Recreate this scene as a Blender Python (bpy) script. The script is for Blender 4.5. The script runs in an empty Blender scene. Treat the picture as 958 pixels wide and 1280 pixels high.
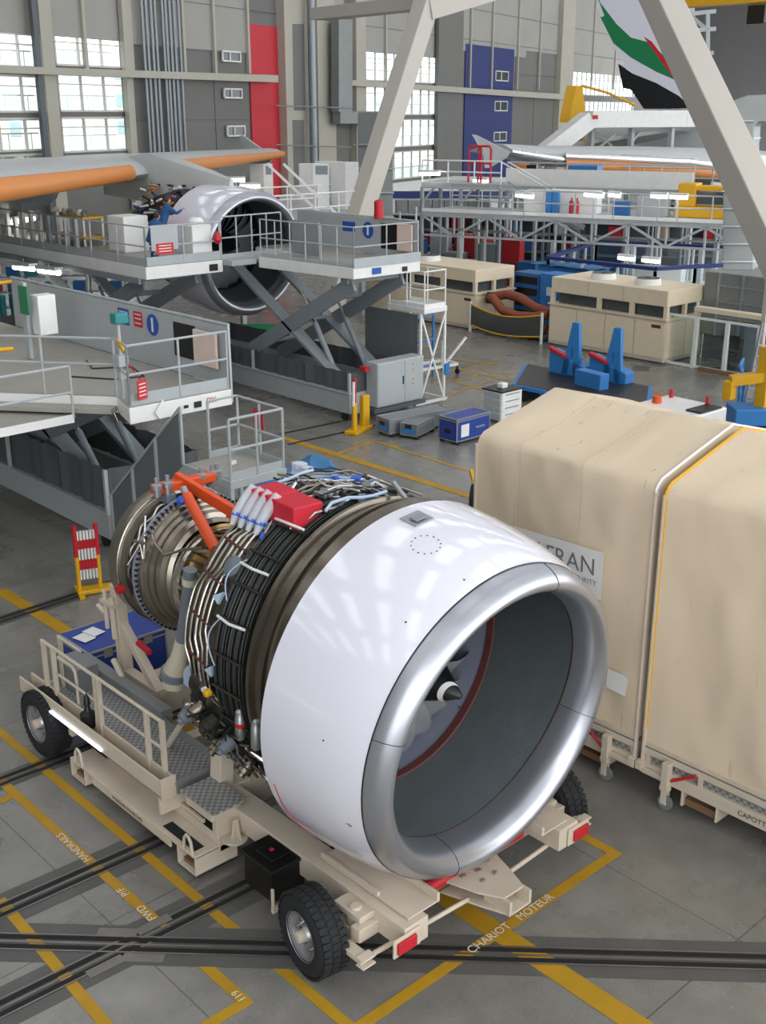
SKYL = 2.7
import bpy, bmesh, math, random
from mathutils import Vector, Matrix
random.seed(7)
R = math.radians
PI = math.pi
SC = bpy.context.scene
COL = SC.collection
# ------------------------------------------------------------------ camera model (958 x 1280)
FL, CX, CY = 1430.0, 479.0, 640.0
PITCH, YAW, CAMH = R(19.27), R(42.7), 8.7
HD = Vector((math.sin(YAW), math.cos(YAW), 0)); RT = Vector((math.cos(YAW), -math.sin(YAW), 0)); UP = Vector((0, 0, 1))
FW = math.cos(PITCH) * HD - math.sin(PITCH) * UP
CU = math.sin(PITCH) * HD + math.cos(PITCH) * UP
CAM = Vector((0, 0, CAMH))
def ray(x, y): return FW + RT * ((x - CX) / FL) - CU * ((y - CY) / FL)
def g(x, y, z=0.0):                     # survey point at a known height
    d = ray(x, y); return CAM + d * ((z - CAM.z) / d.z)
def ax(x, y, X):                        # survey point on the plane X = const
    d = ray(x, y); return CAM + d * ((X - CAM.x) / d.x)
def ay(x, y, Y):
    d = ray(x, y); return CAM + d * ((Y - CAM.y) / d.y)
NW = Vector((-.34, .94, 0)).normalized(); NU = Vector((.94, .34, 0)).normalized()   # hangar axes
def pl(x, y, n, D):
    d = ray(x, y); return CAM + d * ((D - n.dot(CAM)) / n.dot(d))
def dp(x, y, z): return CAM + ray(x, y) * z      # survey point at a known range
# ------------------------------------------------------------------ materials
def srgb(h):
    h = h.lstrip('#'); v = [int(h[i:i + 2], 16) / 255 for i in (0, 2, 4)]
    return tuple(c / 12.92 if c <= .04045 else ((c + .055) / 1.055) ** 2.4 for c in v) + (1,)
MAT = {}
def mat(name, col, rough=.5, metal=0., var=.06, scale=3., bump=0., coat=0., emit=0., alpha=1., spec=.5, bscale=None):
    if name in MAT: return MAT[name]
    m = bpy.data.materials.new(name); m.use_nodes = True
    nt = m.node_tree; b = nt.nodes['Principled BSDF']
    c = srgb(col)
    b.inputs['Roughness'].default_value = rough; b.inputs['Metallic'].default_value = metal
    b.inputs['Specular IOR Level'].default_value = spec
    if coat: b.inputs['Coat Weight'].default_value = coat; b.inputs['Coat Roughness'].default_value = .06
    if alpha < 1: b.inputs['Alpha'].default_value = alpha
    if emit: b.inputs['Emission Color'].default_value = c; b.inputs['Emission Strength'].default_value = emit
    tc = nt.nodes.new('ShaderNodeTexCoord'); nz = nt.nodes.new('ShaderNodeTexNoise')
    nz.inputs['Scale'].default_value = scale; nz.inputs['Detail'].default_value = 5
    nt.links.new(tc.outputs['Object'], nz.inputs['Vector'])
    if var:
        mx = nt.nodes.new('ShaderNodeMix'); mx.data_type = 'RGBA'
        mx.inputs['A'].default_value = tuple(x * (1 - var * 1.6) for x in c[:3]) + (1,)
        mx.inputs['B'].default_value = tuple(min(1, x * (1 + var * 1.6)) for x in c[:3]) + (1,)
        nt.links.new(nz.outputs['Fac'], mx.inputs['Factor']); nt.links.new(mx.outputs['Result'], b.inputs['Base Color'])
    else: b.inputs['Base Color'].default_value = c
    if bump:
        bp = nt.nodes.new('ShaderNodeBump'); bp.inputs['Strength'].default_value = bump; bp.inputs['Distance'].default_value = .03
        n2 = nz
        if bscale:
            n2 = nt.nodes.new('ShaderNodeTexNoise'); n2.inputs['Scale'].default_value = bscale; n2.inputs['Detail'].default_value = 3
            nt.links.new(tc.outputs['Object'], n2.inputs['Vector'])
        nt.links.new(n2.outputs['Fac'], bp.inputs['Height']); nt.links.new(bp.outputs['Normal'], b.inputs['Normal'])
    MAT[name] = m; return m
M = dict(
    white=mat('nacelle_white', '#dedde6', .12, 0, .01, coat=.6),
    lip=mat('lip_metal', '#b9bbc2', .30, .85, .03, 2),
    maroon=mat('maroon_seal', '#5a2a26', .6), casing=mat('casing_grey_blue', '#8b90a0', .4, .1),
    blade=mat('fan_titanium', '#b9b9bc', .3, .45, .05), black=mat('black', '#0c0c0c', .4, 0, .05),
    rubber=mat('tyre_rubber', '#1c1d1f', .85, 0, .15, 8, .3), white2=mat('white_paint', '#e2e2de', .4),
    case=mat('fan_case_metal', '#7d7468', .24, .9, .22, 3.0), case2=mat('core_metal', '#a39a8c', .28, .9, .18, 2.5),
    darkw=mat('dark_wall', '#4b4b49', .8, 0, .05, .3), dark=mat('dark_metal', '#3a3833', .45, .6, .2, 4), bronze=mat('bronze_pipe', '#8a6f45', .3, .9, .2, 4),
    steel=mat('polished_steel', '#d4d0c8', .22, .95, .08), grn=mat('dark_harness', '#1b211d', .5, 0, .2, 9),
    orange=mat('orange_paint', '#d8501f', .45, 0, .06), red=mat('red_cloth', '#c01f30', .7, 0, .06, 6, .15),
    redp=mat('red_paint', '#b81f28', .5), clear=mat('clear_plastic', '#dfe4ea', .25, 0, .04, alpha=.55),
    blue=mat('blue_cap', '#2c55b8', .5), cream=mat('cart_cream', '#c6b9a6', .5, 0, .09, 2.2), tread=mat('tread_plate', '#a6a6a4', .45, .35, .1, 3),
    wrap=mat('grey_wrapped_tube', '#6d747c', .5), tape=mat('cream_tape', '#c3bda6', .6), ltblue=mat('pale_blue_plate', '#a9bdd2', .4),
    tarp=mat('beige_tarpaulin', '#d6c4aa', .9, 0, .045, 1.2, .22, spec=.2, bscale=1.6), yell=mat('yellow_line', '#ad8412', .6, 0, .13, 3),
    rail=mat('rail_steel', '#8c8781', .4, .8, .2), groove=mat('groove', '#151414', .8), band=mat('worn_concrete', '#565552', .6, 0, .2, 1.6),
    lgrey=mat('lift_light_grey', '#a7acad', .45, 0, .05), mgrey=mat('lift_mid_grey', '#828a8e', .45, 0, .06),
    dgrey=mat('lift_dark_grey', '#555c60', .5, 0, .06), skirt=mat('rubber_skirt', '#555759', .8, 0, .1, 2, .5, bscale=3),
    deck=mat('deck_floor', '#9a978e', .6, 0, .08, 2), galv=mat('galvanised', '#868a88', .45, .35, .12, 1.3),
    mesh=mat('perforated_sheet', '#6c7274', .6, .1, .05, alpha=.8), pink=mat('pinkish_board', '#dcc6b8', .7), signred=mat('sign_red', '#c1272d', .5),
    signblue=mat('sign_blue', '#1f4fa3', .5), yel=mat('yellow_paint', '#d6a211', .5), acc=mat('unit_cream', '#dccdb0', .5, 0, .04),
    glassd=mat('dark_glass', '#4a4f50', .15, 0, .2, 2), lamp=mat('lamp_white', '#fff6ee', .5, 0, 0, emit=9.), lampb=mat('lamp_bluewhite', '#e6ecff', .5, 0, 0, emit=3.5),
    hose=mat('rust_orange_hose', '#8a4a30', .7, 0, .1), net=mat('dark_net', '#3d4340', .8, 0, .1, 10, alpha=.9),
    blu=mat('bright_blue_paint', '#2f77b8', .45), cab=mat('cabinet_blue', '#22619a', .5, 0, .08), tblue=mat('blue_sheet', '#3a78ab', .55, 0, .1, 3, .4, bscale=4), caseblue=mat('flight_case_blue', '#253f8f', .45, 0, .05),
    alu=mat('aluminium', '#a9abad', .35, .7, .06), gcase=mat('grey_case', '#84898c', .4, .3, .05), wing=mat('wing_grey', '#b3b6b4', .35, 0, .03), worange=mat('slat_orange', '#c37c40', .5, 0, .04, 1.5), chrome=mat('chrome_edge', '#d9d9dc', .18, .9, .02),
    concrete=mat('wall_concrete', '#757571', .85, 0, .07, .25), conc2=mat('panel_upper', '#a09f98', .8, 0, .05, .3), colm=mat('column_beige', '#b1ada0', .7, 0, .04, .5), strut=mat('strut_warm_white', '#bcb6ac', .55, 0, .03, .5),
    wred=mat('wall_red', '#c02430', .6, 0, .03), wblue=mat('wall_blue', '#1e2f6d', .6, 0, .03), pipe=mat('grey_pipe', '#8b9296', .4, .4), winf=mat('window_frame', '#cfccc4', .5),
    skin=mat('skin', '#b98368', .6), cloth=mat('blue_overall', '#27507f', .85, 0, .08, 8), hair=mat('brown_hair', '#3a2a20', .8), teal=mat('teal_bin', '#2b7f80', .5), green=mat('green', '#1a7a4c', .4), fgreen=mat('fin_green', '#1a7a4c', .3, 0, .02), fred=mat('fin_red', '#c4202c', .3, 0, .02), fblack=mat('fin_black', '#14161a', .3, 0, .02),
    wood=mat('pallet_wood', '#7a5c42', .8, 0, .15, 6), facade=mat('facade_white', '#e9e7e2', .8, 0, .02, .2), fglass=mat('facade_glass', '#b9d2d8', .2), cardb=mat('cardboard', '#a89878', .8), txt=mat('stencil_white', '#d9cfc0', .6, 0, .1, 20), txtd=mat('stencil_dark', '#4a443c', .7), dlin=mat('unused_dark', '#333', .6) if False else mat('dark_paint', '#3b3f44', .5), gstrip=mat('grip_black', '#17181a', .9, 0, .1, 30),
)
# bare window glass
gm = bpy.data.materials.new('window_glass'); gm.use_nodes = True
_nt = gm.node_tree; _nt.nodes.clear()
_o = _nt.nodes.new('ShaderNodeOutputMaterial'); _mx = _nt.nodes.new('ShaderNodeMixShader'); _t = _nt.nodes.new('ShaderNodeBsdfTransparent'); _gl = _nt.nodes.new('ShaderNodeBsdfGlossy')
_t.inputs['Color'].default_value = (.93, .98, .98, 1); _gl.inputs['Roughness'].default_value = .05; _mx.inputs['Fac'].default_value = .08
_nt.links.new(_t.outputs[0], _mx.inputs[1]); _nt.links.new(_gl.outputs[0], _mx.inputs[2]); _nt.links.new(_mx.outputs[0], _o.inputs[0]); M['glass'] = gm
# acoustic liner: fine circumferential perforation rows
m = mat('acoustic_liner', '#4d5355', .5, .1, .1, 4); nt = m.node_tree; b = nt.nodes['Principled BSDF']
tc = nt.nodes.new('ShaderNodeTexCoord'); w = nt.nodes.new('ShaderNodeTexVoronoi'); w.inputs['Scale'].default_value = 34
nt.links.new(tc.outputs['Object'], w.inputs['Vector']); bp = nt.nodes.new('ShaderNodeBump'); bp.inputs['Strength'].default_value = .35; bp.inputs['Distance'].default_value = .01
nt.links.new(w.outputs['Distance'], bp.inputs['Height']); nt.links.new(bp.outputs['Normal'], b.inputs['Normal']); M['liner'] = m
# hangar floor: sealed concrete, patchy, with saw-cut joints
m = bpy.data.materials.new('sealed_concrete'); m.use_nodes = True; nt = m.node_tree; b = nt.nodes['Principled BSDF']
tc = nt.nodes.new('ShaderNodeTexCoord')
def noise(s, d=6, rgh=.6):
    n = nt.nodes.new('ShaderNodeTexNoise'); n.inputs['Scale'].default_value = s; n.inputs['Detail'].default_value = d; n.inputs['Roughness'].default_value = rgh
    nt.links.new(tc.outputs['Object'], n.inputs['Vector']); return n
n1, n2, n3 = noise(.35), noise(2.2), noise(45, 2)
r1 = nt.nodes.new('ShaderNodeValToRGB'); r1.color_ramp.elements[0].position = .32; r1.color_ramp.elements[1].position = .7
r1.color_ramp.elements[0].color = srgb('#73716b'); r1.color_ramp.elements[1].color = srgb('#8f8c85'); nt.links.new(n1.outputs['Fac'], r1.inputs['Fac'])
def mixc(a, bcol, fac, mode='MULTIPLY', f=1.):
    x = globals()['nt'].nodes.new('ShaderNodeMix'); x.data_type = 'RGBA'; x.blend_type = mode; x.inputs['Factor'].default_value = f
    globals()['nt'].links.new(a, x.inputs['A']); globals()['nt'].links.new(bcol, x.inputs['B']); return x.outputs['Result']
r2 = nt.nodes.new('ShaderNodeValToRGB'); r2.color_ramp.elements[0].position = .3; r2.color_ramp.elements[0].color = (.82, .82, .80, 1); r2.color_ramp.elements[1].position = .62; r2.color_ramp.elements[1].color = (1, 1, 1, 1)
nt.links.new(n2.outputs['Fac'], r2.inputs['Fac'])
c = mixc(r1.outputs['Color'], r2.outputs['Color'], None)
r3 = nt.nodes.new('ShaderNodeValToRGB'); r3.color_ramp.elements[0].position = .3; r3.color_ramp.elements[0].color = (.8, .8, .8, 1); r3.color_ramp.elements[1].position = .5; r3.color_ramp.elements[1].color = (1, 1, 1, 1)
nt.links.new(n3.outputs['Fac'], r3.inputs['Fac']); c = mixc(c, r3.outputs['Color'], None)
br = nt.nodes.new('ShaderNodeTexBrick'); br.inputs['Scale'].default_value = 1.; br.inputs['Mortar Size'].default_value = .008; br.inputs['Brick Width'].default_value = 5.; br.inputs['Row Height'].default_value = 5.; br.offset = 0
br.inputs['Color1'].default_value = br.inputs['Color2'].default_value = (1, 1, 1, 1); br.inputs['Mortar'].default_value = (.45, .45, .45, 1)
nt.links.new(tc.outputs['Object'], br.inputs['Vector']); c = mixc(c, br.outputs['Color'], None)
nt.links.new(c, b.inputs['Base Color'])
rr = nt.nodes.new('ShaderNodeMapRange'); rr.inputs['To Min'].default_value = .18; rr.inputs['To Max'].default_value = .36
nt.links.new(n1.outputs['Fac'], rr.inputs['Value']); nt.links.new(rr.outputs['Result'], b.inputs['Roughness'])
M['floor'] = m
# diamond tread plate, bumped
nt = M['tarp'].node_tree; b = nt.nodes['Principled BSDF']; tc = nt.nodes.new('ShaderNodeTexCoord'); mp = nt.nodes.new('ShaderNodeMapping'); mp.inputs['Scale'].default_value = (2.5, 7, .55)
ns = nt.nodes.new('ShaderNodeTexNoise'); ns.inputs['Scale'].default_value = 1.6; ns.inputs['Detail'].default_value = 6; cr = nt.nodes.new('ShaderNodeValToRGB'); cr.color_ramp.elements[0].position = .66; cr.color_ramp.elements[0].color = (1, 1, 1, 1); cr.color_ramp.elements[1].position = .80; cr.color_ramp.elements[1].color = (.45, .42, .4, 1)
nt.links.new(tc.outputs['Object'], mp.inputs['Vector']); nt.links.new(mp.outputs['Vector'], ns.inputs['Vector']); nt.links.new(ns.outputs['Fac'], cr.inputs['Fac'])
src = b.inputs['Base Color'].links[0].from_socket; nt.links.new(mixc(src, cr.outputs['Color'], None), b.inputs['Base Color'])
for k, s in (('tread', 20),):
    nt = M[k].node_tree; b = nt.nodes['Principled BSDF']; tc = nt.nodes.new('ShaderNodeTexCoord'); vo = nt.nodes.new('ShaderNodeTexChecker'); vo.inputs['Scale'].default_value = s
    vo.inputs['Color1'].default_value = (1, 1, 1, 1); vo.inputs['Color2'].default_value = (.55, .55, .55, 1); src = b.inputs['Base Color'].links[0].from_socket; nt.links.new(mixc(src, vo.outputs['Color'], None), b.inputs['Base Color'])
    nt.links.new(tc.outputs['Object'], vo.inputs['Vector']); bp = nt.nodes.new('ShaderNodeBump'); bp.inputs['Strength'].default_value = .5; bp.inputs['Distance'].default_value = .006
    nt.links.new(vo.outputs['Fac'], bp.inputs['Height']); nt.links.new(bp.outputs['Normal'], b.inputs['Normal'])
# ------------------------------------------------------------------ mesh builder
WORLD = {}
ORD = ['first', 'second', 'third', 'fourth', 'fifth', 'sixth', 'seventh', 'eighth', 'ninth', 'tenth', 'eleventh', 'twelfth', 'thirteenth', 'fourteenth', 'fifteenth', 'sixteenth', 'seventeenth']
class MB:
    def __init__(s): s.v = []; s.f = []
    def add(s, vs, fs):
        o = len(s.v); s.v += [Vector(v) for v in vs]; s.f += [tuple(i + o for i in f) for f in fs]; return s
    def box(s, c, size, rz=0.):
        hx, hy, hz = (d / 2 for d in size); cs, sn = math.cos(rz), math.sin(rz)
        P = [(x, y, z) for z in (-hz, hz) for x, y in ((-hx, -hy), (hx, -hy), (hx, hy), (-hx, hy))]
        return s.add([(c[0] + x * cs - y * sn, c[1] + x * sn + y * cs, c[2] + z) for x, y, z in P],
                     [(3, 2, 1, 0), (4, 5, 6, 7), (0, 1, 5, 4), (1, 2, 6, 5), (2, 3, 7, 6), (3, 0, 4, 7)])
    def bx(s, x0, x1, y0, y1, z0, z1): return s.box(((x0 + x1) / 2, (y0 + y1) / 2, (z0 + z1) / 2), (abs(x1 - x0), abs(y1 - y0), abs(z1 - z0)))
    def beam(s, p0, p1, w, h, up=(0, 0, 1)):
        p0, p1 = Vector(p0), Vector(p1); d = (p1 - p0).normalized(); u = Vector(up)
        if abs(d.dot(u)) > .98: u = Vector((1, 0, 0))
        sd = d.cross(u).normalized(); u = sd.cross(d)
        vs = [p + sd * a * w / 2 + u * b * h / 2 for p in (p0, p1) for a, b in ((-1, -1), (1, -1), (1, 1), (-1, 1))]
        return s.add(vs, [(0, 1, 2, 3), (7, 6, 5, 4), (4, 5, 1, 0), (5, 6, 2, 1), (6, 7, 3, 2), (7, 4, 0, 3)])
    def tube(s, pts, r, n=8, closed=False):
        pts = [Vector(p) for p in pts]; rings = []; u = None
        for i, p in enumerate(pts):
            a = pts[max(i - 1, 0)]; b = pts[min(i + 1, len(pts) - 1)]; d = (b - a).normalized()
            if u is None: u = d.orthogonal().normalized()
            u = (u - d * u.dot(d)); u = u.normalized() if u.length > 1e-6 else d.orthogonal().normalized()
            w = d.cross(u); rr = r[i] if isinstance(r, (list, tuple)) else r
            rings.append([p + u * math.cos(t) * rr + w * math.sin(t) * rr for t in (2 * PI * k / n for k in range(n))])
        return s.loft(rings, cap=True)
    def loft(s, rings, cap=False, close=True):
        n = len(rings[0]); vs = [p for r_ in rings for p in r_]; fs = []
        for i in range(len(rings) - 1):
            for k in range(n if close else n - 1):
                k2 = (k + 1) % n; fs.append((i * n + k, i * n + k2, (i + 1) * n + k2, (i + 1) * n + k))
        if cap: fs += [tuple(range(n))[::-1], tuple((len(rings) - 1) * n + k for k in range(n))]
        return s.add(vs, fs)
    def lathe(s, o, axis, prof, n=24, cap=True):
        o = Vector(o); a = Vector(axis).normalized(); u = a.orthogonal().normalized(); w = a.cross(u)
        return s.loft([[o + a * t + (u * math.cos(q) + w * math.sin(q)) * max(r, 1e-4) for q in (2 * PI * k / n for k in range(n))] for t, r in prof], cap=cap)
    def prism(s, poly, vec):
        poly = [Vector(p) for p in poly]; vec = Vector(vec); n = len(poly)
        fs = [tuple(range(n)), tuple(range(n, 2 * n))[::-1]] + [(i, i + n, (i + 1) % n + n, (i + 1) % n) for i in range(n)]
        return s.add(poly + [p + vec for p in poly], fs)
    def build(s, name, m, parent=None, smooth=False, bevel=0., sharp=38, kind=None):
        me = bpy.data.meshes.new(name)
        if parent is not None: org = WORLD[parent.name]
        else:
            xs = [v.x for v in s.v]; ys = [v.y for v in s.v]; zs = [v.z for v in s.v]
            org = Vector(((min(xs) + max(xs)) / 2, (min(ys) + max(ys)) / 2, min(zs)))
        me.from_pydata([tuple(v - org) for v in s.v], [], s.f); me.update()
        bm = bmesh.new(); bm.from_mesh(me); bmesh.ops.recalc_face_normals(bm, faces=bm.faces); bm.to_mesh(me); bm.free()
        if smooth:
            me.polygons.foreach_set('use_smooth', [True] * len(me.polygons)); me.set_sharp_from_angle(angle=R(sharp))
        me.materials.append(M[m] if isinstance(m, str) else m)
        o = bpy.data.objects.new(name, me); COL.objects.link(o)
        if parent is not None: o.parent = parent
        else: o.location = org
        WORLD[o.name] = org.copy()
        if bevel:
            bv = o.modifiers.new('bevel', 'BEVEL'); bv.width = bevel; bv.segments = 2; bv.limit_method = 'ANGLE'
        if kind: o['kind'] = kind
        return o
def tag(o, label, cat, group=None):
    o['label'] = label; o['category'] = cat
    if group: o['group'] = group
    return o
def thing(name, label, cat, loc, group=None):
    o = bpy.data.objects.new(name, None); COL.objects.link(o); o.location = loc; o.empty_display_size = .2
    WORLD[o.name] = Vector(loc); return tag(o, label, cat, group)
def text(body, size, loc, d, up, m, parent, name='lettering', align='CENTER', ext=.001):
    cu = bpy.data.curves.new(name, 'FONT'); cu.body = body; cu.size = size; cu.align_x = align; cu.align_y = 'CENTER'; cu.extrude = ext
    o = bpy.data.objects.new(name, cu); COL.objects.link(o); d = Vector(d).normalized(); up = Vector(up); n = d.cross(up).normalized(); up = n.cross(d)
    rot = Matrix((d, up, n)).transposed().to_4x4(); o.data.materials.append(M[m])
    org = WORLD[parent.name] if parent else Vector((0, 0, 0))
    o.matrix_world = Matrix.Translation(Vector(loc) - org) @ rot
    if parent: o.parent = parent
    mw = o.matrix_world.copy(); me = bpy.data.meshes.new_from_object(o); bpy.data.objects.remove(o); bpy.data.curves.remove(cu)
    me.name = name; o = bpy.data.objects.new(name, me); COL.objects.link(o)
    if not me.materials: me.materials.append(M[m])
    if parent: o.parent = parent
    o.matrix_basis = mw; return o
def railing(parent, pts, h=1.05, rails=(1., .52), r=.022, step=1.3, m='lgrey', toe=0., name='guardrail', posts=True):
    pts = [Vector(p) for p in pts]; z = Vector((0, 0, 1)); b = MB()
    for f in rails:
        for p, q in zip(pts, pts[1:]): b.tube([p + z * h * f, q + z * h * f], r, 6)
    if toe:
        for p, q in zip(pts, pts[1:]): b.beam(p + z * toe / 2, q + z * toe / 2, .012, toe)
    o = b.build(name, m, parent, smooth=True)
    if posts:
        done = []
        for p, q in zip(pts, pts[1:]):
            n = max(1, round((q - p).length / step))
            for k in range(n + 1):
                c = p.lerp(q, k / n)
                if any((c - d).length < .05 for d in done): continue
                done.append(c); MB().tube([c, c + z * h], r * 1.05, 6).build('post', m, o, smooth=True)
    return o
def ell(c, Rr, a, Y, t=0.):      # point on an engine ring: angle a from +X to +Z, tilt t
    return Vector((c[0] + Rr * math.cos(a), Y - Rr * math.sin(a) * math.sin(t), c[1] + Rr * math.sin(a) * math.cos(t)))
def ring(Xc, Y, Z, Rr, t=0., n=96): return [ell((Xc, Z), Rr, 2 * PI * k / n, Y, t) for k in range(n)]
# ================================================================== FLOOR
fl = MB().add([(-40, -40, 0), (170, -40, 0), (170, 160, 0), (-40, 160, 0)], [(0, 1, 2, 3)])
fo = bpy.data.meshes.new('floor'); fo.from_pydata([tuple(v) for v in fl.v], [], fl.f); fo.materials.append(M['floor'])
floor = bpy.data.objects.new('floor', fo); COL.objects.link(floor); floor['kind'] = 'structure'; WORLD[floor.name] = Vector((0, 0, 0))
ZK = [0]
def strip(p0, p1, w, m, z, name, h=.003):
    ZK[0] += 1; z += (ZK[0] % 30) * .00012
    p0 = Vector((p0[0], p0[1], z)); p1 = Vector((p1[0], p1[1], z)); return MB().beam(p0, p1, w, h).build(name, m, floor)
def gl(a, b): return g(*a), g(*b)
X0 = 5.97
strip((X0, 3.0), (X0, 26), .13, 'yell', .0045, 'line_marking')
strip((5.40, 7.95), (5.36, 28), .13, 'yell', .0045, 'line_marking')
strip((5.46, 7.95), (3.2, 7.98), .13, 'yell', .0045, 'line_marking')
strip(*gl((0, 1125), (140, 1290)), .13, 'yell', .0045, 'line_marking')
strip(*gl((0, 1003), (19, 992)), .12, 'yell', .0045, 'line_marking')
strip((X0, 15.6), (3.5, 15.75), .12, 'yell', .0045, 'line_marking')
strip((8.12, 7.9), (8.12, 2), .27, 'yell', .0045, 'line_marking')
strip((8.12, 15), (8.12, 10), .27, 'yell', .0045, 'line_marking')
strip((X0, 6.9), (10.33, 6.88), .14, 'yell', .0052, 'line_marking')
strip((10.27, 6.9), (10.2, 13), .14, 'yell', .0045, 'line_marking')
strip(*gl((0, 738), (110, 806)), .26, 'yell', .0045, 'line_marking')
for a, b, w in (((350, 546), (600, 624), .26), ((395, 575), (470, 552), .1), ((470, 552), (620, 600), .1), ((540, 480), (600, 470), .13), ((545, 500), (625, 472), .1), ((590, 465), (700, 490), .13), ((560, 462), (690, 470), .1),
                ((570, 478), (650, 502), .1), ((620, 455), (560, 448), .12), ((500, 560), (470, 552), .1), ((770, 500), (930, 530), .14), ((860, 500), (820, 492), .12), ((640, 500), (700, 512), .1), ((530, 470), (630, 452), .1)):
    strip(*gl(a, b), w, 'yell', .0045, 'line_marking')
# stencilled words on the lines
text('CHARIOT', .15, (7.97, 6.89, .0145), (1, 0, 0), (0, 1, 0), 'txt', floor)
text('MOTEUR', .15, (8.75, 6.885, .0145), (1, 0, 0), (0, 1, 0), 'txt', floor)
text('FWD', .14, (5.385, 9.85, .0145), (0, 1, 0), (-1, 0, 0), 'txt', floor)
text('P/F', .14, (5.385, 10.36, .0145), (0, 1, 0), (-1, 0, 0), 'txt', floor)
text('HANDRAILS', .14, (5.38, 11.55, .0145), (0, 1, 0), (-1, 0, 0), 'txt', floor)
text('119', .12, (5.395, 8.06, .0145), (0, 1, 0), (-1, 0, 0), 'txt', floor)
# dock rails let into the floor
def track(a, b, wide=.62):
    p, q = Vector(a), Vector(b); d = (q - p).normalized(); n = Vector((-d.y, d.x, 0))
    strip(p, q, wide, 'band', .0022, 'rail_bed', .002)
    for s in (-.075, .075):
        strip(p + n * s, q + n * s, .062, 'groove', .0092, 'rail_groove')
        strip(p + n * (s * 1.7), q + n * (s * 1.7), .022, 'rail', .0118, 'rail_edge')
    strip(p, q, .03, 'rail', .0118, 'rail_edge')
d1 = (g(958, 1203) - g(0, 1177)).normalized()
track(g(0, 1177) - d1 * 6, g(958, 1203) + d1 * 8)
A, B = g(0, 1262), g(319, 1103); d2 = (B - A).normalized(); track(A - d2 * 4, B + d2 * 22)
A, B = g(0, 1140), g(213, 1045); d3 = (B - A).normalized(); track(A - d3 * 4, B + d3 * 20)
A, B = g(0, 978), g(60, 955); d3 = (B - A).normalized(); track(A - d3 * 4, B + d3 * 14, .4)
A, B = g(0, 776), g(95, 745); d3 = (B - A).normalized(); track(A - d3 * 9, B + d3 * 3, .4)
for a, b in (((350, 543), (440, 524)), ((360, 556), (500, 525))):
    strip(*gl(a, b), .09, 'groove', .0092, 'rail_groove')
cx0 = g(163, 1182)
for s in (1, -1):                                          # crossing plates
    n1_ = Vector((-d1.y, d1.x, 0)); 
    o1 = cx0 + n1_ * .2 * s
    a = o1 - d1 * .42 * 1; bq = o1 + d1 * .03; cq = bq + d2 * .42 * (1 if s > 0 else 1)
    if s < 0: a, cq = o1 + d1 * .42, o1 - d1 * .03 - d2 * .42; bq = o1 - d1 * .03
    MB().beam(a + Vector((0, 0, .009)), bq + Vector((0, 0, .009)), .13, .008).beam(bq + Vector((0, 0, .0095)), cq + Vector((0, 0, .0095)), .13, .008).build('crossing_plate', 'rail', floor)

# ================================================================== FOREGROUND ENGINE
EX, EZ = 8.14, 2.80
eng = thing('turbofan_engine', 'large white-cowled jet engine with silver intake lip, bare pipework behind, on the cream cart', 'jet engine', (EX, 9.5, 0))
cowl = [(7.12, 2.55, 1.84, .096), (7.3, 2.565, 1.905, .09), (7.55, 2.585, 1.962, .08), (7.85, 2.61, 2.005, .065), (8.15, 2.63, 2.035, .05), (8.46, 2.647, 2.05, .038)]
def interp(tab, y):
    for a, b in zip(tab, tab[1:]):
        if y <= b[0] or b is tab[-1]:
            f = (y - a[0]) / (b[0] - a[0]); return [p + (q - p) * f for p, q in zip(a, b)]
def csurf(y, a, off=0.): Y, Z, r_, t = interp(cowl, y); return ell((EX, Z), r_ + off, a, Y, t)
b = MB(); b.loft([ring(EX, *c) for c in cowl] + [ring(EX, 8.46, 2.65, 1.98, .038), ring(EX, 7.9, 2.62, 1.93, .06)])
inlet = b.build('inlet_cowl', 'white', eng, smooth=True, sharp=50)
lipp = [(7.12, 2.55, 1.838, .096), (7.02, 2.552, 1.80, .10), (6.95, 2.556, 1.757, .105), (6.905, 2.56, 1.71, .11), (6.89, 2.565, 1.665, .12), (6.905, 2.572, 1.62, .13), (6.95, 2.58, 1.577, .14), (7.03, 2.587, 1.543, .15), (7.14, 2.592, 1.522, .16), (7.27, 2.597, 1.512, .165)]
lip = MB().loft([ring(EX, *c) for c in lipp]).build('intake_lip', 'lip', eng, smooth=True, sharp=80)
for a in (R(163), R(-17), R(73), R(253)):
    MB().tube([ell((EX, c[1]), c[2] + (.0015 if i < 5 else -.0015), a, c[0] - (.002 if 1 < i < 7 else 0), c[3]) for i, c in enumerate(lipp)], .0035, 5).build('joint', 'dark', lip)
MB().loft([ring(EX, 7.115, 2.55, 1.845, .096), ring(EX, 7.128, 2.55, 1.848, .096)]).build('seam', 'dark', inlet)
MB().loft([ring(EX, *c) for c in ((7.27, 2.597, 1.511, .165), (7.29, 2.6, 1.511, .16))]).build('liner_edge', 'bronze', eng)
MB().loft([ring(EX, *c) for c in ((7.28, 2.6, 1.513, .162), (7.6, 2.67, 1.50, .11), (8.0, 2.75, 1.49, .05), (8.43, 2.81, 1.483, 0))]).build('acoustic_liner', 'liner', eng, smooth=True)
MB().loft([ring(EX, *c) for c in ((8.42, 2.81, 1.486, 0), (8.43, 2.81, 1.465, 0), (8.53, 2.81, 1.462, 0))]).build('seal_ring', 'maroon', eng, smooth=True)
FZ = 2.81
MB().loft([ring(EX, *c) for c in ((8.53, FZ, 1.475, 0), (8.60, FZ, 1.48, 0), (8.98, FZ, 1.47, 0))]).build('fan_casing_ring', 'casing', eng, smooth=True)
MB().loft([ring(EX, *c) for c in ((8.98, FZ, 1.47, 0), (9.2, FZ, 1.45, 0), (9.25, FZ, .3, 0))]).build('fan_shade_disc', 'dark', eng, smooth=True)  # backing disc coloured dark to stand for shade between the blades
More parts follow.
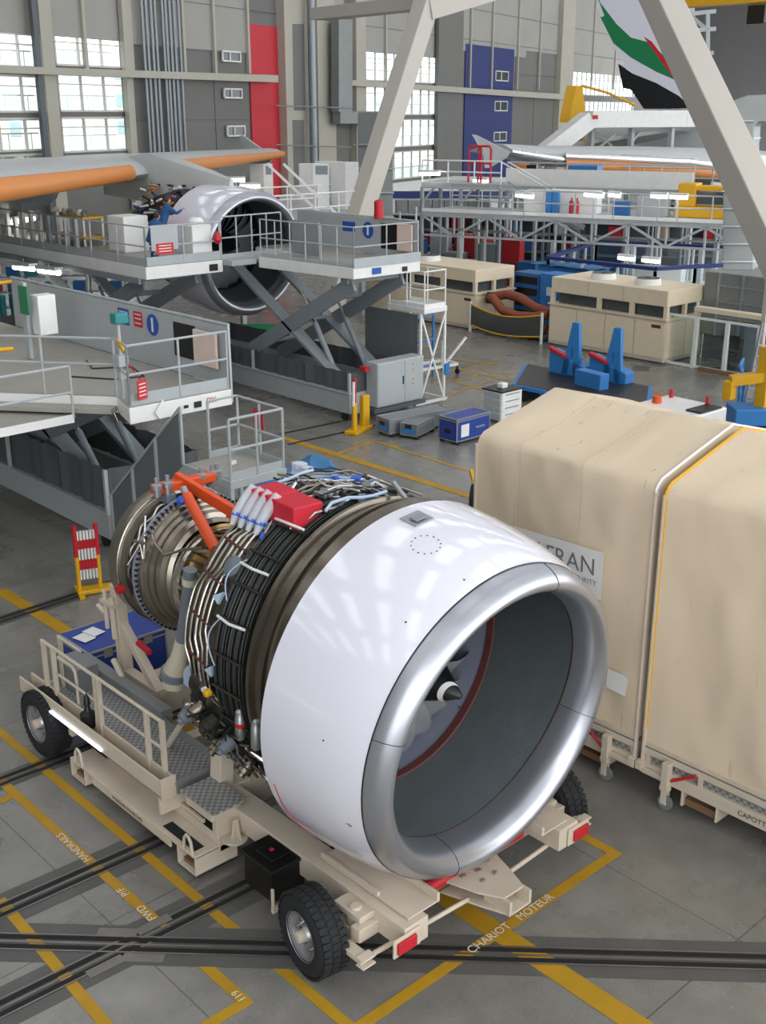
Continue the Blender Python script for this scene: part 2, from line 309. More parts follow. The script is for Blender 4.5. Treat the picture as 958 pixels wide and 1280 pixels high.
for k in range(24):
    q = 2 * PI * k / 24; MB().tube([ell((EX, FZ), 1.466, q, 8.56), ell((EX, FZ), 1.458, q, 8.56)], .012, 6).build('bolt', 'dark', eng) if k % 3 == 0 else None
# one swept wide-chord blade, then 23 turned copies about the shaft
bl = MB(); rows = []
for i in range(9):
    f = i / 8; rr = .36 + f * 1.09; ch = .36 + .34 * math.sin(f * PI * .62); tw = R(22 + 44 * f); sw = .10 * math.sin(f * PI) - .16 * f * f
    row = []
    for j, th in ((0, 0), (.25, .02), (.5, .028), (.75, .02), (1, .0), (.75, -.012), (.5, -.016), (.25, -.010)):
        c_ = (j - .5) * ch; yy = c_ * math.cos(tw) + th * -math.sin(tw) - sw; tt = c_ * math.sin(tw) + th * math.cos(tw) + .05 * math.sin(f * PI)
        row.append(Vector((tt, yy, rr)))
    rows.append(row)
bl.loft(rows, cap=True)
me = bpy.data.meshes.new('fan_blade'); me.from_pydata([tuple(v) for v in bl.v], [], bl.f); me.polygons.foreach_set('use_smooth', [True] * len(me.polygons)); me.set_sharp_from_angle(angle=R(60)); me.materials.append(M['blade'])
for k in range(24):
    o = bpy.data.objects.new('fan_blade', me); COL.objects.link(o); o.parent = eng; o.location = Vector((EX, 8.74, FZ)) - WORLD[eng.name]; o.rotation_euler = (0, 2 * PI * k / 24, 0)
sp = MB().lathe((EX, 7.56, FZ - .12), (0, 1, .07), [(0, 0), (.015, .03), (.2, .125), (.45, .245), (.7, .36), (1.0, .47), (1.1, .49), (1.6, .48)], 48).build('spinner', 'black', eng, smooth=True)
sm = []
for i in range(30):
    f = i / 29; t = .10 + .12 * f; r0 = .09; w_ = .012 + .05 * math.sin(f * PI) ** .7
    sm.append((t, r0, w_, R(40) + f * R(250)))
vs = []; fs = []
for t, r0, w_, a in sm:
    for s_ in (0, 1):
        tt = t + w_ * s_ ; rr = (.125 + .48 * (tt - .2) if tt > .2 else .03 + .095 * (tt - .015) / .185) + .007
        vs.append((EX + rr * math.cos(a), 7.56 + tt, FZ - .12 + .07 * tt + rr * math.sin(a)))
fs = [(2 * i, 2 * i + 1, 2 * i + 3, 2 * i + 2) for i in range(len(sm) - 1)]
MB().add(vs, fs).build('spiral_mark', 'white2', sp)
# --- cowl details
hp = [csurf(y, a, .006) for y, a in ((8.08, R(99)), (8.08, R(91.5)), (8.30, R(91.5)), (8.30, R(99)))]
MB().prism(hp, (0, 0, .012)).build('hatch_frame', 'alu', inlet)
hp = [csurf(y, a, .025) for y, a in ((8.12, R(97.5)), (8.12, R(93.0)), (8.22, R(93.0)), (8.22, R(97.5)))]
MB().prism(hp, (0, 0, .012)).build('hatch', 'mgrey', inlet)
dots = MB()
for k in range(14):
    q = 2 * PI * k / 14; p = csurf(7.82 + .14 * math.cos(q), R(103) + .075 * math.sin(q), .002); dots.box(p, (.012, .012, .008))
for y, a in ((7.35, R(128)), (7.6, R(170)), (7.25, R(106))): dots.box(csurf(y, a, .002), (.014, .014, .014))
dots.build('screw', 'dark', inlet)
MB().tube([csurf(8.34, R(196 + 2.5 * k) , .001) for k in range(14)], .006, 5).build('red_line', 'redp', inlet)
for y in (8.22, 8.05, 7.85):
    MB().tube([csurf(y, R(236 + k), .001) for k in range(4)], .008, 5).build('red_mark', 'redp', inlet)
cs = csurf(7.3, R(196), .004); text('NO STEP', .03, cs, (0, -1, 0), (0, 0, 1), 'txtd', inlet)
# --- fan case and pipework
fc = [(8.40, 1.86), (8.60, 1.88), (8.61, 1.80), (8.72, 1.80), (8.73, 1.84), (8.78, 1.84), (8.79, 1.76), (8.98, 1.755), (9.0, 1.80), (9.05, 1.80), (9.06, 1.72), (9.7, 1.69), (9.72, 1.72), (9.76, 1.72), (9.78, 1.66), (10.15, 1.62), (10.34, 1.60), (10.35, 1.645), (10.41, 1.645), (10.42, 1.55), (10.36, 1.50), (10.2, .80)]
MB().loft([ring(EX, y, EZ, r_) for y, r_ in fc]).build('fan_case', 'case', eng, smooth=True)
def er(a, y, r_): return ell((EX, EZ), r_, R(a), y)
def arc(a0, a1, y, r_, n=30): return [er(a0 + (a1 - a0) * k / n, y, r_) for k in range(n + 1)]
pipes = [(10.28, 121, 206), (10.17, 121, 200), (10.05, 121, 197), (9.95, 120, 193), (9.84, 119, 190)]
for i, (y, a0, a1) in enumerate(pipes):
    rr = 1.69 + .012 * i
    pts = [er(a0 - 5, y - .05, rr + .06)] + arc(a0, a1, y, rr)
    # staggered kinks where each run steps sideways, then gathers towards the manifold
    for k in range(len(pts)):
        f = k / len(pts); pts[k] = pts[k] + Vector((0, .09 * (1 if f > .38 else max(0, (f - .3) / .08)) - .07 * (1 if f > .72 else max(0, (f - .66) / .06)) - (.05 if f < .12 else 0) , 0))
    e0 = er(a1 + 5, 9.72 - .05 * i + .1, rr); pts += [er(a1 + 3, y - .08, rr), e0, er(212 + i * .7, 9.60 - .025 * i, rr + .01), er(216, 9.55 - .02 * i, rr)]
    MB().tube(pts, .015 if i != 2 else .019, 8).build('fuel_pipe', 'case2' if i % 2 else 'steel', eng, smooth=True)
for a in (131, 146, 162, 178, 190):
    MB().tube([er(a, 10.28, 1.715), er(a + 1.5, 10.0, 1.735), er(a + 2, 9.78, 1.745)], .014, 6).build('pipe_clamp', 'maroon', eng)
man = MB().box(er(213, 9.58, 1.73), (.09, .28, .16)).build('manifold', 'maroon', eng, bevel=.02)
for i, (dy, rr, th) in enumerate(((0, 1.78, .038), (-.1, 1.74, .02), (-.17, 1.73, .018), (.08, 1.73, .018))):
    MB().tube([er(213, 9.55 + dy, rr), er(219, 9.42 + dy, rr), er(224, 9.22 + dy * .5, rr), er(229, 9.05 + dy * .4, rr + .02), er(236, 8.9 + dy * .3, rr + .05), er(244, 8.8 + dy * .3, rr + .05), er(252, 8.74 + dy * .3, rr + .05)], th, 8).build('drain_pipe', 'steel', eng, smooth=True)
# dark harness band: eight bundled looms with silver clamp bars
for i in range(15):
    y = 9.18 + i * .034; MB().tube(arc(70 + 3 * (i % 3), 222, y, 1.755 + .014 * math.sin(i * 2.3)), .008 + .006 * ((i * 7) % 3), 6).build('wiring_loom', 'dark' if i % 5 == 3 else 'grn', eng, smooth=True)
MB().loft([[er(a, y, 1.735) for a in range(74, 224, 3)] for y in (9.16, 9.68)], close=False).build('loom_backing', 'grn', eng, smooth=True)
for a in range(80, 222, 13):
    c_ = MB().tube([er(a, 9.14, 1.80), er(a, 9.68, 1.80)], .018, 6).build('loom_clamp', 'dark', eng)
for a in (118, 138, 158):
    MB().tube([er(a, 9.16, 1.83), er(a + .5, 9.40, 1.86), er(a, 9.66, 1.83)], .017, 6).build('clamp_bar', 'white2', eng)
for a0, a1 in ((136, 152), (158, 176), (104, 116)):
    MB().tube([er(a0 + (a1 - a0) * k / 12, 9.62 + .16 * math.sin(k / 12 * PI), 1.80) for k in range(13)], .009, 6).build('white_cable', 'ltblue', eng)
for a, y in ((150, 9.78), (178, 9.74), (118, 9.72)):
    MB().prism([er(a, y, 1.72), er(a + 5, y + .03, 1.72), er(a + 3, y + .14, 1.73)], (er(a, y, 1.74) - er(a, y, 1.70))).build('bracket', 'ltblue', eng)
bx_ = er(140, 9.86, 1.70); MB().lathe(bx_, bx_ - er(140, 9.86, 1.5), [(-.06, .14), (0.04, .13), (.07, .09)], 14).build('valve_body', 'wrap', eng, smooth=True)
MB().tube([er(126, 9.68, 1.76), er(101, 9.92, 1.90)], .022, 8).build('support_rod', 'steel', eng)
MB().tube([er(127, 9.67, 1.76), er(124.5, 9.70, 1.77)], .034, 8).build('rod_cap', 'blue', eng)
cl = MB()
for k in range(10): cl.box(er(84 + k * 1.6, 9.55 + .04 * (k % 2), 1.80), (.05, .20, .05))
cl.build('connector_block', 'alu', eng, bevel=.008)
# dense crown of lines on top of the case
rnd = random.Random(3)
for k in range(46):
    a0 = rnd.uniform(58, 96); y0 = rnd.uniform(9.0, 10.2); rr = 1.74 + rnd.uniform(0, .13); pts = []
    long = rnd.random() < .55
    for j in range(6):
        pts.append(er(a0 + (j * (5 if long else 1) + rnd.uniform(-.8, .8)), y0 + (j * .03 if long else j * .16) + rnd.uniform(-.04, .04), rr + rnd.uniform(-.02, .03)))
    pts = [p for p in pts if p.y < 10.45]
    if len(pts) < 2: continue
    MB().tube(pts, rnd.choice((.009, .012, .016, .02)), 6).build('top_line', rnd.choice(('dark', 'dark', 'grn', 'steel', 'steel', 'case2', 'white2', 'ltblue')), eng, smooth=True)
for k in range(12):
    a = rnd.uniform(60, 92); y = rnd.uniform(9.1, 10.1); s_ = rnd.uniform(.04, .1)
    MB().box(er(a, y, 1.76 + s_ / 2), (s_ * 1.5, s_ * 1.2, s_), rnd.uniform(0, 1)).build('junction_box', rnd.choice(('dark', 'wrap', 'alu', 'blue')), eng, bevel=.008)
# lower left accessory gearbox, filters and starter can
gb = MB(); 
for a, y, s_ in ((193, 10.16, .15), (199, 10.1, .21), (205, 9.95, .24), (211, 10.2, .25), (214, 9.75, .24), (221, 9.95, .30), (229, 9.8, .32), (238, 9.65, .32), (247, 9.5, .3), (255, 9.5, .28), (264, 9.6, .25)):
    p = er(a, y, 1.68); gb.lathe(p - Vector((0, s_, 0)), (0, 1, .1), [(0, s_ * .5), (.04, s_ * .8), (s_ * 1.5, s_ * .85), (s_ * 1.9, s_ * .55), (s_ * 2.1, s_ * .4)], 14)
gb.build('gearbox', 'dark', eng, smooth=True)
for k in range(60):
    a = rnd.uniform(194, 236); y = rnd.uniform(9.3, 10.4); p = er(a, y, 1.86); q = er(a + rnd.uniform(-8, 9), y + rnd.uniform(-.35, .25), 1.86 + rnd.uniform(0, .12))
    MB().tube([p, p.lerp(q, .5) + Vector((-.05, 0, .02)), q], rnd.choice((.01, .014, .02)), 6).build('gearbox_line', rnd.choice(('dark', 'steel', 'case2', 'grn')), eng, smooth=True)
MB().lathe(ax(262, 865, 6.36), (-1, 0, -.1), [(0, .05), (.05, .05), (.07, .03)], 10).build('sight_cap', 'yel', eng, smooth=True)
MB().lathe(ax(258, 861, 6.36), (-1, 0, -.1), [(0, .035), (.05, .035)], 10).build('white_cap', 'white2', eng, smooth=True)
for dx in (0, .13):
    p = ax(300 + dx * 85, 886 + dx * 50, 6.42)
    f_ = MB().lathe(p + Vector((0, -dx, .0)), (0, .05, -1), [(0, .025), (.03, .05), (.10, .05), (.11, .058), (.36, .058), (.39, .04), (.4, .01)], 14).build('filter_can', 'alu', eng, smooth=True)
    if dx == 0: MB().lathe(p + Vector((0, 0, -.17)), (0, .05, -1), [(0, .061), (.05, .061)], 14).build('red_band', 'redp', f_)
p, q = ax(285, 926, 6.75), ax(312, 956, 6.75)
MB().lathe(p, q - p, [(-.04, .05), (0, .10), (.08, .115), ((q - p).length, .115), ((q - p).length + .05, .06)], 16).build('starter_can', 'wrap', eng, smooth=True)
MB().lathe(q, q - p, [(.03, .07), (.09, .07), (.13, .04)], 12).build('starter_cap', 'yel', eng, smooth=True)
for a, y, s_ in ((204, 10.3, .10), (208, 9.6, .09), (200, 9.75, .10), (216, 10.0, .12), (222, 9.6, .12), (196, 9.95, .08)):
    p = er(a, y, 1.95); MB().lathe(p, er(a, y, 2.2) - p, [(-.1, s_), (0, s_), (.02, s_ * .8), (.07, s_ * .8), (.08, s_ * .4), (.12, s_ * .4)], 12).build('gearbox_pump', rnd.choice(('dark', 'case', 'wrap')), eng, smooth=True)
# --- core, turbine and exhaust
core = [(10.15, .78), (10.6, .72), (11.2, .60), (11.7, .56), (12.05, .60), (12.1, .70)]
MB().loft([ring(EX, y, EZ - .02, r_, 0, 64) for y, r_ in core]).build('core_casing', 'bronze', eng, smooth=True)
MB().loft([ring(EX, y, EZ - .08, r_, 0, 64) for y, r_ in ((12.02, .60), (12.03, .71), (12.12, .73), (12.22, .71), (12.24, .6))]).build('collar', 'steel', eng, smooth=True)
for k in range(12):
    a = R(95 + k * 12); rr = .78 + .05 * (k % 2)
    MB().tube([ell((EX, EZ), rr + .1, a, 10.42), ell((EX, EZ), rr, a + .05, 11.0), ell((EX, EZ), rr - .08, a, 11.6), ell((EX, EZ - .05), .66, a, 12.05)], .018 if k % 3 else .03, 7).build('core_pipe', 'case2' if k % 2 else 'bronze', eng, smooth=True)
tz = EZ - .02
tur = [(12.2, .70), (12.25, .745), (12.30, .74), (12.33, .80), (12.40, .82), (12.41, .85), (12.48, .87), (12.49, .90), (12.56, .92), (12.57, .945), (12.64, .96)]
MB().loft([ring(EX, y, tz, r_) for y, r_ in tur]).build('turbine_casing', 'case2', eng, smooth=True)
fb = MB().loft([ring(EX, y, tz, r_) for y, r_ in ((12.64, .95), (12.645, 1.005), (12.69, 1.005), (12.70, .955))]).build('bolted_flange', 'casing', eng, smooth=True)
bo = MB()
for k in range(80):
    a = 2 * PI * k / 80; p = ell((EX, tz), .985, a, 12.66); bo.box(p - Vector((0, .03, 0)), (.026, .05, .026))
fbm = fb.data; off_ = len(fbm.vertices)
fb2 = MB(); org_ = WORLD[fb.name]; fb2.add([v.co + org_ for v in fbm.vertices], [tuple(p.vertices) for p in fbm.polygons]); bolts_at = len(fb2.f); fb2.add(bo.v, bo.f); bpy.data.objects.remove(fb); fb = fb2.build('bolted_flange', 'casing', eng, smooth=True); fb.data.materials.append(M['dark'])
for p_ in fb.data.polygons[bolts_at:]: p_.material_index = 1
MB().loft([ring(EX, y, tz, r_) for y, r_ in ((12.70, .95), (12.85, .90), (12.98, .90), (13.02, .95), (13.06, .95))]).build('exhaust_case', 'dark', eng, smooth=True)
MB().loft([ring(EX, y, tz, r_) for y, r_ in ((13.0, .92), (13.02, .985), (13.06, 1.0), (13.30, 1.005), (13.33, .99), (13.33, .95), (13.1, .90), (13.0, .5), (13.0, .05))]).build('exhaust_ring', 'case2', eng, smooth=True)
MB().tube(arc_ := [ell((EX, tz), 1.012, 2 * PI * k / 64, 13.06) for k in range(65)], .012, 6).build('rim', 'steel', eng, smooth=True)
MB().lathe((EX, 13.0, tz), (0, 1, 0), [(0, .5), (.3, .42), (.6, .2), (.7, .02)], 32).build('exhaust_cone', 'dark', eng, smooth=True)
for a0, a1 in ((110, 165), (170, 240)):
    MB().tube([ell((EX, tz), .93 + .03 * math.sin(k), R(a0 + (a1 - a0) * k / 16), 12.86) for k in range(17)], .02, 7).build('loop_pipe', 'case2', eng, smooth=True)
MB().tube([ell((EX, tz), r_, R(a), y) for a, y, r_ in ((150, 12.75, 1.04), (148, 12.5, 1.02), (140, 12.42, 1.05), (146, 12.33, .98), (150, 12.15, .92), (140, 11.9, .9), (132, 11.5, .95))], .02, 7).build('loop_pipe', 'case2', eng, smooth=True)
MB().tube([ell((EX, tz), r_, R(a), y) for a, y, r_ in ((168, 12.72, 1.06), (150, 12.6, 1.03), (160, 12.5, .98), (130, 12.78, 1.06))], .014, 7).build('loop_pipe', 'steel', eng, smooth=True)
MB().box(ell((EX, tz), .98, R(104), 12.95), (.16, .3, .16)).build('mount_lug', 'wrap', eng, bevel=.03)
MB().lathe(ell((EX, tz), 1.0, R(193), 13.0), (-1, 0, 0), [(0, .06), (.1, .06)], 10).build('red_plug', 'redp', eng)
# orange thrust frame
top = Vector((8.12, 12.86, 3.92))
MB().tube([ax(234, 620, 7.95), ax(270, 688, 7.55)], .075, 14).build('thrust_strut', 'orange', eng, smooth=True)
MB().tube([ax(262, 622, 8.5), ax(300, 660, 8.5)], .075, 14).build('thrust_strut', 'orange', eng, smooth=True)
MB().tube([ax(229, 610, 7.97), ax(235, 622, 7.95)], .05, 10).build('strut_eye', 'alu', eng, smooth=True)
MB().beam(top + Vector((0, .15, .02)), ax(312, 652, 8.3), .09, .16).build('mount_beam', 'orange', eng, bevel=.01)
MB().beam(top + Vector((-.42, .1, -.06)), top + Vector((.5, -.02, -.02)), .18, .13).build('mount_yoke', 'orange', eng, bevel=.02)
for dx in (-.42, -.25, .3, .48, .56):
    MB().lathe(top + Vector((dx, -.02, -.12)), (0, 0, 1), [(0, .05), (.1, .05), (.1, .075), (.16, .075), (.18, .03), (.26, .03)], 10).build('mount_bolt', 'alu', eng, smooth=True)
MB().lathe(ell((EX, tz), 1.0, R(103), 12.6), (-.3, -.6, .2), [(0, .06), (.12, .07), (.16, .03)], 10).build('blue_cap', 'blue', eng, smooth=True)
# grey wrapped vertical duct beside the core
dpts = [ax(238, 712, 6.95), ax(234, 760, 6.95), ax(228, 800, 6.95), ax(224, 825, 6.95)]
vd = MB().tube(dpts, [.085, .085, .085, .095], 14).build('wrapped_duct', 'wrap', eng, smooth=True)
MB().tube([ax(237, 722, 6.95), ax(236.5, 730, 6.95)], .09, 14).build('tape_band', 'tape', vd, smooth=True)
lo = [ax(228, 800, 6.95), ax(225, 822, 6.95), ax(219, 840, 6.95), ax(218, 856, 6.95)]
MB().tube(lo, [.09, .12, .17, .15], 14).build('tape_sleeve', 'tape', vd, smooth=True)
MB().tube([ax(218.5, 838, 6.93), ax(217.5, 845, 6.93)], .182, 14).build('grey_band', 'wrap', vd, smooth=True)
MB().prism([ax(229, 838, 6.78), ax(238, 828, 6.78), ax(242, 845, 6.78), ax(238, 862, 6.78), ax(229, 855, 6.78)], (.03, 0, 0)).build('support_plate', 'ltblue', eng, bevel=.008)
# red covers and plastic bags on the crown
rc = thing('padded_cover', 'red padded cloth cover strapped over the top of the engine case', 'cover', ell((EX, EZ), 1.9, R(92), 9.85))
c0, c1 = ax(338, 622, 7.95), ax(378, 645, 7.95)
c0, c1 = Vector((7.53, 10.22, 4.50)), Vector((7.46, 9.30, 4.48))
MB().box(c0.lerp(c1, .25), (.40, .455, .28), -.07).build('pad', 'red', rc, bevel=.018)
MB().box(c0.lerp(c1, .76), (.40, .455, .28), -.07).build('pad', 'red', rc, bevel=.018)
for i in range(4):
    p = er(119.5, 10.25 - i * .15, 1.86)
    w_ = thing('wrapped_pipe_end', ('blue-taped plastic wrap on the pipe end %s' % ('furthest from the white cowl', 'second from the turbine side', 'third from the turbine side', 'closest to the white cowl')[i]), 'plastic wrap', p, 'plastic wrapped pipe ends')
    MB().tube([er(126, p.y, 1.77), er(122, p.y, 1.83), er(116, p.y - .03, 1.92), er(112, p.y - .06, 2.0)], [.03, .062, .068, .05], 10).build('bag', 'clear', w_, smooth=True)
    MB().tube([er(122.6, p.y, 1.81), er(121.4, p.y, 1.835)], .066, 10).build('tape', 'blue', w_, smooth=True)
for i, (px, py, s_) in enumerate(((372, 603, .19), (382, 612, .15))):
    p = ax(px, py, 8.5); w_ = MB()
    w_.lathe(p - Vector((0, 0, s_ * .9)), (.1, 0, 1), [(0, s_ * .3), (.08, s_ * .75), (.2, s_ * .8), (.32, s_ * .5), (.42, s_ * .55), (.44, s_ * .2)], 9)
    tag(w_.build('plastic_bag', 'clear', None, smooth=True, sharp=20), ('taller clear plastic bag behind the red cover' if i == 0 else 'smaller clear plastic bag to the right of the taller one, behind the red cover'), 'plastic bag', 'plastic bags')
p = ax(505, 618, 8.5); q = ax(492, 603, 8.5)
MB().tube([ax(512, 630, 8.5), q], .03, 8).build('probe_mast', 'alu', eng, smooth=True)
# ================================================================== TRANSPORT CART
cart = thing('engine_transport_cart', 'cream steel four-wheeled engine stand with tread-plate walkway under the white engine', 'transport cart', (8.14, 10.5, 0))
def P(name, b, m='cream', bevel=.008, parent=cart, **k): return b.build(name, m, parent, bevel=bevel, **k)
P('side_beam', MB().bx(6.72, 7.06, 6.95, 14.3, .50, .78)); P('side_beam', MB().bx(9.22, 9.56, 6.95, 14.3, .50, .78))
for y0, y1, z0, z1 in ((10.30, 10.62, .40, .74), (12.95, 13.25, .45, .80), (11.65, 11.85, .50, .76), (7.55, 7.80, .35, .55)): P('cross_beam', MB().bx(6.7 if y0 > 8 else 6.5, 9.58 if y0 > 8 else 9.8, y0, y1, z0, z1))
text('ENTREE', .085, (7.62, 10.295, .64), (1, 0, 0), (0, 0, 1), 'txtd', cart); text('PALET', .085, (7.62, 10.295, .54), (1, 0, 0), (0, 0, 1), 'txtd', cart)
P('axle', MB().bx(6.45, 9.85, 13.8, 14.05, .38, .58))
# front end: channel plates, red cross tube, tow bracket, steering rods
for s in (1, -1):
    xx = lambda x: 8.14 + s * (x - 8.14)
    P('end_channel', MB().bx(xx(6.84), xx(7.3), 7.02, 8.45, .79, .81).bx(xx(7.26), xx(7.3), 7.02, 8.45, .81, .90).bx(xx(6.84), xx(6.88), 7.5, 8.45, .81, .86), bevel=.004)
    P('steering_knuckle', MB().lathe((xx(6.62), 7.6, .35), (0, 0, 1), [(0, .10), (.35, .10), (.36, .07), (.42, .07)], 14).bx(xx(6.45), xx(6.8), 7.35, 7.5, .5, .66).bx(xx(6.52), xx(6.74), 7.42, 7.85, .66, .74), bevel=.02)
    P('spindle_arm', MB().bx(xx(6.28), xx(6.42), 7.14, 7.62, .46, .52).bx(xx(6.26), xx(6.44), 7.08, 7.2, .44, .46).bx(xx(6.26), xx(6.44), 7.08, 7.2, .53, .55))
    P('lamp_plate', MB().bx(xx(6.54), xx(6.92), 6.92, 6.945, .52, .74))
    P('tail_light', MB().bx(xx(6.58), xx(6.84), 6.885, 6.92, .56, .70), 'redp')
    P('tie_rod', MB().tube([(xx(6.35), 7.16, .50), (xx(7.85), 7.12, .46)], .028, 10), smooth=True, bevel=0)
P('bumper_tube', MB().tube([(7.25, 7.42, .62), (9.05, 7.42, .62)], .075, 14), 'red' if False else 'redp', smooth=True, bevel=0)
P('cross_tube', MB().bx(7.2, 9.1, 7.52, 7.64, .58, .70))
P('tow_bracket', MB().prism([(7.72, 7.42, .44), (8.56, 7.42, .44), (8.42, 6.98, .44), (8.32, 6.62, .44), (8.0, 6.62, .44), (7.86, 6.98, .44)], (0, 0, .025)).prism([(7.72, 7.42, .60), (8.56, 7.42, .60), (8.42, 6.98, .60), (8.32, 6.72, .60), (8.0, 6.72, .60), (7.86, 6.98, .60)], (0, 0, .025)).bx(7.98, 8.02, 6.62, 7.0, .44, .62).bx(8.30, 8.34, 6.62, 7.0, .44, .62).bx(8.0, 8.3, 6.9, 6.93, .46, .6), bevel=.004)
for dx, dy in ((-.2, .3), (0, .25), (.2, .3), (-.1, .1), (.1, .1)): P('bolt', MB().lathe((8.14 + dx, 6.98 + dy, .62), (0, 0, 1), [(0, .03), (.03, .03)], 6), 'alu', bevel=0)
# wheels
def wheel(cx, cy, s, r=.485, w=.36, st=0.):
    q = Matrix.Rotation(st, 3, 'Z'); C_ = Vector((cx, cy, r))
    def T(b): b.v = [C_ + q @ v for v in b.v]; return b
    ty = T(MB().lathe((-w / 2 * s, 0, 0), (s, 0, 0), [(.03, .27), (0, .34), (.015, .42), (.05, r - .03), (.09, r - .012), (w - .09, r - .012), (w - .05, r - .03), (w - .015, .42), (w, .34), (w - .03, .27)], 44, cap=False)).build('wheel', 'rubber', cart, smooth=True)
    lug = MB()
    for k in range(38):
        for side in (-1, 0, 1):
            a = 2 * PI * (k + (.5 if side == 0 else 0)) / 38; cc = Vector((side * w * .30, 0, 0)); rad = Vector((0, math.cos(a), math.sin(a)))
            lug.beam(cc + rad * (r - .03), cc + rad * (r + .001), .085, .055, up=(rad.cross(Vector((1, 0, 0)))))
    T(lug).build('tread_block', 'rubber', ty, kind='stuff')
    T(MB().lathe((-w / 2 * s, 0, 0), (s, 0, 0), [(.02, .285), (.035, .275), (.05, .24), (.11, .225), (.13, .12), (.10, .115), (.06, .09)], 32, cap=False)).build('rim', 'alu', ty, smooth=True)
    T(MB().lathe((-w / 2 * s, 0, 0), (s, 0, 0), [(-.02, .04), (-.01, .065), (.06, .075), (.2, .08)], 16)).build('hub', 'cream', ty, smooth=True)
    for k in range(6):
        nb = MB(); a = 2 * PI * k / 6; nb.lathe((-w / 2 * s + .10 * s, .165 * math.cos(a), .165 * math.sin(a)), (s, 0, 0), [(-.03, .018), (.03, .018)], 6)
        T(nb).build('lug_nut', 'steel', ty)
wheel(6.24, 7.86, 1, st=R(-8)); wheel(10.04, 7.72, -1, st=R(-8)); wheel(6.27, 13.9, 1); wheel(10.04, 13.9, -1)
# battery box, step
bb = P('battery_box', MB().bx(6.33, 6.80, 8.68, 9.22, .30, .70), 'black', bevel=.02)
P('lid', MB().bx(6.30, 6.83, 8.65, 9.25, .70, .75).bx(6.42, 6.7, 8.8, 9.1, .75, .765), 'black', bevel=.02, parent=bb)
P('warning_dot', MB().bx(6.53, 6.58, 8.95, 9.0, .765, .77), 'redp', bevel=0, parent=bb)
P('box_bracket', MB().bx(6.28, 6.75, 8.60, 8.66, .24, .30).bx(6.27, 6.30, 8.60, 8.64, .24, .56), 'cream', parent=bb)
st = P('step', MB().bx(6.36, 6.86, 9.84, 10.55, .86, .89), 'tread', bevel=.004)
P('step_bracket', MB().bx(6.45, 6.80, 9.92, 10.02, .45, .86).bx(6.4, 6.55, 9.95, 10.5, .70, .86), parent=st)
P('lifting_lug', MB().lathe((6.62, 9.80, .45), (0, 0, 1), [(0, .16), (.03, .16)], 18).prism([(6.56, 9.80, .47), (6.70, 9.80, .47), (6.66, 9.80, .72), (6.60, 9.80, .72)], (0, -.03, 0)).prism([(6.63, 9.68, .47), (6.63, 9.82, .47), (6.63, 9.82, .70)], (.02, 0, 0)), parent=st, bevel=.004)
# low fork skid on the near side
sk = P('fork_skid', MB().bx(6.14, 6.50, 9.95, 13.0, .30, .34).bx(6.14, 6.17, 10.5, 12.4, .19, .30).bx(6.5, 6.75, 9.95, 10.3, .24, .46).bx(6.5, 6.75, 12.6, 13.0, .24, .46))
for y0 in (9.95, 12.6):
    P('fork_pocket', MB().bx(6.14, 6.75, y0, y0 + .025, .06, .32).bx(6.14, 6.75, y0 + .375, y0 + .40, .06, .32).bx(6.14, 6.75, y0, y0 + .4, .06, .075), parent=sk, bevel=.003)
    P('pocket_wood', MB().bx(6.2, 6.72, y0 + .05, y0 + .36, .08, .13), 'wood', parent=sk)
    hp = [(6.15, y0 + .06, .32), (6.15, y0 + .09, .50), (6.15, y0 + .13, .55), (6.15, y0 + .18, .56), (6.15, y0 + .23, .50), (6.15, y0 + .26, .32)]
    P('lift_eye', MB().tube(hp, .02, 7), parent=sk, smooth=True, bevel=0)
P('grip_strip', MB().bx(6.2, 6.34, 10.05, 10.75, .342, .346), 'gstrip', parent=sk, bevel=0)
text('POSITION FOURCHES', .075, (6.136, 11.5, .25), (0, -1, 0), (0, 0, 1), 'txtd', sk)
P('pallet_rail', MB().bx(6.5, 6.72, 10.3, 13, .30, .46).bx(6.50, 6.54, 10.3, 12.6, .46, .52), 'cream')
P('grip_mat', MB().bx(6.5, 6.95, 9.98, 10.72, .462, .468), 'gstrip', bevel=0)
# walkway
wk = P('walkway', MB().bx(6.40, 7.05, 10.70, 14.25, .86, .89), 'tread', bevel=0)
P('toe_plate', MB().bx(7.04, 7.06, 10.72, 12.0, .89, 1.02).bx(6.40, 7.06, 10.68, 10.70, .74, .94), 'galv', parent=wk, bevel=0)
P('riser_box', MB().bx(7.02, 7.20, 12.0, 14.3, .82, 1.12), 'galv', parent=wk)
P('grey_box', MB().bx(6.62, 7.0, 13.6, 14.2, .89, 1.25), 'galv', parent=wk)
P('edge_channel', MB().bx(6.20, 6.23, 10.74, 14.5, .74, .98).bx(6.20, 6.42, 10.74, 14.5, .74, .76).bx(6.38, 6.41, 10.74, 14.5, .76, .98).bx(6.20, 6.42, 10.72, 10.75, .70, 1.0), parent=wk, bevel=.004)
P('walkway_support', MB().bx(6.22, 6.9, 10.80, 10.86, .46, .74)); P('walkway_support', MB().bx(6.3, 6.9, 13.2, 13.3, .5, .74))
P('strip_light', MB().tube([(6.185, 12.15, .80), (6.185, 13.62, .80)], .018, 8), 'lampb', parent=wk, bevel=0)
hr = P('handrail', MB().tube([(6.39, 14.05, 1.66), (6.39, 10.95, 1.66), (6.39, 10.92, 1.62)], .024, 8).tube([(6.39, 13.6, 1.28), (6.39, 10.95, 1.28)], .02, 8).tube([(6.62, 14.0, 1.66), (6.62, 13.35, 1.66)], .022, 8), parent=wk, smooth=True, bevel=0)
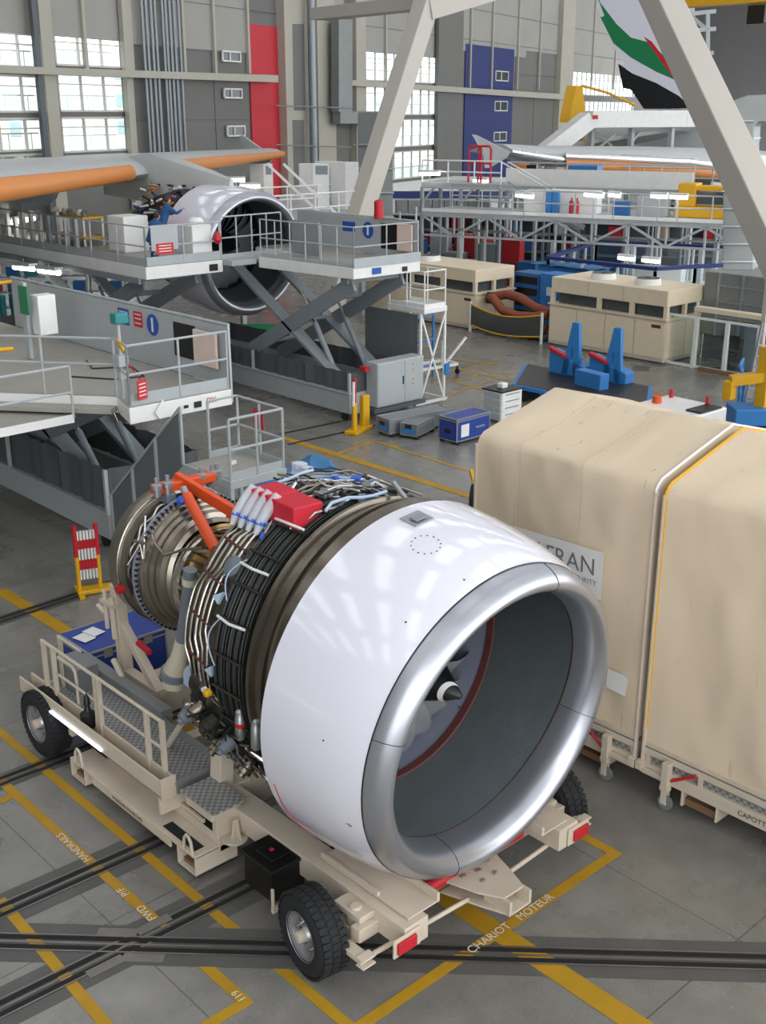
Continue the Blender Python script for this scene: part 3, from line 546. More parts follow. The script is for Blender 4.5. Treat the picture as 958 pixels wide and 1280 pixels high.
for x, y in ((6.39, 14.0), (6.62, 13.95), (6.39, 13.72), (6.39, 12.55), (6.39, 12.47), (6.39, 11.28), (6.39, 10.92)):
    P('post', MB().bx(x - .03, x + .03, y - .03, y + .03, .76, 1.67), parent=hr, bevel=.004)
P('gate_hoop', MB().tube([(6.45, 13.7, 1.5), (6.45, 13.3, 1.5), (6.45, 13.22, 1.44), (6.45, 13.2, 1.3), (6.45, 13.2, .9)], .022, 8), parent=hr, smooth=True, bevel=0)
P('black_hook', MB().lathe((6.33, 12.72, .86), (0, 0, 1), [(0, .08), (.03, .11), (.2, .11), (.24, .05), (.32, .03), (.34, .05), (.42, .04), (.5, .01)], 12), 'black', parent=wk, smooth=True, bevel=0)
text('N° 3', .13, (6.196, 12.42, .87), (0, -1, 0), (0, 0, 1), 'txtd', wk) if False else None
# rear engine stand (A-frames either side)
for s in (1, -1):
    X = 8.14 - s * .62
    p0, p1 = Vector((X, 13.75, .8)), Vector((X, 13.83, 2.25)); f0 = Vector((X, 12.85, .9))
    fr = P('support_frame', MB().beam(p0, p1, .16, .17).beam(p0.lerp(p1, .62), f0, .13, .12).beam((X, 13.8, .88), (X, 12.8, .88), .16, .14))
    P('adjust_rod', MB().tube([(X - .12, 13.98, 1.55), (X - .12, 14.0, 2.15)], .035, 8).tube([(X - .12, 13.78, 1.45), (X - .12, 13.8, 2.1)], .045, 8).bx(X - .17, X - .07, 13.7, 14.08, 1.95, 2.0).tube([(X - .12, 14.02, 1.78), (X - .12, 14.22, 1.84)], .035, 8), parent=fr, bevel=0)
    P('turbine_clamp', MB().bx(X - .1, X + .15, 13.0, 13.9, 2.18, 2.26).lathe((X, 13.75, 2.26), (0, 0, 1), [(0, .06), (.08, .06), (.1, .03), (.2, .03)], 10), parent=fr)
    P('brace_rod', MB().tube([(X - .3, 13.55, 1.25), (X - .42, 12.75, .8)], .045, 8), parent=fr, bevel=0)
    P('handle', MB().tube([(X - .05, 13.25, 1.55), (X - .05, 12.95, 1.5)], .045, 8), 'redp', parent=fr, bevel=0)
    # fan-case mount
    P('fan_mount', MB().beam((8.14 - s * 1.25, 10.45, .72), (8.14 - s * 1.18, 10.45, 1.45), .22, .2).bx(8.14 - s * 1.45, 8.14 - s * .9, 10.3, 10.6, .72, .80))
    P('mount_rod', MB().tube([(8.14 - s * 1.3, 11.0, 1.6), (8.14 - s * 1.35, 11.6, .78)], .04, 8), bevel=0)
    P('saddle', MB().bx(8.14 - s * .75, 8.14 - s * .55, 8.35, 8.6, .74, 1.0).bx(8.14 - s * .9, 8.14 - s * .3, 8.3, 8.66, .66, .75))

# ================================================================== TARPAULIN CRATES
def hsh(x, y, s=1.):
    return math.sin(x * 1.7 * s + 1.3 * math.sin(y * 1.1 * s)) * math.cos(y * 1.3 * s + .7 * math.sin(x * .9 * s))
def crate(y0, y1, label, sign, dz=0.):
    t = thing('covered_engine_crate', label, 'covered crate', (13.25, (y0 + y1) / 2, 0), 'tarpaulin covered crates')
    xa, xb = 11.62, 14.9; zb = .78
    prof = [(xa, zb)] + [(xa, zb + (4.28 + dz - zb) * k / 16) for k in range(1, 17)] + [(xa + .03, 4.35 + dz), (xa + .10, 4.405 + dz)] + [(xa + .1 + (1.55) * k / 7, 4.405 + dz + .40 * k / 7) for k in range(1, 8)] + [(xa + 1.65 + 1.53 * k / 7, 4.805 + dz - .40 * k / 7) for k in range(1, 8)] + [(xb - .03, 4.35 + dz), (xb, 4.28 + dz)] + [(xb, 4.28 + dz - (3.5) * k / 8) for k in range(1, 9)]
    n = max(14, int((y1 - y0) * 14)); rows = []
    for j in range(n + 1):
        f = j / n; y = y0 + .03 + (y1 - y0 - .06) * f; row = []
        for i, (x, z) in enumerate(prof):
            e = min(f, 1 - f); edge = min(1, e * 6)
            d = .034 * hsh(y * 1.6, z * .9) + .022 * hsh(y * 3.3 + 2, z * 2.1, 1.2) + .010 * hsh(y * 7 + 1, z * 3.7, 1.1) + .026 * math.sin((y * 1.2 + z * 1.9) * 2.2) * math.exp(-((z - 2.2) / 1.6) ** 2)
            d += .035 * math.sin(y * 9 + z) * max(0, (z - 3.4)) * (1 if z < 4.3 else 0) * .6
            if x == xa: row.append((x - d * edge * .8 - .012 * (1 - edge), y, z))
            elif x == xb: row.append((x + d * edge, y, z))
            else:
                sag = -.07 * math.sin(PI * f) * math.sin(PI * min(1, abs(x - 13.27) / 1.6)) ; row.append((x, y, z + sag * .8 + d * .4))
        rows.append(row)
    b = MB(); b.loft(rows, close=False)
    for ri, fl_ in ((0, 1), (n, 0)):
        o = ri * len(prof); b.f.append(tuple(range(o, o + len(prof))) if fl_ else tuple(range(o, o + len(prof)))[::-1])
    tp = b.build('tarpaulin', 'tarp', t, smooth=True, sharp=60)
    for f in ((.24, .60) if y1 - y0 < 4 else (.72, .86)):
        ys = y0 + (y1 - y0) * (1 - f); ro = rows[int(n * (1 - f))]; MB().tube([Vector(p) + (Vector((-.004, 0, 0)) if p[0] == xa else Vector((0, 0, .004))) for p in ro[8:34]], .006, 4).build('seam', 'cream', tp)
    ei = 0 if y1 > 8 else n
    MB().tube([Vector(p) + Vector((-.01, 0, .01)) for p in rows[ei][1:34]], .018, 6).build('edge_binding', 'white2' if y1 > 8 else 'yel', tp)
    hem = MB().bx(xa - .02, xa + .01, y0 + .03, y1 - .03, .76, .82); hem.build('hem', 'cream', tp)
    fr = MB().bx(xa - .02, xa + .06, y0 + .02, y1 - .02, .64, .73).bx(xa - .03, xa + .07, y0 + .02, y1 - .02, .34, .52).bx(xb - .1, xb, y0, y1, .34, .7).bx(xa, xb, y0 + .04, y0 + .12, .36, .7).bx(xa, xb, y1 - .12, y1 - .04, .36, .7)
    base = fr.build('base_frame', 'cream', t, bevel=.006)
    MB().bx(xa + .03, xa + .05, y0 + .1, y1 - .1, .52, .64).build('tread_strip', 'tread', base)
    k = y1 - .9
    while k > y0 + .3:
        MB().bx(xa - .03, xa + .0, k - .03, k + .03, .52, .66).build('stanchion', 'cream', base); k -= 1.25
    for yy in ((y0 + y1) / 2 - 1.0, (y0 + y1) / 2 + .75) if y1 - y0 < 4 else (y1 - 1.15, y1 - 3.4):
        MB().bx(xa - .02, xb, yy - .03, yy, .12, .36).bx(xa - .02, xb, yy + .48, yy + .51, .12, .36).build('skid_runner', 'cream', base, bevel=.004)
        MB().bx(xa + .02, xa + .5, yy + .02, yy + .46, .14, .24).build('skid_wood', 'wood', base)
    for yc, s in ((y1 - .02, -1), (y0 + .02, 1)):
        MB().bx(xa - .05, xa + .02, yc - .018, yc + .018, .38, 4.26).build('corner_tube', 'cream', t, bevel=.008)
        yk = yc + s * .42
        MB().bx(xa - .14, xa - .03, yk - .05, yk + .05, .36, .70).bx(xa - .12, xa - .02, yc - .05, yc + .05, .42, .54).bx(xa - .1, xa - .04, min(yk, yc), max(yk, yc), .40, .46).build('caster_bracket', 'cream', t, bevel=.006)
        c = MB().lathe((xa - .115, yk - .02, .11), (1, 0, 0), [(0, .05), (.005, .105), (.05, .105), (.055, .05)], 22).build('caster', 'alu', t, smooth=True)
        MB().lathe((xa - .12, yk - .02, .11), (1, 0, 0), [(0, .03), (.065, .03)], 10).build('hub', 'white2', c, smooth=True)
        MB().bx(xa - .13, xa - .118, yk - .05, yk + .04, .09, .30).bx(xa - .06, xa - .048, yk - .05, yk + .04, .09, .30).bx(xa - .14, xa - .04, yk - .06, yk + .06, .29, .36).build('caster_fork', 'cream', c, bevel=.004)
        MB().tube([(xa - .06, yk + s * .06, .44), (xa - .04, yk + s * .4, .66)], .022, 7).build('locking_lever', 'redp', t, smooth=True)
    return t, tp
c1, tp1 = crate(7.555, 10.62, 'beige tarpaulin covered crate standing behind the engine intake, with a white sign', True)
c2, tp2 = crate(2.4, 7.47, 'beige tarpaulin covered crate cut off by the right frame edge, with no sign', False, -.02)
text('CAPOTTA', .10, (11.582, 5.78, .43), (0, -1, 0), (0, 0, 1), 'txtd', c2)
s_ = thing('company_sign', 'white paper sign with grey lettering on the tarpaulin crate behind the intake', 'sign', (11.57, 9.1, 2.6))
MB().prism([(11.55, 8.27, 2.60), (11.55, 10.05, 2.62), (11.55, 10.05, 3.22), (11.55, 8.27, 3.27)], (.006, 0, 0)).build('sheet', 'white2', s_)
text('SAFRAN', .34, (11.547, 9.0, 3.0), (0, -1, .02), (0, 0, 1), 'pipe', s_)
text('AEROSPACE DEFENCE SECURITY', .105, (11.548, 9.12, 2.79), (0, -1, .02), (0, 0, 1), 'mgrey', s_)
lp = MB().prism([(11.56, 8.1, 1.38), (11.56, 7.78, 1.36), (11.56, 7.75, 1.62), (11.56, 7.82, 1.66), (11.56, 8.08, 1.66)], (.004, 0, 0)).build('shipping_label', 'white2', None)
tag(lp, 'torn white paper label taped low on the tarpaulin crate by the gap', 'label')
# ================================================================== SCISSOR LIFT DOCKS
def lift(name, label, X0, X1, Y0, Y1, zb, zs, z0, bevel=.01):
    """base frame, rubber skirt, scissor arms up to a platform underside at z0"""
    t = thing(name, label, 'scissor lift', ((X0 + X1) / 2, (Y0 + Y1) / 2, 0), 'scissor lift docks')
    bf = MB()
    for x in (X0, X1): bf.beam((x, Y0, (zb + .12) / 2 + .1), (x, Y1, (zb + .12) / 2 + .1), .14, zb - .12)
    for y in (Y0, Y1): bf.beam((X0, y, (zb + .12) / 2 + .1), (X1, y, (zb + .12) / 2 + .1), .14, zb - .12)
    for x in (X0, X1): bf.beam((x, Y0 - .05, zb + .08), (x, Y1 + .05, zb + .08), .22, .06)
    base = bf.build('base_frame', 'lgrey', t, bevel=bevel)
    for x in (X0, X1):
        for y in (Y0 + .3, Y1 - .3): MB().lathe((x - .06, y, .12), (1, 0, 0), [(0, .06), (.01, .12), (.11, .12), (.12, .06)], 16).build('wheel', 'rubber', base, smooth=True)
    sk = MB()
    def wav(p, q, n):
        p, q = Vector(p), Vector(q); d = (q - p).normalized(); nn = Vector((-d.y, d.x, 0)); rr = []
        for k in range(n + 1):
            c = p.lerp(q, k / n) + nn * (.03 * math.sin(k * 2.1) + .02 * math.sin(k * .9)); rr.append([Vector((c.x, c.y, zb + .1)), Vector((c.x, c.y, zs)) + nn * .03 * math.sin(k * 1.3)])
        sk.loft(rr, close=False)
    wav((X0, Y1, 0), (X0, Y0, 0), 60); wav((X0, Y0, 0), (X1, Y0, 0), 20); wav((X1, Y0, 0), (X1, Y1, 0), 60); wav((X1, Y1, 0), (X0, Y1, 0), 20)
    sk.build('skirt', 'skirt', t, smooth=True)
    for y in (Y0 + .03, (Y0 + Y1) / 2, Y1): MB().box((X0 - .05, y, (zb + zs) / 2), (.08, .08, zs - zb)).build('skirt_post', 'lgrey', base)
    ya, yb = Y0 + .5, Y0 + (Y1 - Y0) * .66; zl = zb + .05
    for x in (X0 + .25, X1 - .25):
        MB().beam((x, yb, zl), (x, ya - .35, z0 - .12), .10, .46, up=(0, -(z0 - zl), -(yb - ya)) ).build('scissor_arm', 'mgrey', t, bevel=bevel)
        xi = x + (.16 if x < (X0 + X1) / 2 else -.16)
        MB().beam((xi, ya, zl), (xi, yb - .1, z0 - .12), .10, .42, up=(0, (yb - ya), 0)).build('scissor_arm', 'mgrey', t, bevel=bevel)
    for f in (.25, .5, .75):
        y = yb + (ya - yb) * f; z = zl + (z0 - zl) * f
        MB().tube([(X0 + .25, y, z), (X1 - .25, y, z)], .07, 10).build('cross_tube', 'mgrey', t, smooth=True)
    for x in (X0 + .6, X1 - .6):
        p, q = Vector((x, ya + .9, zl + .35)), Vector((x, (ya + yb) / 2 - .4, z0 - .65))
        c = MB().tube([p, p.lerp(q, .6)], .085, 12).build('hydraulic_cylinder', 'mgrey', t, smooth=True)
        MB().tube([p.lerp(q, .6), q], .05, 10).build('piston', 'steel', c, smooth=True)
    MB().beam((X0 + .1, ya - .1, z0 - .07), (X1 - .1, ya - .1, z0 - .07), .3, .14).beam((X0 + .1, yb, z0 - .07), (X1 - .1, yb, z0 - .07), .3, .14).build('top_beam', 'mgrey', t, bevel=bevel)
    return t
def skin(poly, z0, z1, parent, m='white2', name='platform'):
    return MB().prism([(p[0], p[1], z0) for p in poly], (0, 0, z1 - z0)).build(name, m, parent, bevel=.012)
def sheet(p, q, z0, z1, parent, m='lgrey', name='side_panel', t=.03):
    p, q = Vector((p[0], p[1], 0)), Vector((q[0], q[1], 0))
    return MB().beam((p.x, p.y, (z0 + z1) / 2), (q.x, q.y, (z0 + z1) / 2), t, z1 - z0).build(name, m, parent, bevel=.004)
# --- nearest lift, beside the engine tail
L1 = lift('scissor_lift_dock', 'grey scissor lift platform nearest the engine tail, angled deck and blue stickers', 11.1, 13.3, 20.4, 29.5, .72, 1.75, 3.25)
D0, D1 = Vector((10.75, 19.15, 0)), Vector((0.27, 32.0, 0))  # left end of the deck lengthened out of view to shade the floor
poly = [(10.45, 18.2), (12.75, 18.2), (12.75, 39.5), (0.27, 39.5), (D1.x, D1.y), (D0.x, D0.y)]
pf = skin(poly, 3.25, 3.56, L1); skin([(p[0] + .0, p[1] + .02) for p in poly], 3.565, 3.585, L1, 'deck', 'deck_floor')
sheet((12.75, 18.25), (12.75, 27.5), 3.6, 4.78, L1)
MB().tube([(12.75, 18.22, 3.3), (12.75, 18.22, 4.82), (12.75, 27.5, 4.82)], .03, 8).build('panel_frame', 'lgrey', L1, smooth=True)
def stick(Y0, Y1, z0, z1, X, m, par, name='notice', round_=False):
    if round_: return MB().lathe((X, (Y0 + Y1) / 2, (z0 + z1) / 2), (-1, 0, 0), [(0, (z1 - z0) / 2), (.004, (z1 - z0) / 2)], 24).build(name, m, par)
    return MB().bx(X - .004, X, min(Y0, Y1), max(Y0, Y1), z0, z1).build(name, m, par)
XS = 12.73
stick(21.9, 22.35, 4.33, 4.68, XS, 'signblue', L1); stick(21.35, 21.7, 4.35, 4.68, XS, 'signred', L1); stick(20.75, 21.15, 4.24, 4.7, XS, 'signblue', L1, round_=True)
for dz in (.06, .16, .25): stick(21.95, 22.3, 4.35 + dz, 4.37 + dz, XS - .005, 'white2', L1, 'print_line'); stick(21.4, 21.65, 4.36 + dz, 4.38 + dz, XS - .005, 'white2', L1, 'print_line')
stick(20.92, 20.99, 4.32, 4.62, XS - .005, 'white2', L1, 'pictogram')
stick(19.35, 20.15, 3.95, 4.65, XS, 'black', L1, 'window_opening')
MB().bx(12.62, 12.68, 18.5, 19.3, 3.92, 4.62).build('pad_board', 'pink', L1, bevel=.02)
stick2 = MB().bx(11.85, 12.02, 18.185, 18.19, 3.33, 3.45).bx(11.62, 11.72, 18.185, 18.19, 3.36, 3.42).build('label_plate', 'black', L1)
text('DX', .16, (12.25, 18.185, 3.42), (1, 0, 0), (0, 0, 1), 'signred', L1)
fr = railing(L1, [(10.5, 18.25, 3.58), (12.7, 18.25, 3.58)], 1.12, (1., .52), .024, 1.1, toe=.22)
railing(L1, [(D0.x, D0.y, 3.58), (8.92, 21.39, 3.58), (D1.x, D1.y, 3.58)], 1.1, (1., .55), .026, 1.25)
railing(L1, [(10.5, 18.25, 3.58), (D0.x, D0.y, 3.58)], 1.12, (1., .52), .024, 1.1)
railing(L1, [(8.2, 25.2, 3.58), (11.6, 26.2, 3.58)], 1.0, (1., .5), .026, 1.2, name='inner_rail')
for p, q in (((7.4, 22.2, 4.25), (9.9, 21.6, 4.25)), ((7.4, 22.7, 4.3), (9.6, 22.4, 4.3)), ((9.2, 26.6, 4.75), (12.6, 27.2, 4.75))):
    MB().tube([p, q], .045, 10).build('yellow_bar', 'yel', L1, smooth=True)
# fold-out flaps along the angled edge
dd = (D1 - D0).normalized(); nn = Vector((dd.y, -dd.x, 0)); nn = nn if nn.x < 0 else -nn
fp = [D0 + nn * .02, D1 + nn * .02, D1 + nn * .35, D0 + nn * .35]
MB().prism([(p.x, p.y, 3.30) for p in fp], (0, 0, .10)).build('flap', 'deck', L1, bevel=.01)
f2 = [Vector(g(92, 500, 3.3)), Vector(g(92, 519, 3.3)), Vector(g(-30, 543, 3.3)), Vector(g(-30, 515, 3.3))]
MB().prism([(p.x, p.y, 3.22) for p in f2], (0, 0, .03)).build('flap', 'deck', L1, bevel=.005)
MB().beam((f2[1].x, f2[1].y, 3.24), (f2[2].x, f2[2].y, 3.24), .03, .16).build('flap_edge', 'white2', L1)
railing(L1, [(f2[1].x, f2[1].y, 3.24), (f2[2].x, f2[2].y, 3.24)], 1.0, (1., .5), .026, 1.4)
# control box and pendant on the deck corner
bp = Vector((10.75, 18.9, 3.58))
cbx = MB().bx(11.2, 11.62, 23.0, 23.35, 4.15, 5.0).build('control_box', 'white2', L1, bevel=.02)
MB().bx(11.1, 11.18, 23.4, 23.6, 3.6, 5.25).build('box_post', 'lgrey', cbx); MB().bx(11.02, 11.05, 23.1, 23.5, 4.6, 5.2).build('green_notice', 'green', cbx)
MB().tube([(10.72, 18.85, 3.58), (10.72, 18.85, 5.0)], .035, 8).build('pendant_post', 'lgrey', L1)
MB().bx(10.62, 10.84, 18.75, 18.95, 4.2, 4.42).bx(10.66, 10.8, 18.8, 18.92, 3.95, 4.12).build('pendant_box', 'lgrey', L1, bevel=.02)
MB().beam((10.66, 18.8, 4.72), (10.78, 18.84, 4.50), .09, .09).build('pendant_grip', 'yel', L1, bevel=.02)
MB().bx(10.62, 10.9, 18.75, 18.98, 5.0, 5.2).build('pendant_head', 'teal', L1, bevel=.03)
stg = MB().box((10.72, 18.15, 3.88), (.24, .02, .36), .3).build('red_tag', 'signred', L1)
for k in range(4): MB().box((10.72, 18.137, 3.78 + .07 * k), (.18, .004, .02), .3).build('print_line', 'white2', stg)
MB().tube([(10.72, 18.2, 4.05), (10.72, 18.6, 4.3)], .012, 6).build('tag_cord', 'redp', L1)
wf = MB().prism([ay(203, 499, 18.16), ay(194, 516, 18.16), ay(200, 524, 18.16), ay(212, 514, 18.16)], (.0, -.012, 0)); wf = wf.build('paper_notice', 'white2', None)
tag(wf, 'small white paper hanging off the front edge of the nearest lift platform', 'paper')
hz = MB().tube([(10.9, 21.2, 3.6), (11.4, 20.4, 3.6), (12.0, 20.2, 3.6), (12.3, 21.2, 3.6), (11.6, 21.6, 3.6), (11.9, 22.4, 3.61)], .018, 6); tag(hz.build('air_hose', 'dark', None, smooth=True), 'dark hose lying loose on the deck of the nearest lift', 'hose')
# --- access stand with stair beside it
A = thing('access_stand', 'grey steel landing with guardrail and mesh-sided stair under the nearest lift', 'access stand', (11.6, 17.2, 0))
sz = 2.6
skin([(10.95, 15.8), (12.2, 15.8), (12.2, 17.25), (10.95, 17.25)], sz - .16, sz, A, 'lgrey', 'landing')
MB().bx(11.0, 12.15, 15.86, 17.2, sz + .002, sz + .012).build('landing_floor', 'deck', A)
for x, y in ((10.99, 15.84), (12.16, 15.84), (12.16, 17.21), (10.99, 17.21)): MB().bx(x - .04, x + .04, y - .04, y + .04, 0, sz - .16).build('leg', 'lgrey', A, bevel=.006)
railing(A, [(10.99, 15.84, sz), (12.16, 15.84, sz), (12.16, 17.21, sz), (11.5, 17.21, sz)], 1.1, (1., .5), .026, .62, toe=.15)
MB().beam((12.1, 15.9, .8), (11.05, 15.9, 2.2), .05, .05).build('brace', 'lgrey', A)
sg = MB(); 
for x in (10.98, 11.9):
    sg.beam((x, 17.2, sz - .1), (x, 20.2, .1), .05, .22)
sg.build('stringer', 'lgrey', A)
for k in range(10): MB().bx(10.98, 11.9, 17.3 + k * .28, 17.56 + k * .28, sz - .26 - k * .245, sz - .23 - k * .245).build('tread', 'tread', A)
for x in (10.95,):
    MB().prism([(x, 17.25, sz + 1.05), (x, 17.25, sz), (x, 20.1, .25), (x, 20.1, 1.25)], (.015, 0, 0)).build('mesh_side', 'mesh', A)
    for k in range(4): MB().bx(x - .04, x, 17.25 + k * .93 - .03, 17.25 + k * .93 + .03, sz - k * .80, sz + 1.08 - k * .78).build('stair_post', 'lgrey', A)
    MB().tube([(x - .02, 17.25, sz + 1.08), (x - .02, 20.1, 1.27)], .024, 8).build('stair_rail', 'lgrey', A, smooth=True)
MB().bx(12.185, 12.2, 16.45, 16.75, sz + .55, sz + .95).build('red_flag', 'signred', A)
r_ = MB().tube([(11.5, 16.6, sz + .03), (11.62, 16.55, sz + .06)], .05, 10); tag(r_.build('cable_roll', 'white2', None, smooth=True), 'white roll lying on the access stand landing', 'roll')
ext = thing('fire_extinguisher', 'red fire extinguisher standing under the access stand landing', 'fire extinguisher', (11.35, 16.2, 0))
MB().lathe((11.35, 16.2, 0), (0, 0, 1), [(0, .09), (.6, .09), (1.2, .09), (1.8, .09), (1.95, .04)], 16).build('cylinder', 'redp', ext, smooth=True)
MB().lathe((11.35, 16.2, 1.95), (0, 0, 1), [(0, .03), (.08, .03), (.1, .05), (.12, .05)], 10).build('valve', 'black', ext, smooth=True)
# --- second lift, right of the hung engine
L2 = lift('scissor_lift_dock', 'grey scissor lift with control cabinet on the right of the engine under the wing', 21.75, 24.2, 24.95, 34.5, .75, 1.45, 4.15)
p2 = skin([(21.7, 24.75), (24.35, 24.75), (24.35, 31), (22.9, 31), (22.9, 28.75), (21.35, 28.75)], 4.2, 4.52, L2)
skin([(21.75, 24.8), (24.3, 24.8), (24.3, 31), (22.95, 31), (22.95, 28.7), (21.45, 28.7)], 4.525, 4.54, L2, 'deck', 'deck_floor')
MB().bx(21.7, 24.35, 24.73, 24.75, 4.5, 4.78).build('toe_plate', 'lgrey', L2)
sheet((24.3, 24.8), (24.3, 30.5), 4.55, 5.62, L2); MB().tube([(24.3, 24.8, 4.3), (24.3, 24.8, 5.66), (24.3, 30.5, 5.66)], .03, 8).build('panel_frame', 'lgrey', L2, smooth=True)
railing(L2, [(21.75, 24.8, 4.54), (24.3, 24.8, 4.54)], 1.1, (1., .5), .022, 1.2)
railing(L2, [(21.75, 24.8, 4.54), (21.4, 28.7, 4.54)], 1.1, (1., .5), .022, .62, toe=.1)
stick(27.6, 28.2, 5.15, 5.45, 24.28, 'signblue', L2); stick(26.75, 27.25, 5.0, 5.5, 24.28, 'signblue', L2, round_=True); stick(25.7, 26.4, 4.75, 5.5, 24.28, 'black', L2, 'window_opening')
stick(26.96, 27.04, 5.1, 5.4, 24.274, 'white2', L2, 'pictogram')
MB().bx(24.18, 24.24, 24.95, 25.6, 4.75, 5.55).build('pad_board', 'pink', L2, bevel=.02)
MB().bx(22.4, 22.75, 24.722, 24.73, 4.28, 4.46).build('notice', 'signblue', L2); MB().bx(23.6, 23.8, 24.722, 24.73, 4.26, 4.4).build('label_plate', 'black', L2)
MB().lathe((24.0, 26.2, 5.66), (0, 0, 1), [(0, .14), (.5, .14), (.55, .08)], 12).build('beacon', 'redp', L2, smooth=True)
MB().bx(22.3, 22.34, 27.0, 28.3, 4.6, 5.6).build('clear_panel', 'alu', L2)
cb = MB().bx(22.25, 24.15, 24.35, 24.85, .42, 1.75).build('control_cabinet', 'lgrey', L2, bevel=.02)
for x0, x1 in ((22.28, 23.33), (23.36, 24.12)): MB().bx(x0, x1, 24.335, 24.35, .46, 1.72).build('cabinet_door', 'lgrey', cb, bevel=.006)
MB().bx(23.26, 23.30, 24.32, 24.335, 1.0, 1.25).build('door_handle', 'black', cb)
for z in (1.55, 1.4, 1.1, .95): MB().lathe((23.7, 24.335, z), (0, -1, 0), [(0, .035), (.01, .035)], 8).build('indicator', 'yel', cb)
MB().bx(22.0, 22.15, 24.6, 24.85, 1.5, 1.65).build('red_lamp', 'redp', L2)
MB().bx(22.1, 24.2, 24.3, 24.4, .28, .40).build('cable_tray', 'dgrey', L2)
# --- lift at the left of the hung engine
L3 = lift('scissor_lift_dock', 'long grey lift platform left of the engine under the wing, with a red notice', 17.85, 20.2, 30.0, 41.0, .75, 1.5, 4.05)
skin([(17.7, 29.3), (20.4, 29.3), (20.4, 44), (17.7, 44)], 4.1, 4.46, L3); skin([(17.75, 29.35), (20.35, 29.35), (20.35, 44), (17.75, 44)], 4.465, 4.48, L3, 'deck', 'deck_floor')
MB().bx(17.62, 17.7, 29.6, 43.5, 3.95, 4.12).build('edge_beam', 'mgrey', L3)
railing(L3, [(17.76, 29.35, 4.48), (17.76, 43.5, 4.48)], 1.1, (1., .5), .026, 1.55, toe=.22)
railing(L3, [(17.76, 29.35, 4.48), (20.35, 29.35, 4.48)], 1.1, (1., .5), .026, 1.5, toe=.25)
MB().bx(17.95, 18.85, 29.31, 29.34, 4.9, 5.62).build('notice_board', 'lgrey', L3)
nb = MB().bx(18.1, 18.68, 29.295, 29.31, 4.78, 5.1).build('red_notice', 'signred', L3)
for k in range(3): MB().bx(18.18, 18.6, 29.288, 29.294, 4.86 + k * .08, 4.885 + k * .08).build('print_line', 'white2', nb)
MB().bx(19.9, 20.2, 29.28, 29.3, 4.16, 4.36).build('label_plate', 'black', L3)
MB().lathe((20.25, 29.3, 4.95), (0, 0, 1), [(0, .06), (.12, .13), (.25, .1), (.36, .05)], 10).build('red_lamp_cover', 'redp', L3, smooth=True)
# bridge in front of the intake
Bg = thing('bridge_walkway', 'narrow railed walkway bridging between the two lifts in front of the hung engine', 'walkway', (20.9, 29.0, 4.3))
skin([(20.42, 28.85), (21.34, 28.85), (21.34, 29.7), (20.42, 29.7)], 4.3, 4.46, Bg, 'lgrey', 'deck')
q0, q1 = Vector(g(268, 306, 4.46)), Vector(g(342, 297, 4.46))
MB().beam(Vector((20.45, 29.75, 4.4)), Vector((22.9, 29.9, 4.4)), .7, .12).build('deck_extension', 'lgrey', Bg)
railing(Bg, [(20.45, 29.42, 4.46), (22.9, 29.6, 4.46)], 1.25, (1., .5), .024, .6, toe=.14)
# tools and kit on that platform
rr = random.Random(5)
for k in range(9):
    y = 35.0 + k * .62; hgt = rr.uniform(.7, 1.1)
    o = MB().bx(18.6, 18.72, y, y + .2, 4.48, 4.48 + hgt).build('support_prop', rr.choice(('white2', 'white2', 'lgrey')), None, bevel=.01)
    tag(o, 'pale prop on the left lift deck, %s from the white cabinet' % ORD[k], 'prop', 'props on the left lift deck')
tr = thing('tool_trolley', 'yellow-topped trolley among white props on the lift deck under the wing', 'trolley', (19.4, 36.5, 4.48))
MB().bx(19.0, 19.8, 35.2, 37.8, 5.35, 5.42).build('top_tray', 'yel', tr, bevel=.01); MB().bx(19.0, 19.8, 35.2, 37.8, 4.7, 4.76).build('lower_tray', 'yel', tr, bevel=.01)
for x in (19.05, 19.75):
    for y in (35.25, 37.75): MB().bx(x - .03, x + .03, y - .03, y + .03, 4.48, 5.35).build('leg', 'white2', tr)
for k in range(5):
    o = MB().lathe((19.25 + .1 * (k % 2), 35.5 + k * .5, 5.42), (0, 0, 1), [(0, .1), (.12, .13), (.2, .06)], 10).build('small_part', rr.choice(('white2', 'teal', 'alu')), None, smooth=True)
    tag(o, 'small loose component on the yellow trolley tray, %s from the white cabinet' % ORD[k], 'component', 'components on the yellow trolley')
bx_ = MB().bx(19.0, 19.9, 32.6, 33.6, 4.48, 5.6).build('equipment_cabinet', 'white2', None, bevel=.03); tag(bx_, 'plain white cabinet on the lift deck left of the crouching worker', 'cabinet')
cab2 = thing('equipment_box', 'white box with round gauge beside the intake on the left lift', 'box', (19.9, 29.9, 4.48))
MB().bx(19.55, 20.25, 29.6, 30.2, 4.48, 5.5).build('body', 'white2', cab2, bevel=.03); MB().lathe((19.9, 29.9, 5.5), (0, 0, 1), [(0, .2), (.1, .24), (.2, .16)], 14).build('dome', 'white2', cab2, smooth=True)
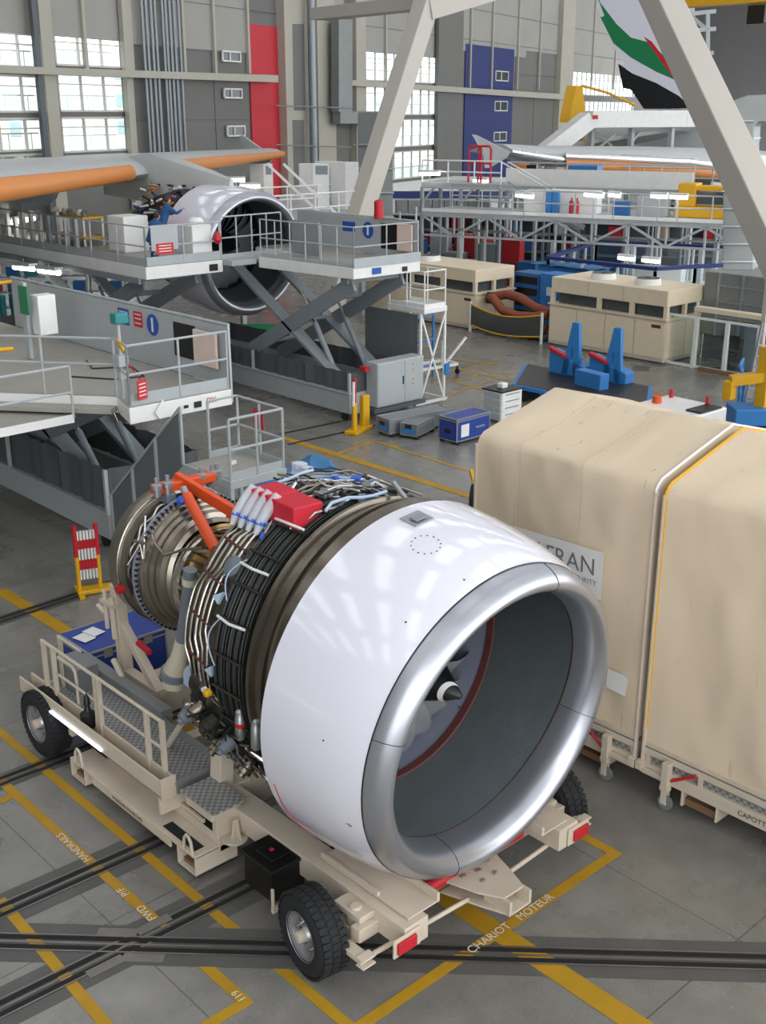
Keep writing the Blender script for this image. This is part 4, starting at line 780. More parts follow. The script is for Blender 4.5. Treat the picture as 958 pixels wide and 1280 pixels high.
# --- white stair tower right of the second lift
T2 = thing('stair_tower', 'white steel access tower with cross braces and grey mesh panel by the control cabinet', 'access tower', (24.9, 25.4, 0))
for x, y in ((24.55, 24.9), (25.45, 24.75), (25.45, 26.3), (24.55, 26.3)): MB().bx(x - .035, x + .035, y - .035, y + .035, 0.05, 3.0 if y > 26 else 2.95).build('leg', 'white2', T2, bevel=.005)
skin([(24.5, 24.7), (25.5, 24.7), (25.5, 26.35), (24.5, 26.35)], 2.9, 3.06, T2, 'white2', 'platform')
MB().bx(24.5, 24.53, 25.0, 27.4, 1.2, 2.85).build('mesh_panel', 'mesh', T2); 
MB().beam((24.55, 24.88, .15), (25.45, 24.75, 2.85), .05, .05).build('brace', 'white2', T2); MB().beam((25.45, 24.75, .15), (24.55, 24.88, 2.85), .05, .05).build('brace', 'white2', T2)
railing(T2, [(24.55, 26.3, 3.06), (24.55, 24.75, 3.06), (25.45, 24.75, 3.06), (25.45, 26.3, 3.06)], 1.1, (1., .5), .024, .85, m='white2', toe=.12)
MB().bx(24.2, 25.6, 24.72, 24.8, .08, .16).bx(24.2, 25.6, 26.3, 26.36, .08, .16).bx(25.45, 25.52, 24.7, 26.4, .08, .16).build('foot_frame', 'white2', T2)
MB().bx(25.42, 25.6, 24.65, 24.75, .9, 1.25).build('switch_box', 'blu', T2)
F2 = thing('wheeled_frame', 'low white tube frame on small casters with a V-shaped prop', 'trolley frame', (27.5, 26.8, 0))
a, bq = Vector(g(470, 472, .35)), Vector(g(572, 455, .35)); u = (bq - a).normalized(); nq = Vector((-u.y, u.x, 0)) * .8
MB().beam(a, bq, .09, .09).beam(a + nq, bq + nq, .09, .09).beam(bq, bq + nq, .09, .09).beam(a, a + nq, .09, .09).build('frame', 'white2', F2)
MB().beam(bq - u * .7, bq - u * .7 + Vector((0, 0, .9)), .07, .07).beam(bq - u * .65, bq + u * .0 + Vector((.2, -.2, .95)), .07, .07).build('prop', 'white2', F2)
for p in (a, bq, a + nq, bq + nq): MB().lathe((p.x - .03, p.y, .1), (1, 0, 0), [(0, .06), (.01, .1), (.06, .1), (.07, .06)], 12).beam((p.x, p.y, .1), (p.x, p.y, .32), .05, .05).build('caster', 'rubber', F2)
F3 = thing('blue_stand', 'slim blue tube stand behind the white access tower', 'stand', g(527, 470))
p = Vector(g(520, 476)); q = Vector(g(541, 470))
for s_ in (p, q): MB().beam(s_, s_ + Vector((0, 0, 2.2)), .06, .06).build('upright', 'blu', F3)
for z in (2.15, 1.3, .4): MB().beam(p + Vector((0, 0, z)), q + Vector((0, 0, z)), .05, .05).build('crossbar', 'blu', F3)
# ================================================================== AIRCRAFT
NW2 = Vector((-.34, .94, 0)).normalized()
def engine2(par, X, Y, Z, s):
    def rg(y, z, r_, t): return ring(X, Y + (y - 7.12) * s, Z + (z - 2.6) * s, r_ * s, t, 72)
    e = MB().loft([rg(*c) for c in ((7.12, 2.55, 1.84, .096), (7.4, 2.56, 1.885, .085), (7.9, 2.58, 1.91, .07), (8.4, 2.6, 1.915, .05), (9.0, 2.62, 1.90, .03), (9.0, 2.62, 1.82, .03))]).build('engine_cowl', 'white', par, smooth=True, sharp=50)
    MB().loft([rg(*c) for c in lipp]).build('intake_lip', 'lip', e, smooth=True, sharp=80)
    MB().loft([rg(*c) for c in ((7.27, 2.597, 1.512, .165), (7.9, 2.7, 1.5, .07), (8.6, 2.81, 1.48, 0))]).build('acoustic_liner', 'liner', e, smooth=True)
    MB().loft([rg(8.6, 2.81, 1.48, 0), rg(9.0, 2.81, 1.47, 0), rg(9.05, 2.81, .3, 0)]).build('fan_duct', 'dark', e, smooth=True)
    me2 = bpy.data.objects['fan_blade'].data
    for k in range(24):
        o = bpy.data.objects.new('fan_blade', me2); COL.objects.link(o); o.parent = e; o.location = Vector((X, Y + (8.78 - 7.12) * s, Z + .21 * s)) - WORLD[e.name]; o.rotation_euler = (0, 2 * PI * k / 24, 0); o.scale = (s, s, s)
    MB().lathe((X, Y + .55 * s, Z + .15 * s), (0, 1, .06), [(0, 0), (.02, .03), (.3, .17), (.7, .32), (1.1, .42), (1.6, .42)], 32).build('spinner', 'black', e, smooth=True)
    return e
A1 = thing('airliner', 'airliner wing with orange leading edge, its white engine hanging between two grey lifts', 'aircraft', (18, 40, 0))
e2 = engine2(A1, 22.7, 31.0, 4.35, 1.10)
def wing(par, le, chord, th, tw, name, m):
    rows = []
    for p, c, h in le:
        p = Vector(p); sec = [(0, 0), (.02, .35), (.08, .62), (.2, .9), (.4, 1), (.6, .85), (.8, .5), (1, .06), (1, 0), (.8, -.05), (.6, -.12), (.4, -.25), (.2, -.35), (.08, -.3), (.02, -.2)]
        rows.append([p + Vector((0, 1, 0)) * c * x + Vector((0, 0, 1)) * h * (z - .1) for x, z in sec])
    return MB().loft(rows, cap=True).build(name, m, par, smooth=True, sharp=60)
def LE(px, py, X): return Vector(ax(px, py, X))
# leading edge survey points out along the wing
l0, l1, l2, l3, l4 = LE(-160, 262, 10.5), LE(0, 240, 14.2), LE(100, 226, 18.2), LE(200, 213, 23.0), LE(356, 193, 36.5)
w1 = wing(A1, [(l0, 11, .85), (l1, 10, .75), (l2, 8.5, .65), (l3, 7, .55), (l4, 3.2, .3)], 0, 0, 0, 'wing', 'wing')
def slat(par, ps, r_, m, name='slat'):
    n = 12; rows = []
    for p, h in ps:
        p = Vector(p); rows.append([p + Vector((0, -.05 + h * .75 * (1 - math.sin(q)) * .8 - h * .1, h * .62 * math.cos(q) + h * .05)) for q in [PI * k / n for k in range(n + 1)]])
    return MB().loft(rows, close=False).build(name, m, par, smooth=True)
slat(A1, [(l0, .66), (l1, .54), (l2, .46), (l2.lerp(l3, .62), .44)], 0, 'worange')
slat(A1, [(l3.lerp(l4, .06), .44), (l3.lerp(l4, .5), .36), (l4, .24)], 0, 'worange')
MB().lathe(l2.lerp(l3, .62) + Vector((0, .22, .03)), (1, .75, 0), [(-.05, .2), (.02, .27), (.14, .18), (.2, .02)], 14).build('slat_end', 'worange', w1, smooth=True)
def fence(par, p, hgt, c, flip=1):
    p = Vector(p)
    return MB().prism([p + Vector((0, .0, 0)), p + Vector((-.5 * flip * 0, c * .75, hgt)), p + Vector((0, c * .98, hgt)), p + Vector((0, c * 1.05, .1)), p + Vector((0, c * .98, -hgt * .75)), p + Vector((0, c * .75, -hgt * .75))], (.07, 0, 0)).build('wingtip_fence', 'wing', par, bevel=.02)
tp = MB().prism([ax(298, 170, 36.5), ax(303, 169, 36.5), ax(331, 189, 36.5), ax(340, 197, 36.5), ax(322, 233, 36.5), ax(307, 233, 36.5), ax(314, 200, 36.5)], (.1, 0, 0)).build('wingtip_fence', 'wing', A1, bevel=.02)
# pylon between wing and engine
py = []
for y, zt, zb, hw in ((31.9, 6.62, 6.3, .10), (33.2, 6.85, 6.0, .36), (34.8, 7.1, 5.8, .46), (36.5, 7.35, 5.7, .46), (39.5, 7.0, 5.8, .4)):
    py.append([(22.7 + a * hw, y, z) for a, z in ((-1, zb), (-1, zt - .25), (-.6, zt), (.6, zt), (1, zt - .25), (1, zb))])
MB().loft([[Vector(p) for p in r_] for r_ in py], cap=True).build('pylon', 'wing', A1, smooth=True, sharp=50)
MB().prism([ax(138, 203, 22.0), ax(192, 207, 22.5), ax(202, 204, 23.5), ax(150, 199, 24)], (0, 0, .08)).build('blue_panel_cover', 'wblue', A1)
# open fan cowl area: dark pipework of the hung engine
MB().lathe((22.7, 33.0, 4.55), (0, 1, 0), [(0, 1.6), (.1, 1.78), (1.4, 1.74), (2.6, 1.5), (3.6, 1.2), (4.6, .9), (5.4, .6)], 32).build('engine_core', 'dark', A1, smooth=True)
r3 = random.Random(11)
for k in range(60):
    q = R(r3.uniform(92, 185)); y = r3.uniform(33.2, 36.0); rr = 1.84
    c_ = Vector((22.7 + rr * math.cos(q), y, 4.55 + rr * math.sin(q)))
    MB().tube([c_, c_ + Vector((r3.uniform(-.2, .2), r3.uniform(-.1, .6), r3.uniform(-.2, .1)))], .04, 6).build('engine_pipe', r3.choice(('alu', 'dark', 'worange', 'wblue', 'white2')), A1)
bel = []
for y, cx_, rx, rz in ((39, 17.5, .6, .3), (40.5, 16.5, 4.5, 1.0), (44, 15, 6.5, 1.5), (50, 14, 7, 1.7), (60, 13, 6, 1.6), (66, 13, 2, .6)):
    bel.append([Vector((cx_ + rx * math.cos(q), y, 5.9 + rz * math.sin(q))) for q in [2 * PI * k / 28 for k in range(28)]])
MB().loft(bel, cap=True).build('belly_fairing', 'mgrey', A1, smooth=True)
# second aircraft: wing, fuselage end and fin
A2 = thing('airliner', 'airliner with green white black and red tail fin and chrome-edged wing at the right', 'aircraft', (70, 50, 0))
t0 = Vector(g(640, 196, 7.0)); tipY = Vector((47.5, 43.9, 7.0))
W0, W1, W2, W3 = dp(640, 190, 66), dp(705, 200, 68), dp(860, 209, 74), dp(1010, 222, 80)
w2 = wing(A2, [(W0, 3.4, .5), (W1, 4.6, .85), (W2, 8.5, 1.35), (W3, 12, 2.0)], 0, 0, 0, 'wing', 'wing')
slat(A2, [(W0, .30), (W1, .42)], 0, 'chrome', 'tip_edge')
slat(A2, [(W1 + Vector((0, -.1, .2)), .36), (W2 + Vector((0, -.1, .3)), .5), (W3, .7)], 0, 'chrome', 'upper_edge')
slat(A2, [(W1 + Vector((0, -.15, -.25)), .5), (W2 + Vector((0, -.15, -.25)), .62), (W3 + Vector((0, 0, -.3)), .8)], 0, 'worange')
MB().prism([dp(590, 168, 66.4), dp(596, 169, 66.4), dp(638, 190, 66), dp(634, 197, 66), dp(613, 210, 66.4), dp(606, 210, 66.4), dp(604, 193, 66.4)], (.15, .1, 0)).build('wingtip_fence', 'wing', A2, bevel=.02)
FD = Vector((.34, -.94, 0))
# flat-sided fin, its colour bands each a panel standing on both faces
fP = Vector(dp(800, 100, 88)); fn = NU
def fp_(x, y): return pl(x, y, fn, fn.dot(fP))
th = fn * .42
def finpoly(pts, m, name, k): MB().prism([fp_(*p) - th * (.5 + k) for p in pts], th * (1 + 2 * k)).build(name, m, A2)
finpoly([(735, -40), (868, -40), (868, 74), (917, 134), (905, 137), (820, 137), (794, 112), (782, 82), (766, 55), (752, 20)], 'white', 'tail_fin', 0)
finpoly([(734, -42), (757, 20), (752, 22), (758, 34), (768, 54), (790, 72), (822, 90), (845, 100), (852, 90), (832, 70), (812, 53), (790, 47), (772, 30), (752, 4), (738, -42)], 'fgreen', 'green_band', .02)
finpoly([(806, 46), (816, 52), (840, 84), (862, 122), (852, 112), (843, 98), (826, 74)], 'fred', 'red_band', .035)
finpoly([(774, 80), (792, 92), (822, 104), (850, 120), (866, 135), (838, 136), (806, 136), (790, 112), (780, 110)], 'fblack', 'black_band', .025)
finpoly([(886, 112), (902, 124), (912, 135), (894, 135)], 'fred', 'red_band', .03)
rows = []
for x, y, r_ in ((905, 205, 4.2), (840, 196, 3.7), (780, 187, 2.6), (735, 180, 1.5), (700, 176, .5)):
    c_ = dp(x, y, 88 + (905 - x) * .02); d = FD; rows.append([c_ + (NU * math.cos(q) + UP * math.sin(q)) * r_ for q in [2 * PI * k / 28 for k in range(28)]])
MB().loft(rows, cap=True).build('fuselage', 'wing', A2, smooth=True)
MB().prism([dp(716, 184, 84), dp(850, 163, 84), dp(870, 166, 86), dp(760, 187, 87)], (0, 0, .35)).build('tailplane', 'wing', A2, bevel=.05)
# ================================================================== HANGAR WALLS, WINDOWS, STRUTS
DW = 60.0
def aw(x, y, off=0.): return pl(x, y, NW, DW - off)
U = NU
ZC = 36.0; SL, SR = -32.0, 235.0
def wallpt(s, z, off=0.): return NW * (DW - off) + U * s + UP * z
def sx(x, y=120): return aw(x, y).dot(U)
# openings (pixel extents on the far wall)
wins = [(-40, 50, 40, 84), (-40, 56, 93, 141), (-40, 60, 147, 190), (-40, 66, 193, 222), (72, 155, 42, 84), (74, 157, 93, 140), (76, 159, 146, 190), (80, 160, 193, 222),
        (457, 546, 67, 103), (457, 546, 109, 144), (457, 546, 149, 184), (457, 546, 189, 224), (694, 698, 92, 118), (694, 698, 124, 178), (715, 792, 92, 120), (715, 792, 127, 142)]
def zz(x, y): return aw(x, y).z
cols = {}
for x0, x1, y0, y1 in wins: cols.setdefault((x0, x1) if x0 > 0 else (-40, 60), []).append((x0, x1, y0, y1))
# wall built as strips around the window bays
def slab(s0, s1, z0, z1, m, name, off=0., t=.4, par=None):
    a = wallpt(s0, z0, off); bq = wallpt(s1, z0, off)
    b = MB().prism([a, bq, wallpt(s1, z1, off), wallpt(s0, z1, off)], NW * t)
    return b.build(name, m, par)
def bay(x): return sx(x)
bays = [(-40, 60, [(40, 84), (93, 141), (147, 190), (193, 222)]), (73, 158, [(42, 84), (93, 140), (146, 190), (193, 222)]), (457, 547, [(67, 103), (109, 144), (149, 184), (189, 224)]), (694, 698, [(92, 178)]), (715, 793, [(92, 120), (127, 142)])]
wall = None
prev = SL; edges = []
zsp = zz(300, 62)
wallmb = MB(); 
def wadd(s0, s1, z0, z1): wallmb.prism([wallpt(s0, z0), wallpt(s1, z0), wallpt(s1, z1), wallpt(s0, z1)], NW * .4)
winlist = []
for x0, x1, ys in bays:
    s0, s1 = sx(x0), sx(x1); xm = (x0 + x1) / 2
    wadd(prev, s0, 0, ZC); zs_ = [(zz(xm, b_), zz(xm, a_)) for a_, b_ in ys][::-1]; zl = 0
    for za, zb_ in zs_: wadd(s0, s1, zl, za); winlist.append((s0, s1, za, zb_, x0)); zl = zb_
    wadd(s0, s1, zl, ZC); prev = s1
wadd(prev, SR, 0, ZC)
wall = wallmb.build('wall_far', 'concrete', None); wall['kind'] = 'structure'
def on_wall(poly, m, name, off, t): return MB().prism([aw(*p, off) for p in poly], NW * t).build(name, m, wall)
def wbox(s0, s1, z0, z1, m, name, off, t=.3): return slab(s0, s1, z0, z1, m, name, off, t, wall)
# pale corrugated cladding above, in panels
for x0, x1 in ((160, 312), (347, 430), (548, 655), (655, 700), (793, 880)):
    y = 62 if x0 < 400 else 66
    wbox(sx(x0), sx(x1), zz((x0 + x1) / 2, y), ZC, 'conc2', 'upper_cladding', .1, .1)
for x0, x1, y in ((-60, 160, 40), (440, 548, 63), (697, 793, 88)): wbox(sx(x0), sx(x1), zz(max(0, x0), y), ZC, 'conc2', 'upper_cladding', .1, .1)
for x in (108, 165, 230, 268, 310, 480, 510, 560, 585, 612, 644, 671, 737, 765): wbox(sx(x) - .15, sx(x) + .15, zz(x, 92 + (x > 400) * 20), ZC, 'colm', 'wall_mullion', .35, .3)
for z_ in (13.5, 17.0, 20.5): wbox(sx(160), sx(900), z_, z_ + .06, 'dgrey', 'panel_joint', .13, .05)
for y, x in ((150, 268), (190, 268)): wbox(sx(160), sx(345), zz(x, y), zz(x, y) + .07, 'dgrey', 'panel_joint', .05, .05)
wbox(sx(268) - .04, sx(268) + .04, 4, 14, 'dgrey', 'panel_joint', .05, .05); wbox(sx(668) - .05, sx(668) + .05, 4, 12, 'dgrey', 'panel_joint', .05, .05)
wbox(sx(312), sx(347), 0, zz(330, 32), 'wred', 'red_panel', .15, .1); wbox(sx(580), sx(640), 0, zz(610, 58), 'wblue', 'blue_panel', .15, .1)
# small ribbon windows on the walls
n_ = 0
for x0, x1, y0, y1 in ((277, 300, 63, 77), (277, 300, 110, 123), (279, 302, 157, 171), (617, 633, 88, 101), (617, 633, 126, 139), (617, 633, 165, 177)):
    n_ += 1; s0, s1, z0, z1 = sx(x0), sx(x1), zz(x0, y1), zz(x0, y0)
    f = MB()
    for a, bq, c_, d_ in ((s0, s1, z0, z0 + .12), (s0, s1, z1 - .12, z1), (s0, s0 + .12, z0, z1), (s1 - .12, s1, z0, z1), ((s0 + s1) / 2 - .06 - .25, (s0 + s1) / 2 + .06 - .25, z0, z1)):
        f.prism([wallpt(a, c_, .3), wallpt(bq, c_, .3), wallpt(bq, d_, .3), wallpt(a, d_, .3)], NW * .15)
    o = f.build('window_%d' % n_, 'white2', None); o['kind'] = 'structure'
    MB().prism([wallpt(s0 + .1, z0 + .1, .2), wallpt(s1 - .1, z0 + .1, .2), wallpt(s1 - .1, z1 - .1, .2), wallpt(s0 + .1, z1 - .1, .2)], NW * .05).build('pane', 'glassd', o)
# tall glazing
for s0, s1, za, zb_, x0 in winlist:
    n_ += 1; f = MB(); W = s1 - s0
    def fr(a, bq, c_, d_, o_=.05, t=.2): f.prism([wallpt(a, c_, o_), wallpt(bq, c_, o_), wallpt(bq, d_, o_), wallpt(a, d_, o_)], NW * t)
    fr(s0, s1, za, za + .14); fr(s0, s1, zb_ - .14, zb_); fr(s0, s0 + .14, za, zb_); fr(s1 - .14, s1, za, zb_)
    k = max(1, round(W / 2.3))
    for i in range(1, k): fr(s0 + W * i / k - .06, s0 + W * i / k + .06, za, zb_)
    fr(s0, s1, zb_ - .75, zb_ - .67)
    o = f.build('window_%d' % n_, 'winf', None); o['kind'] = 'structure'
    MB().prism([wallpt(s0 + .1, za + .1, -.1), wallpt(s1 - .1, za + .1, -.1), wallpt(s1 - .1, zb_ - .1, -.1), wallpt(s0 + .1, zb_ - .1, -.1)], NW * .02).build('pane', 'glass', o)
    if W > 3:
        b = MB(); b.prism([wallpt(s0, za + 1.1, -1.2), wallpt(s1, za + 1.1, -1.2), wallpt(s1, za + 1.18, -1.2), wallpt(s0, za + 1.18, -1.2)], NW * .05)
        j = s0
        while j < s1: b.prism([wallpt(j, za - .3, -1.2), wallpt(j + .05, za - .3, -1.2), wallpt(j + .05, za + 1.1, -1.2), wallpt(j, za + 1.1, -1.2)], NW * .05); j += 2.2
        b.build('outside_balustrade', 'winf', o); MB().prism([wallpt(s0, za - .2, -1.22), wallpt(s1, za - .2, -1.22), wallpt(s1, za + 1.05, -1.22), wallpt(s0, za + 1.05, -1.22)], NW * .02).build('balustrade_glass', 'fglass', o) if False else None
        MB().prism([wallpt(s0, za - .5, -.45), wallpt(s1, za - .5, -.45), wallpt(s1, za - .3, -.45), wallpt(s0, za - .3, -.45)], NW * 1.2).build('balcony_slab', 'winf', o)
# long horizontal crane-way beam, columns, pipes
bmy = MB().prism([aw(-60, 80, 1.2), aw(348, 94, 1.2), aw(348, 103, 1.2), aw(-60, 89, 1.2)], NW * .5).build('wall_beam', 'colm', wall)
MB().prism([aw(440, 100, 1.2), aw(725, 119, 1.2), aw(725, 126, 1.2), aw(440, 107, 1.2)], NW * .5).build('wall_beam', 'colm', wall)
def column(x0, x1, ybot, off, t, m='colm', name='column'):
    s0, s1 = pl(x0, 120, NW, DW - off).dot(U), pl(x1, 120, NW, DW - off).dot(U)
    o = slab(s0, s1, 0, ZC, m, name, off, t); o['kind'] = 'structure'; return o
column(50, 56, 0, .9, .3, 'dgrey'); column(58, 73, 0, .8, .8); column(358, 388, 0, .9, .9); column(398, 420, 0, .8, .8); column(446, 458, 0, .7, .7); column(548, 578, 0, .7, .4, 'concrete'); column(700, 715, 0, .8, .8); column(880, 958, 0, 2.5, 2, 'dgrey'); column(160, 168, 0, .6, .4)
for a, bq in ((358, 374),):
    for y0, y1 in ((30, 138), (150, 232)):
        on_wall([(a + 8, y0), (bq + 6, y0), (bq + 8, y1), (a + 10, y1)], 'concrete', 'column_recess', .93, .02)
for grp in ((176, 181, 187, 192), (201, 205, 210, 215, 221)):
    for x in grp:
        s0 = sx(x); MB().tube([wallpt(s0, 0, .6), wallpt(s0, ZC, .6)], .13, 8).build('wall_pipe', 'pipe', wall, smooth=True)
pp = pl(391, 120, NW, DW - 1.6); MB().tube([Vector((pp.x, pp.y, 0)), Vector((pp.x, pp.y, ZC))], .38, 14).build('downpipe', 'pipe', wall, smooth=True)
for y in (132, 181): MB().tube([aw(345, y, 2.3), aw(440, y + 3, 2.3)], .06, 6).build('conduit', 'pipe', wall)
# galvanised ducting between the columns
dk = thing('air_duct', 'galvanised duct dropping from the wall and stepping right to the slanted strut', 'duct', aw(436, 150, 2.2)); 
MB().prism([aw(424, 24, 2.2), aw(441, 24, 2.2), aw(441, 140, 2.2), aw(424, 140, 2.2)], NW * .9).prism([aw(426, 139, 2.2), aw(478, 139, 2.2), aw(478, 155, 2.2), aw(426, 155, 2.2)], NW * .9).build('duct_run', 'galv', dk, bevel=.05)
dvt = dp(478, 200, 62); 
MB().prism([dp(472, 140, 60), dp(492, 140, 60), dp(492, 345, 60), dp(472, 345, 60)], NW * 1.2).build('duct_drop', 'galv', dk, bevel=.05)
for k in range(5):
    MB().prism([dp(471, 180 + k * 30, 59.9), dp(493, 180 + k * 30, 59.9), dp(493, 182 + k * 30, 59.9), dp(471, 182 + k * 30, 59.9)], NW * 1.4).build('flange', 'alu', dk)
# slanted roof struts
def strut(p, q, w_, label):
    p, q = Vector(p), Vector(q); p = q + (p - q) * (q.z / (q.z - p.z)) if p.z < q.z else p
    o = MB().beam(p, q, w_, w_ * 1.1).build('roof_strut', 'strut', None, bevel=.04); o['kind'] = 'structure'; return o
strut(dp(428, 338, 50), dp(555, -65, 50), .80, ''); strut(dp(992, 352, 31), dp(789, -80, 40), .9, '')
bq = MB().beam(dp(398, 18, 58), dp(545, 2, 50.5), 1.0, .55).build('roof_beam', 'strut', None); bq['kind'] = 'structure'
bq = MB().beam(dp(530, 10, 50), dp(700, -40, 54), 1.0, 1.0).build('roof_beam', 'strut', None); bq['kind'] = 'structure'
# other walls and the ceiling with its rooflights
def plane_struct(name, pts, m, par=None):
    o = MB().prism(pts[0], pts[1]).build(name, m, par); o['kind'] = 'structure'; return o
lw = wallpt(SL, 0)
ceil_ = MB().prism([wallpt(SL, ZC), wallpt(SR, ZC), wallpt(SR, ZC) - NW * 92, wallpt(SL, ZC) - NW * 92], (0, 0, .3)).build('ceiling', 'conc2', None); ceil_['kind'] = 'structure'
rw = MB().prism([wallpt(SR, 0), wallpt(SR, ZC), wallpt(SR, ZC) - NW * 92, wallpt(SR, 0) - NW * 92], U * .4).build('wall_right', 'darkw', None); rw['kind'] = 'structure'
M['skyl'] = mat('rooflight', '#f4f7ff', .5, 0, 0, emit=SKYL)
for r_ in range(10):
    for k in range(12):
        c_ = NW * (-26 + r_ * 9.2) + U * (-22 + k * 17) + UP * (ZC - .12)
        MB().prism([c_ - U * 6.2 - NW * 1.5, c_ + U * 6.2 - NW * 1.5, c_ + U * 6.2 + NW * 1.5, c_ - U * 6.2 + NW * 1.5], (0, 0, .05)).build('rooflight', 'skyl', ceil_)
        gb_ = MB()
        for j in range(5): e = c_ + U * (-6.2 + 3.1 * j); gb_.beam(e - NW * 1.6 - UP * .1, e + NW * 1.6 - UP * .1, .3, .2)
        gb_.build('glazing_bar', 'dgrey', ceil_)
lwl = MB().prism([wallpt(SL, 0), wallpt(SL, ZC), wallpt(SL, ZC) - NW * 54, wallpt(SL, 0) - NW * 54], U * -.4).build('wall_left', 'concrete', None); lwl['kind'] = 'structure'
# building outside
ob = thing('facade_building', 'pale building with rows of blue-tinted windows seen through the tall glazing', 'building', NW * 112 + U * 60)
MB().prism([NW * 112 + U * -10 + UP * -2, NW * 112 + U * 330 + UP * -2, NW * 112 + U * 330 + UP * 17, NW * 112 + U * -10 + UP * 17], NW * 8).build('wall', 'facade', ob)
for k in range(58):
    for z in (2.2, 5.8, 9.4, 13):
        s0 = -6 + k * 5.2; MB().prism([NW * 111.95 + U * s0 + UP * z, NW * 111.95 + U * (s0 + 1.9) + UP * z, NW * 111.95 + U * (s0 + 1.9) + UP * (z + 1.7), NW * 111.95 + U * s0 + UP * (z + 1.7)], NW * .1).build('window', 'fglass', ob)
# right galvanised duct and box
# ================================================================== FAR DOCK GANTRY
def ad(x, y, d=52.): return pl(x, y, NU, d)
def dpt(s, z, d=52.): return NU * d + NW * s + UP * z
def ds(x, y=270, d=52.): return ad(x, y, d).dot(NW)
GA = thing('dock_gantry', 'grey steel truss walkway with handrails running behind the beige air units', 'gantry', dpt(ds(720), 0))
sA, sB = ds(528), ds(935)
def dbox(s0, s1, z0, z1, d0, d1, m, name, par, bevel=0):
    return MB().prism([dpt(s0, z0, d0), dpt(s1, z0, d0), dpt(s1, z1, d0), dpt(s0, z1, d0)], NU * (d1 - d0)).build(name, m, par, bevel=bevel)
zd = 4.15
dbox(sA, sB, zd - .14, zd, 52, 55.5, 'lgrey', 'deck', GA); dbox(sA, sB, zd - .02, zd + .14, 51.96, 52, 'white2', 'toe_plate', GA)
for d in (52.0, 55.0):
    for z in (3.02, 3.95): MB().beam(dpt(sA, z, d), dpt(sB, z, d), .10, .10).build('truss_chord', 'lgrey', GA)
    n = 9; L = (sB - sA) / n
    for k in range(n + 1 if d < 53 else 0):
        MB().beam(dpt(sA + k * L, 3.02, d), dpt(sA + k * L, 3.95, d), .08, .08).build('truss_post', 'lgrey', GA)
        if k < n:
            a, bq = (3.02, 3.95) if k % 2 else (3.95, 3.02); MB().beam(dpt(sA + k * L, a, d), dpt(sA + (k + 1) * L, bq, d), .10, .10).build('truss_diagonal', 'lgrey', GA)
    for px in (576, 694, 795, 882):
        s0 = ds(px); MB().beam(dpt(s0, 0, d), dpt(s0, 3.02, d), .2, .2).build('leg', 'lgrey', GA)
railing(GA, [dpt(sA, zd, 52.1), dpt(sB, zd, 52.1)], 1.1, (1., .5), .035, 1.5); railing(GA, [dpt(sA, zd, 55.3), dpt(sB, zd, 55.3)], 1.1, (1., .5), .035, 2.2)
# upper staging, left
GU = thing('upper_staging', 'short upper staging with rails and stair above the truss walkway, under the far wing tip', 'staging', dpt(ds(600), 4.15, 57))
u0, u1 = ds(527, 240, 56.), ds(625, 245, 56.)
dbox(u0, u1, 5.0, 5.25, 56, 58.5, 'lgrey', 'deck', GU)
for s0 in (u0, (u0 + u1) / 2, u1):
    for d in (56.1, 58.4): MB().beam(dpt(s0, 0, d), dpt(s0, 5.0, d), .15, .15).build('leg', 'lgrey', GU); 
    MB().beam(dpt(s0, 4.2, 56.1), dpt(s0 - .7, 5.0, 56.1), .1, .1).build('knee_brace', 'lgrey', GU)
railing(GU, [dpt(u0, 5.25, 56.1), dpt(u1, 5.25, 56.1)], 1.1, (1., .5), .04, 1.3, m='white2')
for d in (56.2, 57.0): MB().beam(dpt(u1, 5.25, d), dpt(u1 - 4.2, 3.2, d), .06, .25).build('stair_stringer', 'lgrey', GU); MB().tube([dpt(u1, 6.3, d), dpt(u1 - 4.2, 4.25, d)], .035, 6).build('stair_rail', 'white2', GU)
GP = thing('wing_staging', 'long white-sided staging deck below the far wing with clutter on it', 'staging', dpt(ds(740), 0, 60))
v0, v1 = ds(632, 240, 60.), ds(865, 245, 60.)
dbox(v0, v1, 5.0, 5.85, 60, 60.1, 'white2', 'side_panel', GP); dbox(v0, v1, 4.8, 5.0, 60, 63, 'lgrey', 'deck', GP)
for k in range(7): s0 = v0 + (v1 - v0) * k / 6; MB().beam(dpt(s0, 0, 60.3), dpt(s0, 4.8, 60.3), .18, .18).build('leg', 'lgrey', GP)
railing(GP, [dpt(v0, 5.0, 60.2), dpt(v1, 5.0, 60.2)], 1.15, (1., .5), .04, 1.8)
r7 = random.Random(4)
def dthing(px, py0, py1, w, d, dep, m, name, label, cat, zb=None, group=None, par=None):
    s0 = ds(px, (py0 + py1) / 2, d); z0 = ad(px, py1, d).z if zb is None else zb; z1 = ad(px, py0, d).z
    o = dbox(s0 - w / 2, s0 + w / 2, z0, z1, d, d + dep, m, name, None, .03); tag(o, label, cat, group); return o
dthing(729, 207, 219, 1.6, 60.6, 1.0, 'blu', 'plastic_bin', 'bright blue bin on the staging below the far wing', 'bin', 5.0)
dthing(651, 205, 224, .6, 60.6, .6, 'worange', 'orange_case', 'dark case with orange side on the staging below the blue wall panel', 'case', 5.0)
dthing(665, 206, 224, .6, 60.6, .6, 'black', 'black_case', 'black case right of the orange-sided case on the staging', 'case', 5.0)
for k, (px, m_, lb) in enumerate(((672, 'white2', 'left'), (716, 'white2', 'mid'), (815, 'lgrey', 'right'))):
    nm = ('pale cabinet on the truss walkway behind the fire extinguishers', 'wide white cabinet on the truss walkway, beneath the left pair of lamps', 'light grey cabinet on the truss walkway beneath the right pair of lamps')[k]
    dthing(px, (238, 238, 246)[k], 262, (1.4, 2.4, 1.4)[k], 53.6, .8, m_, 'wall_cabinet', nm, 'cabinet', zd)
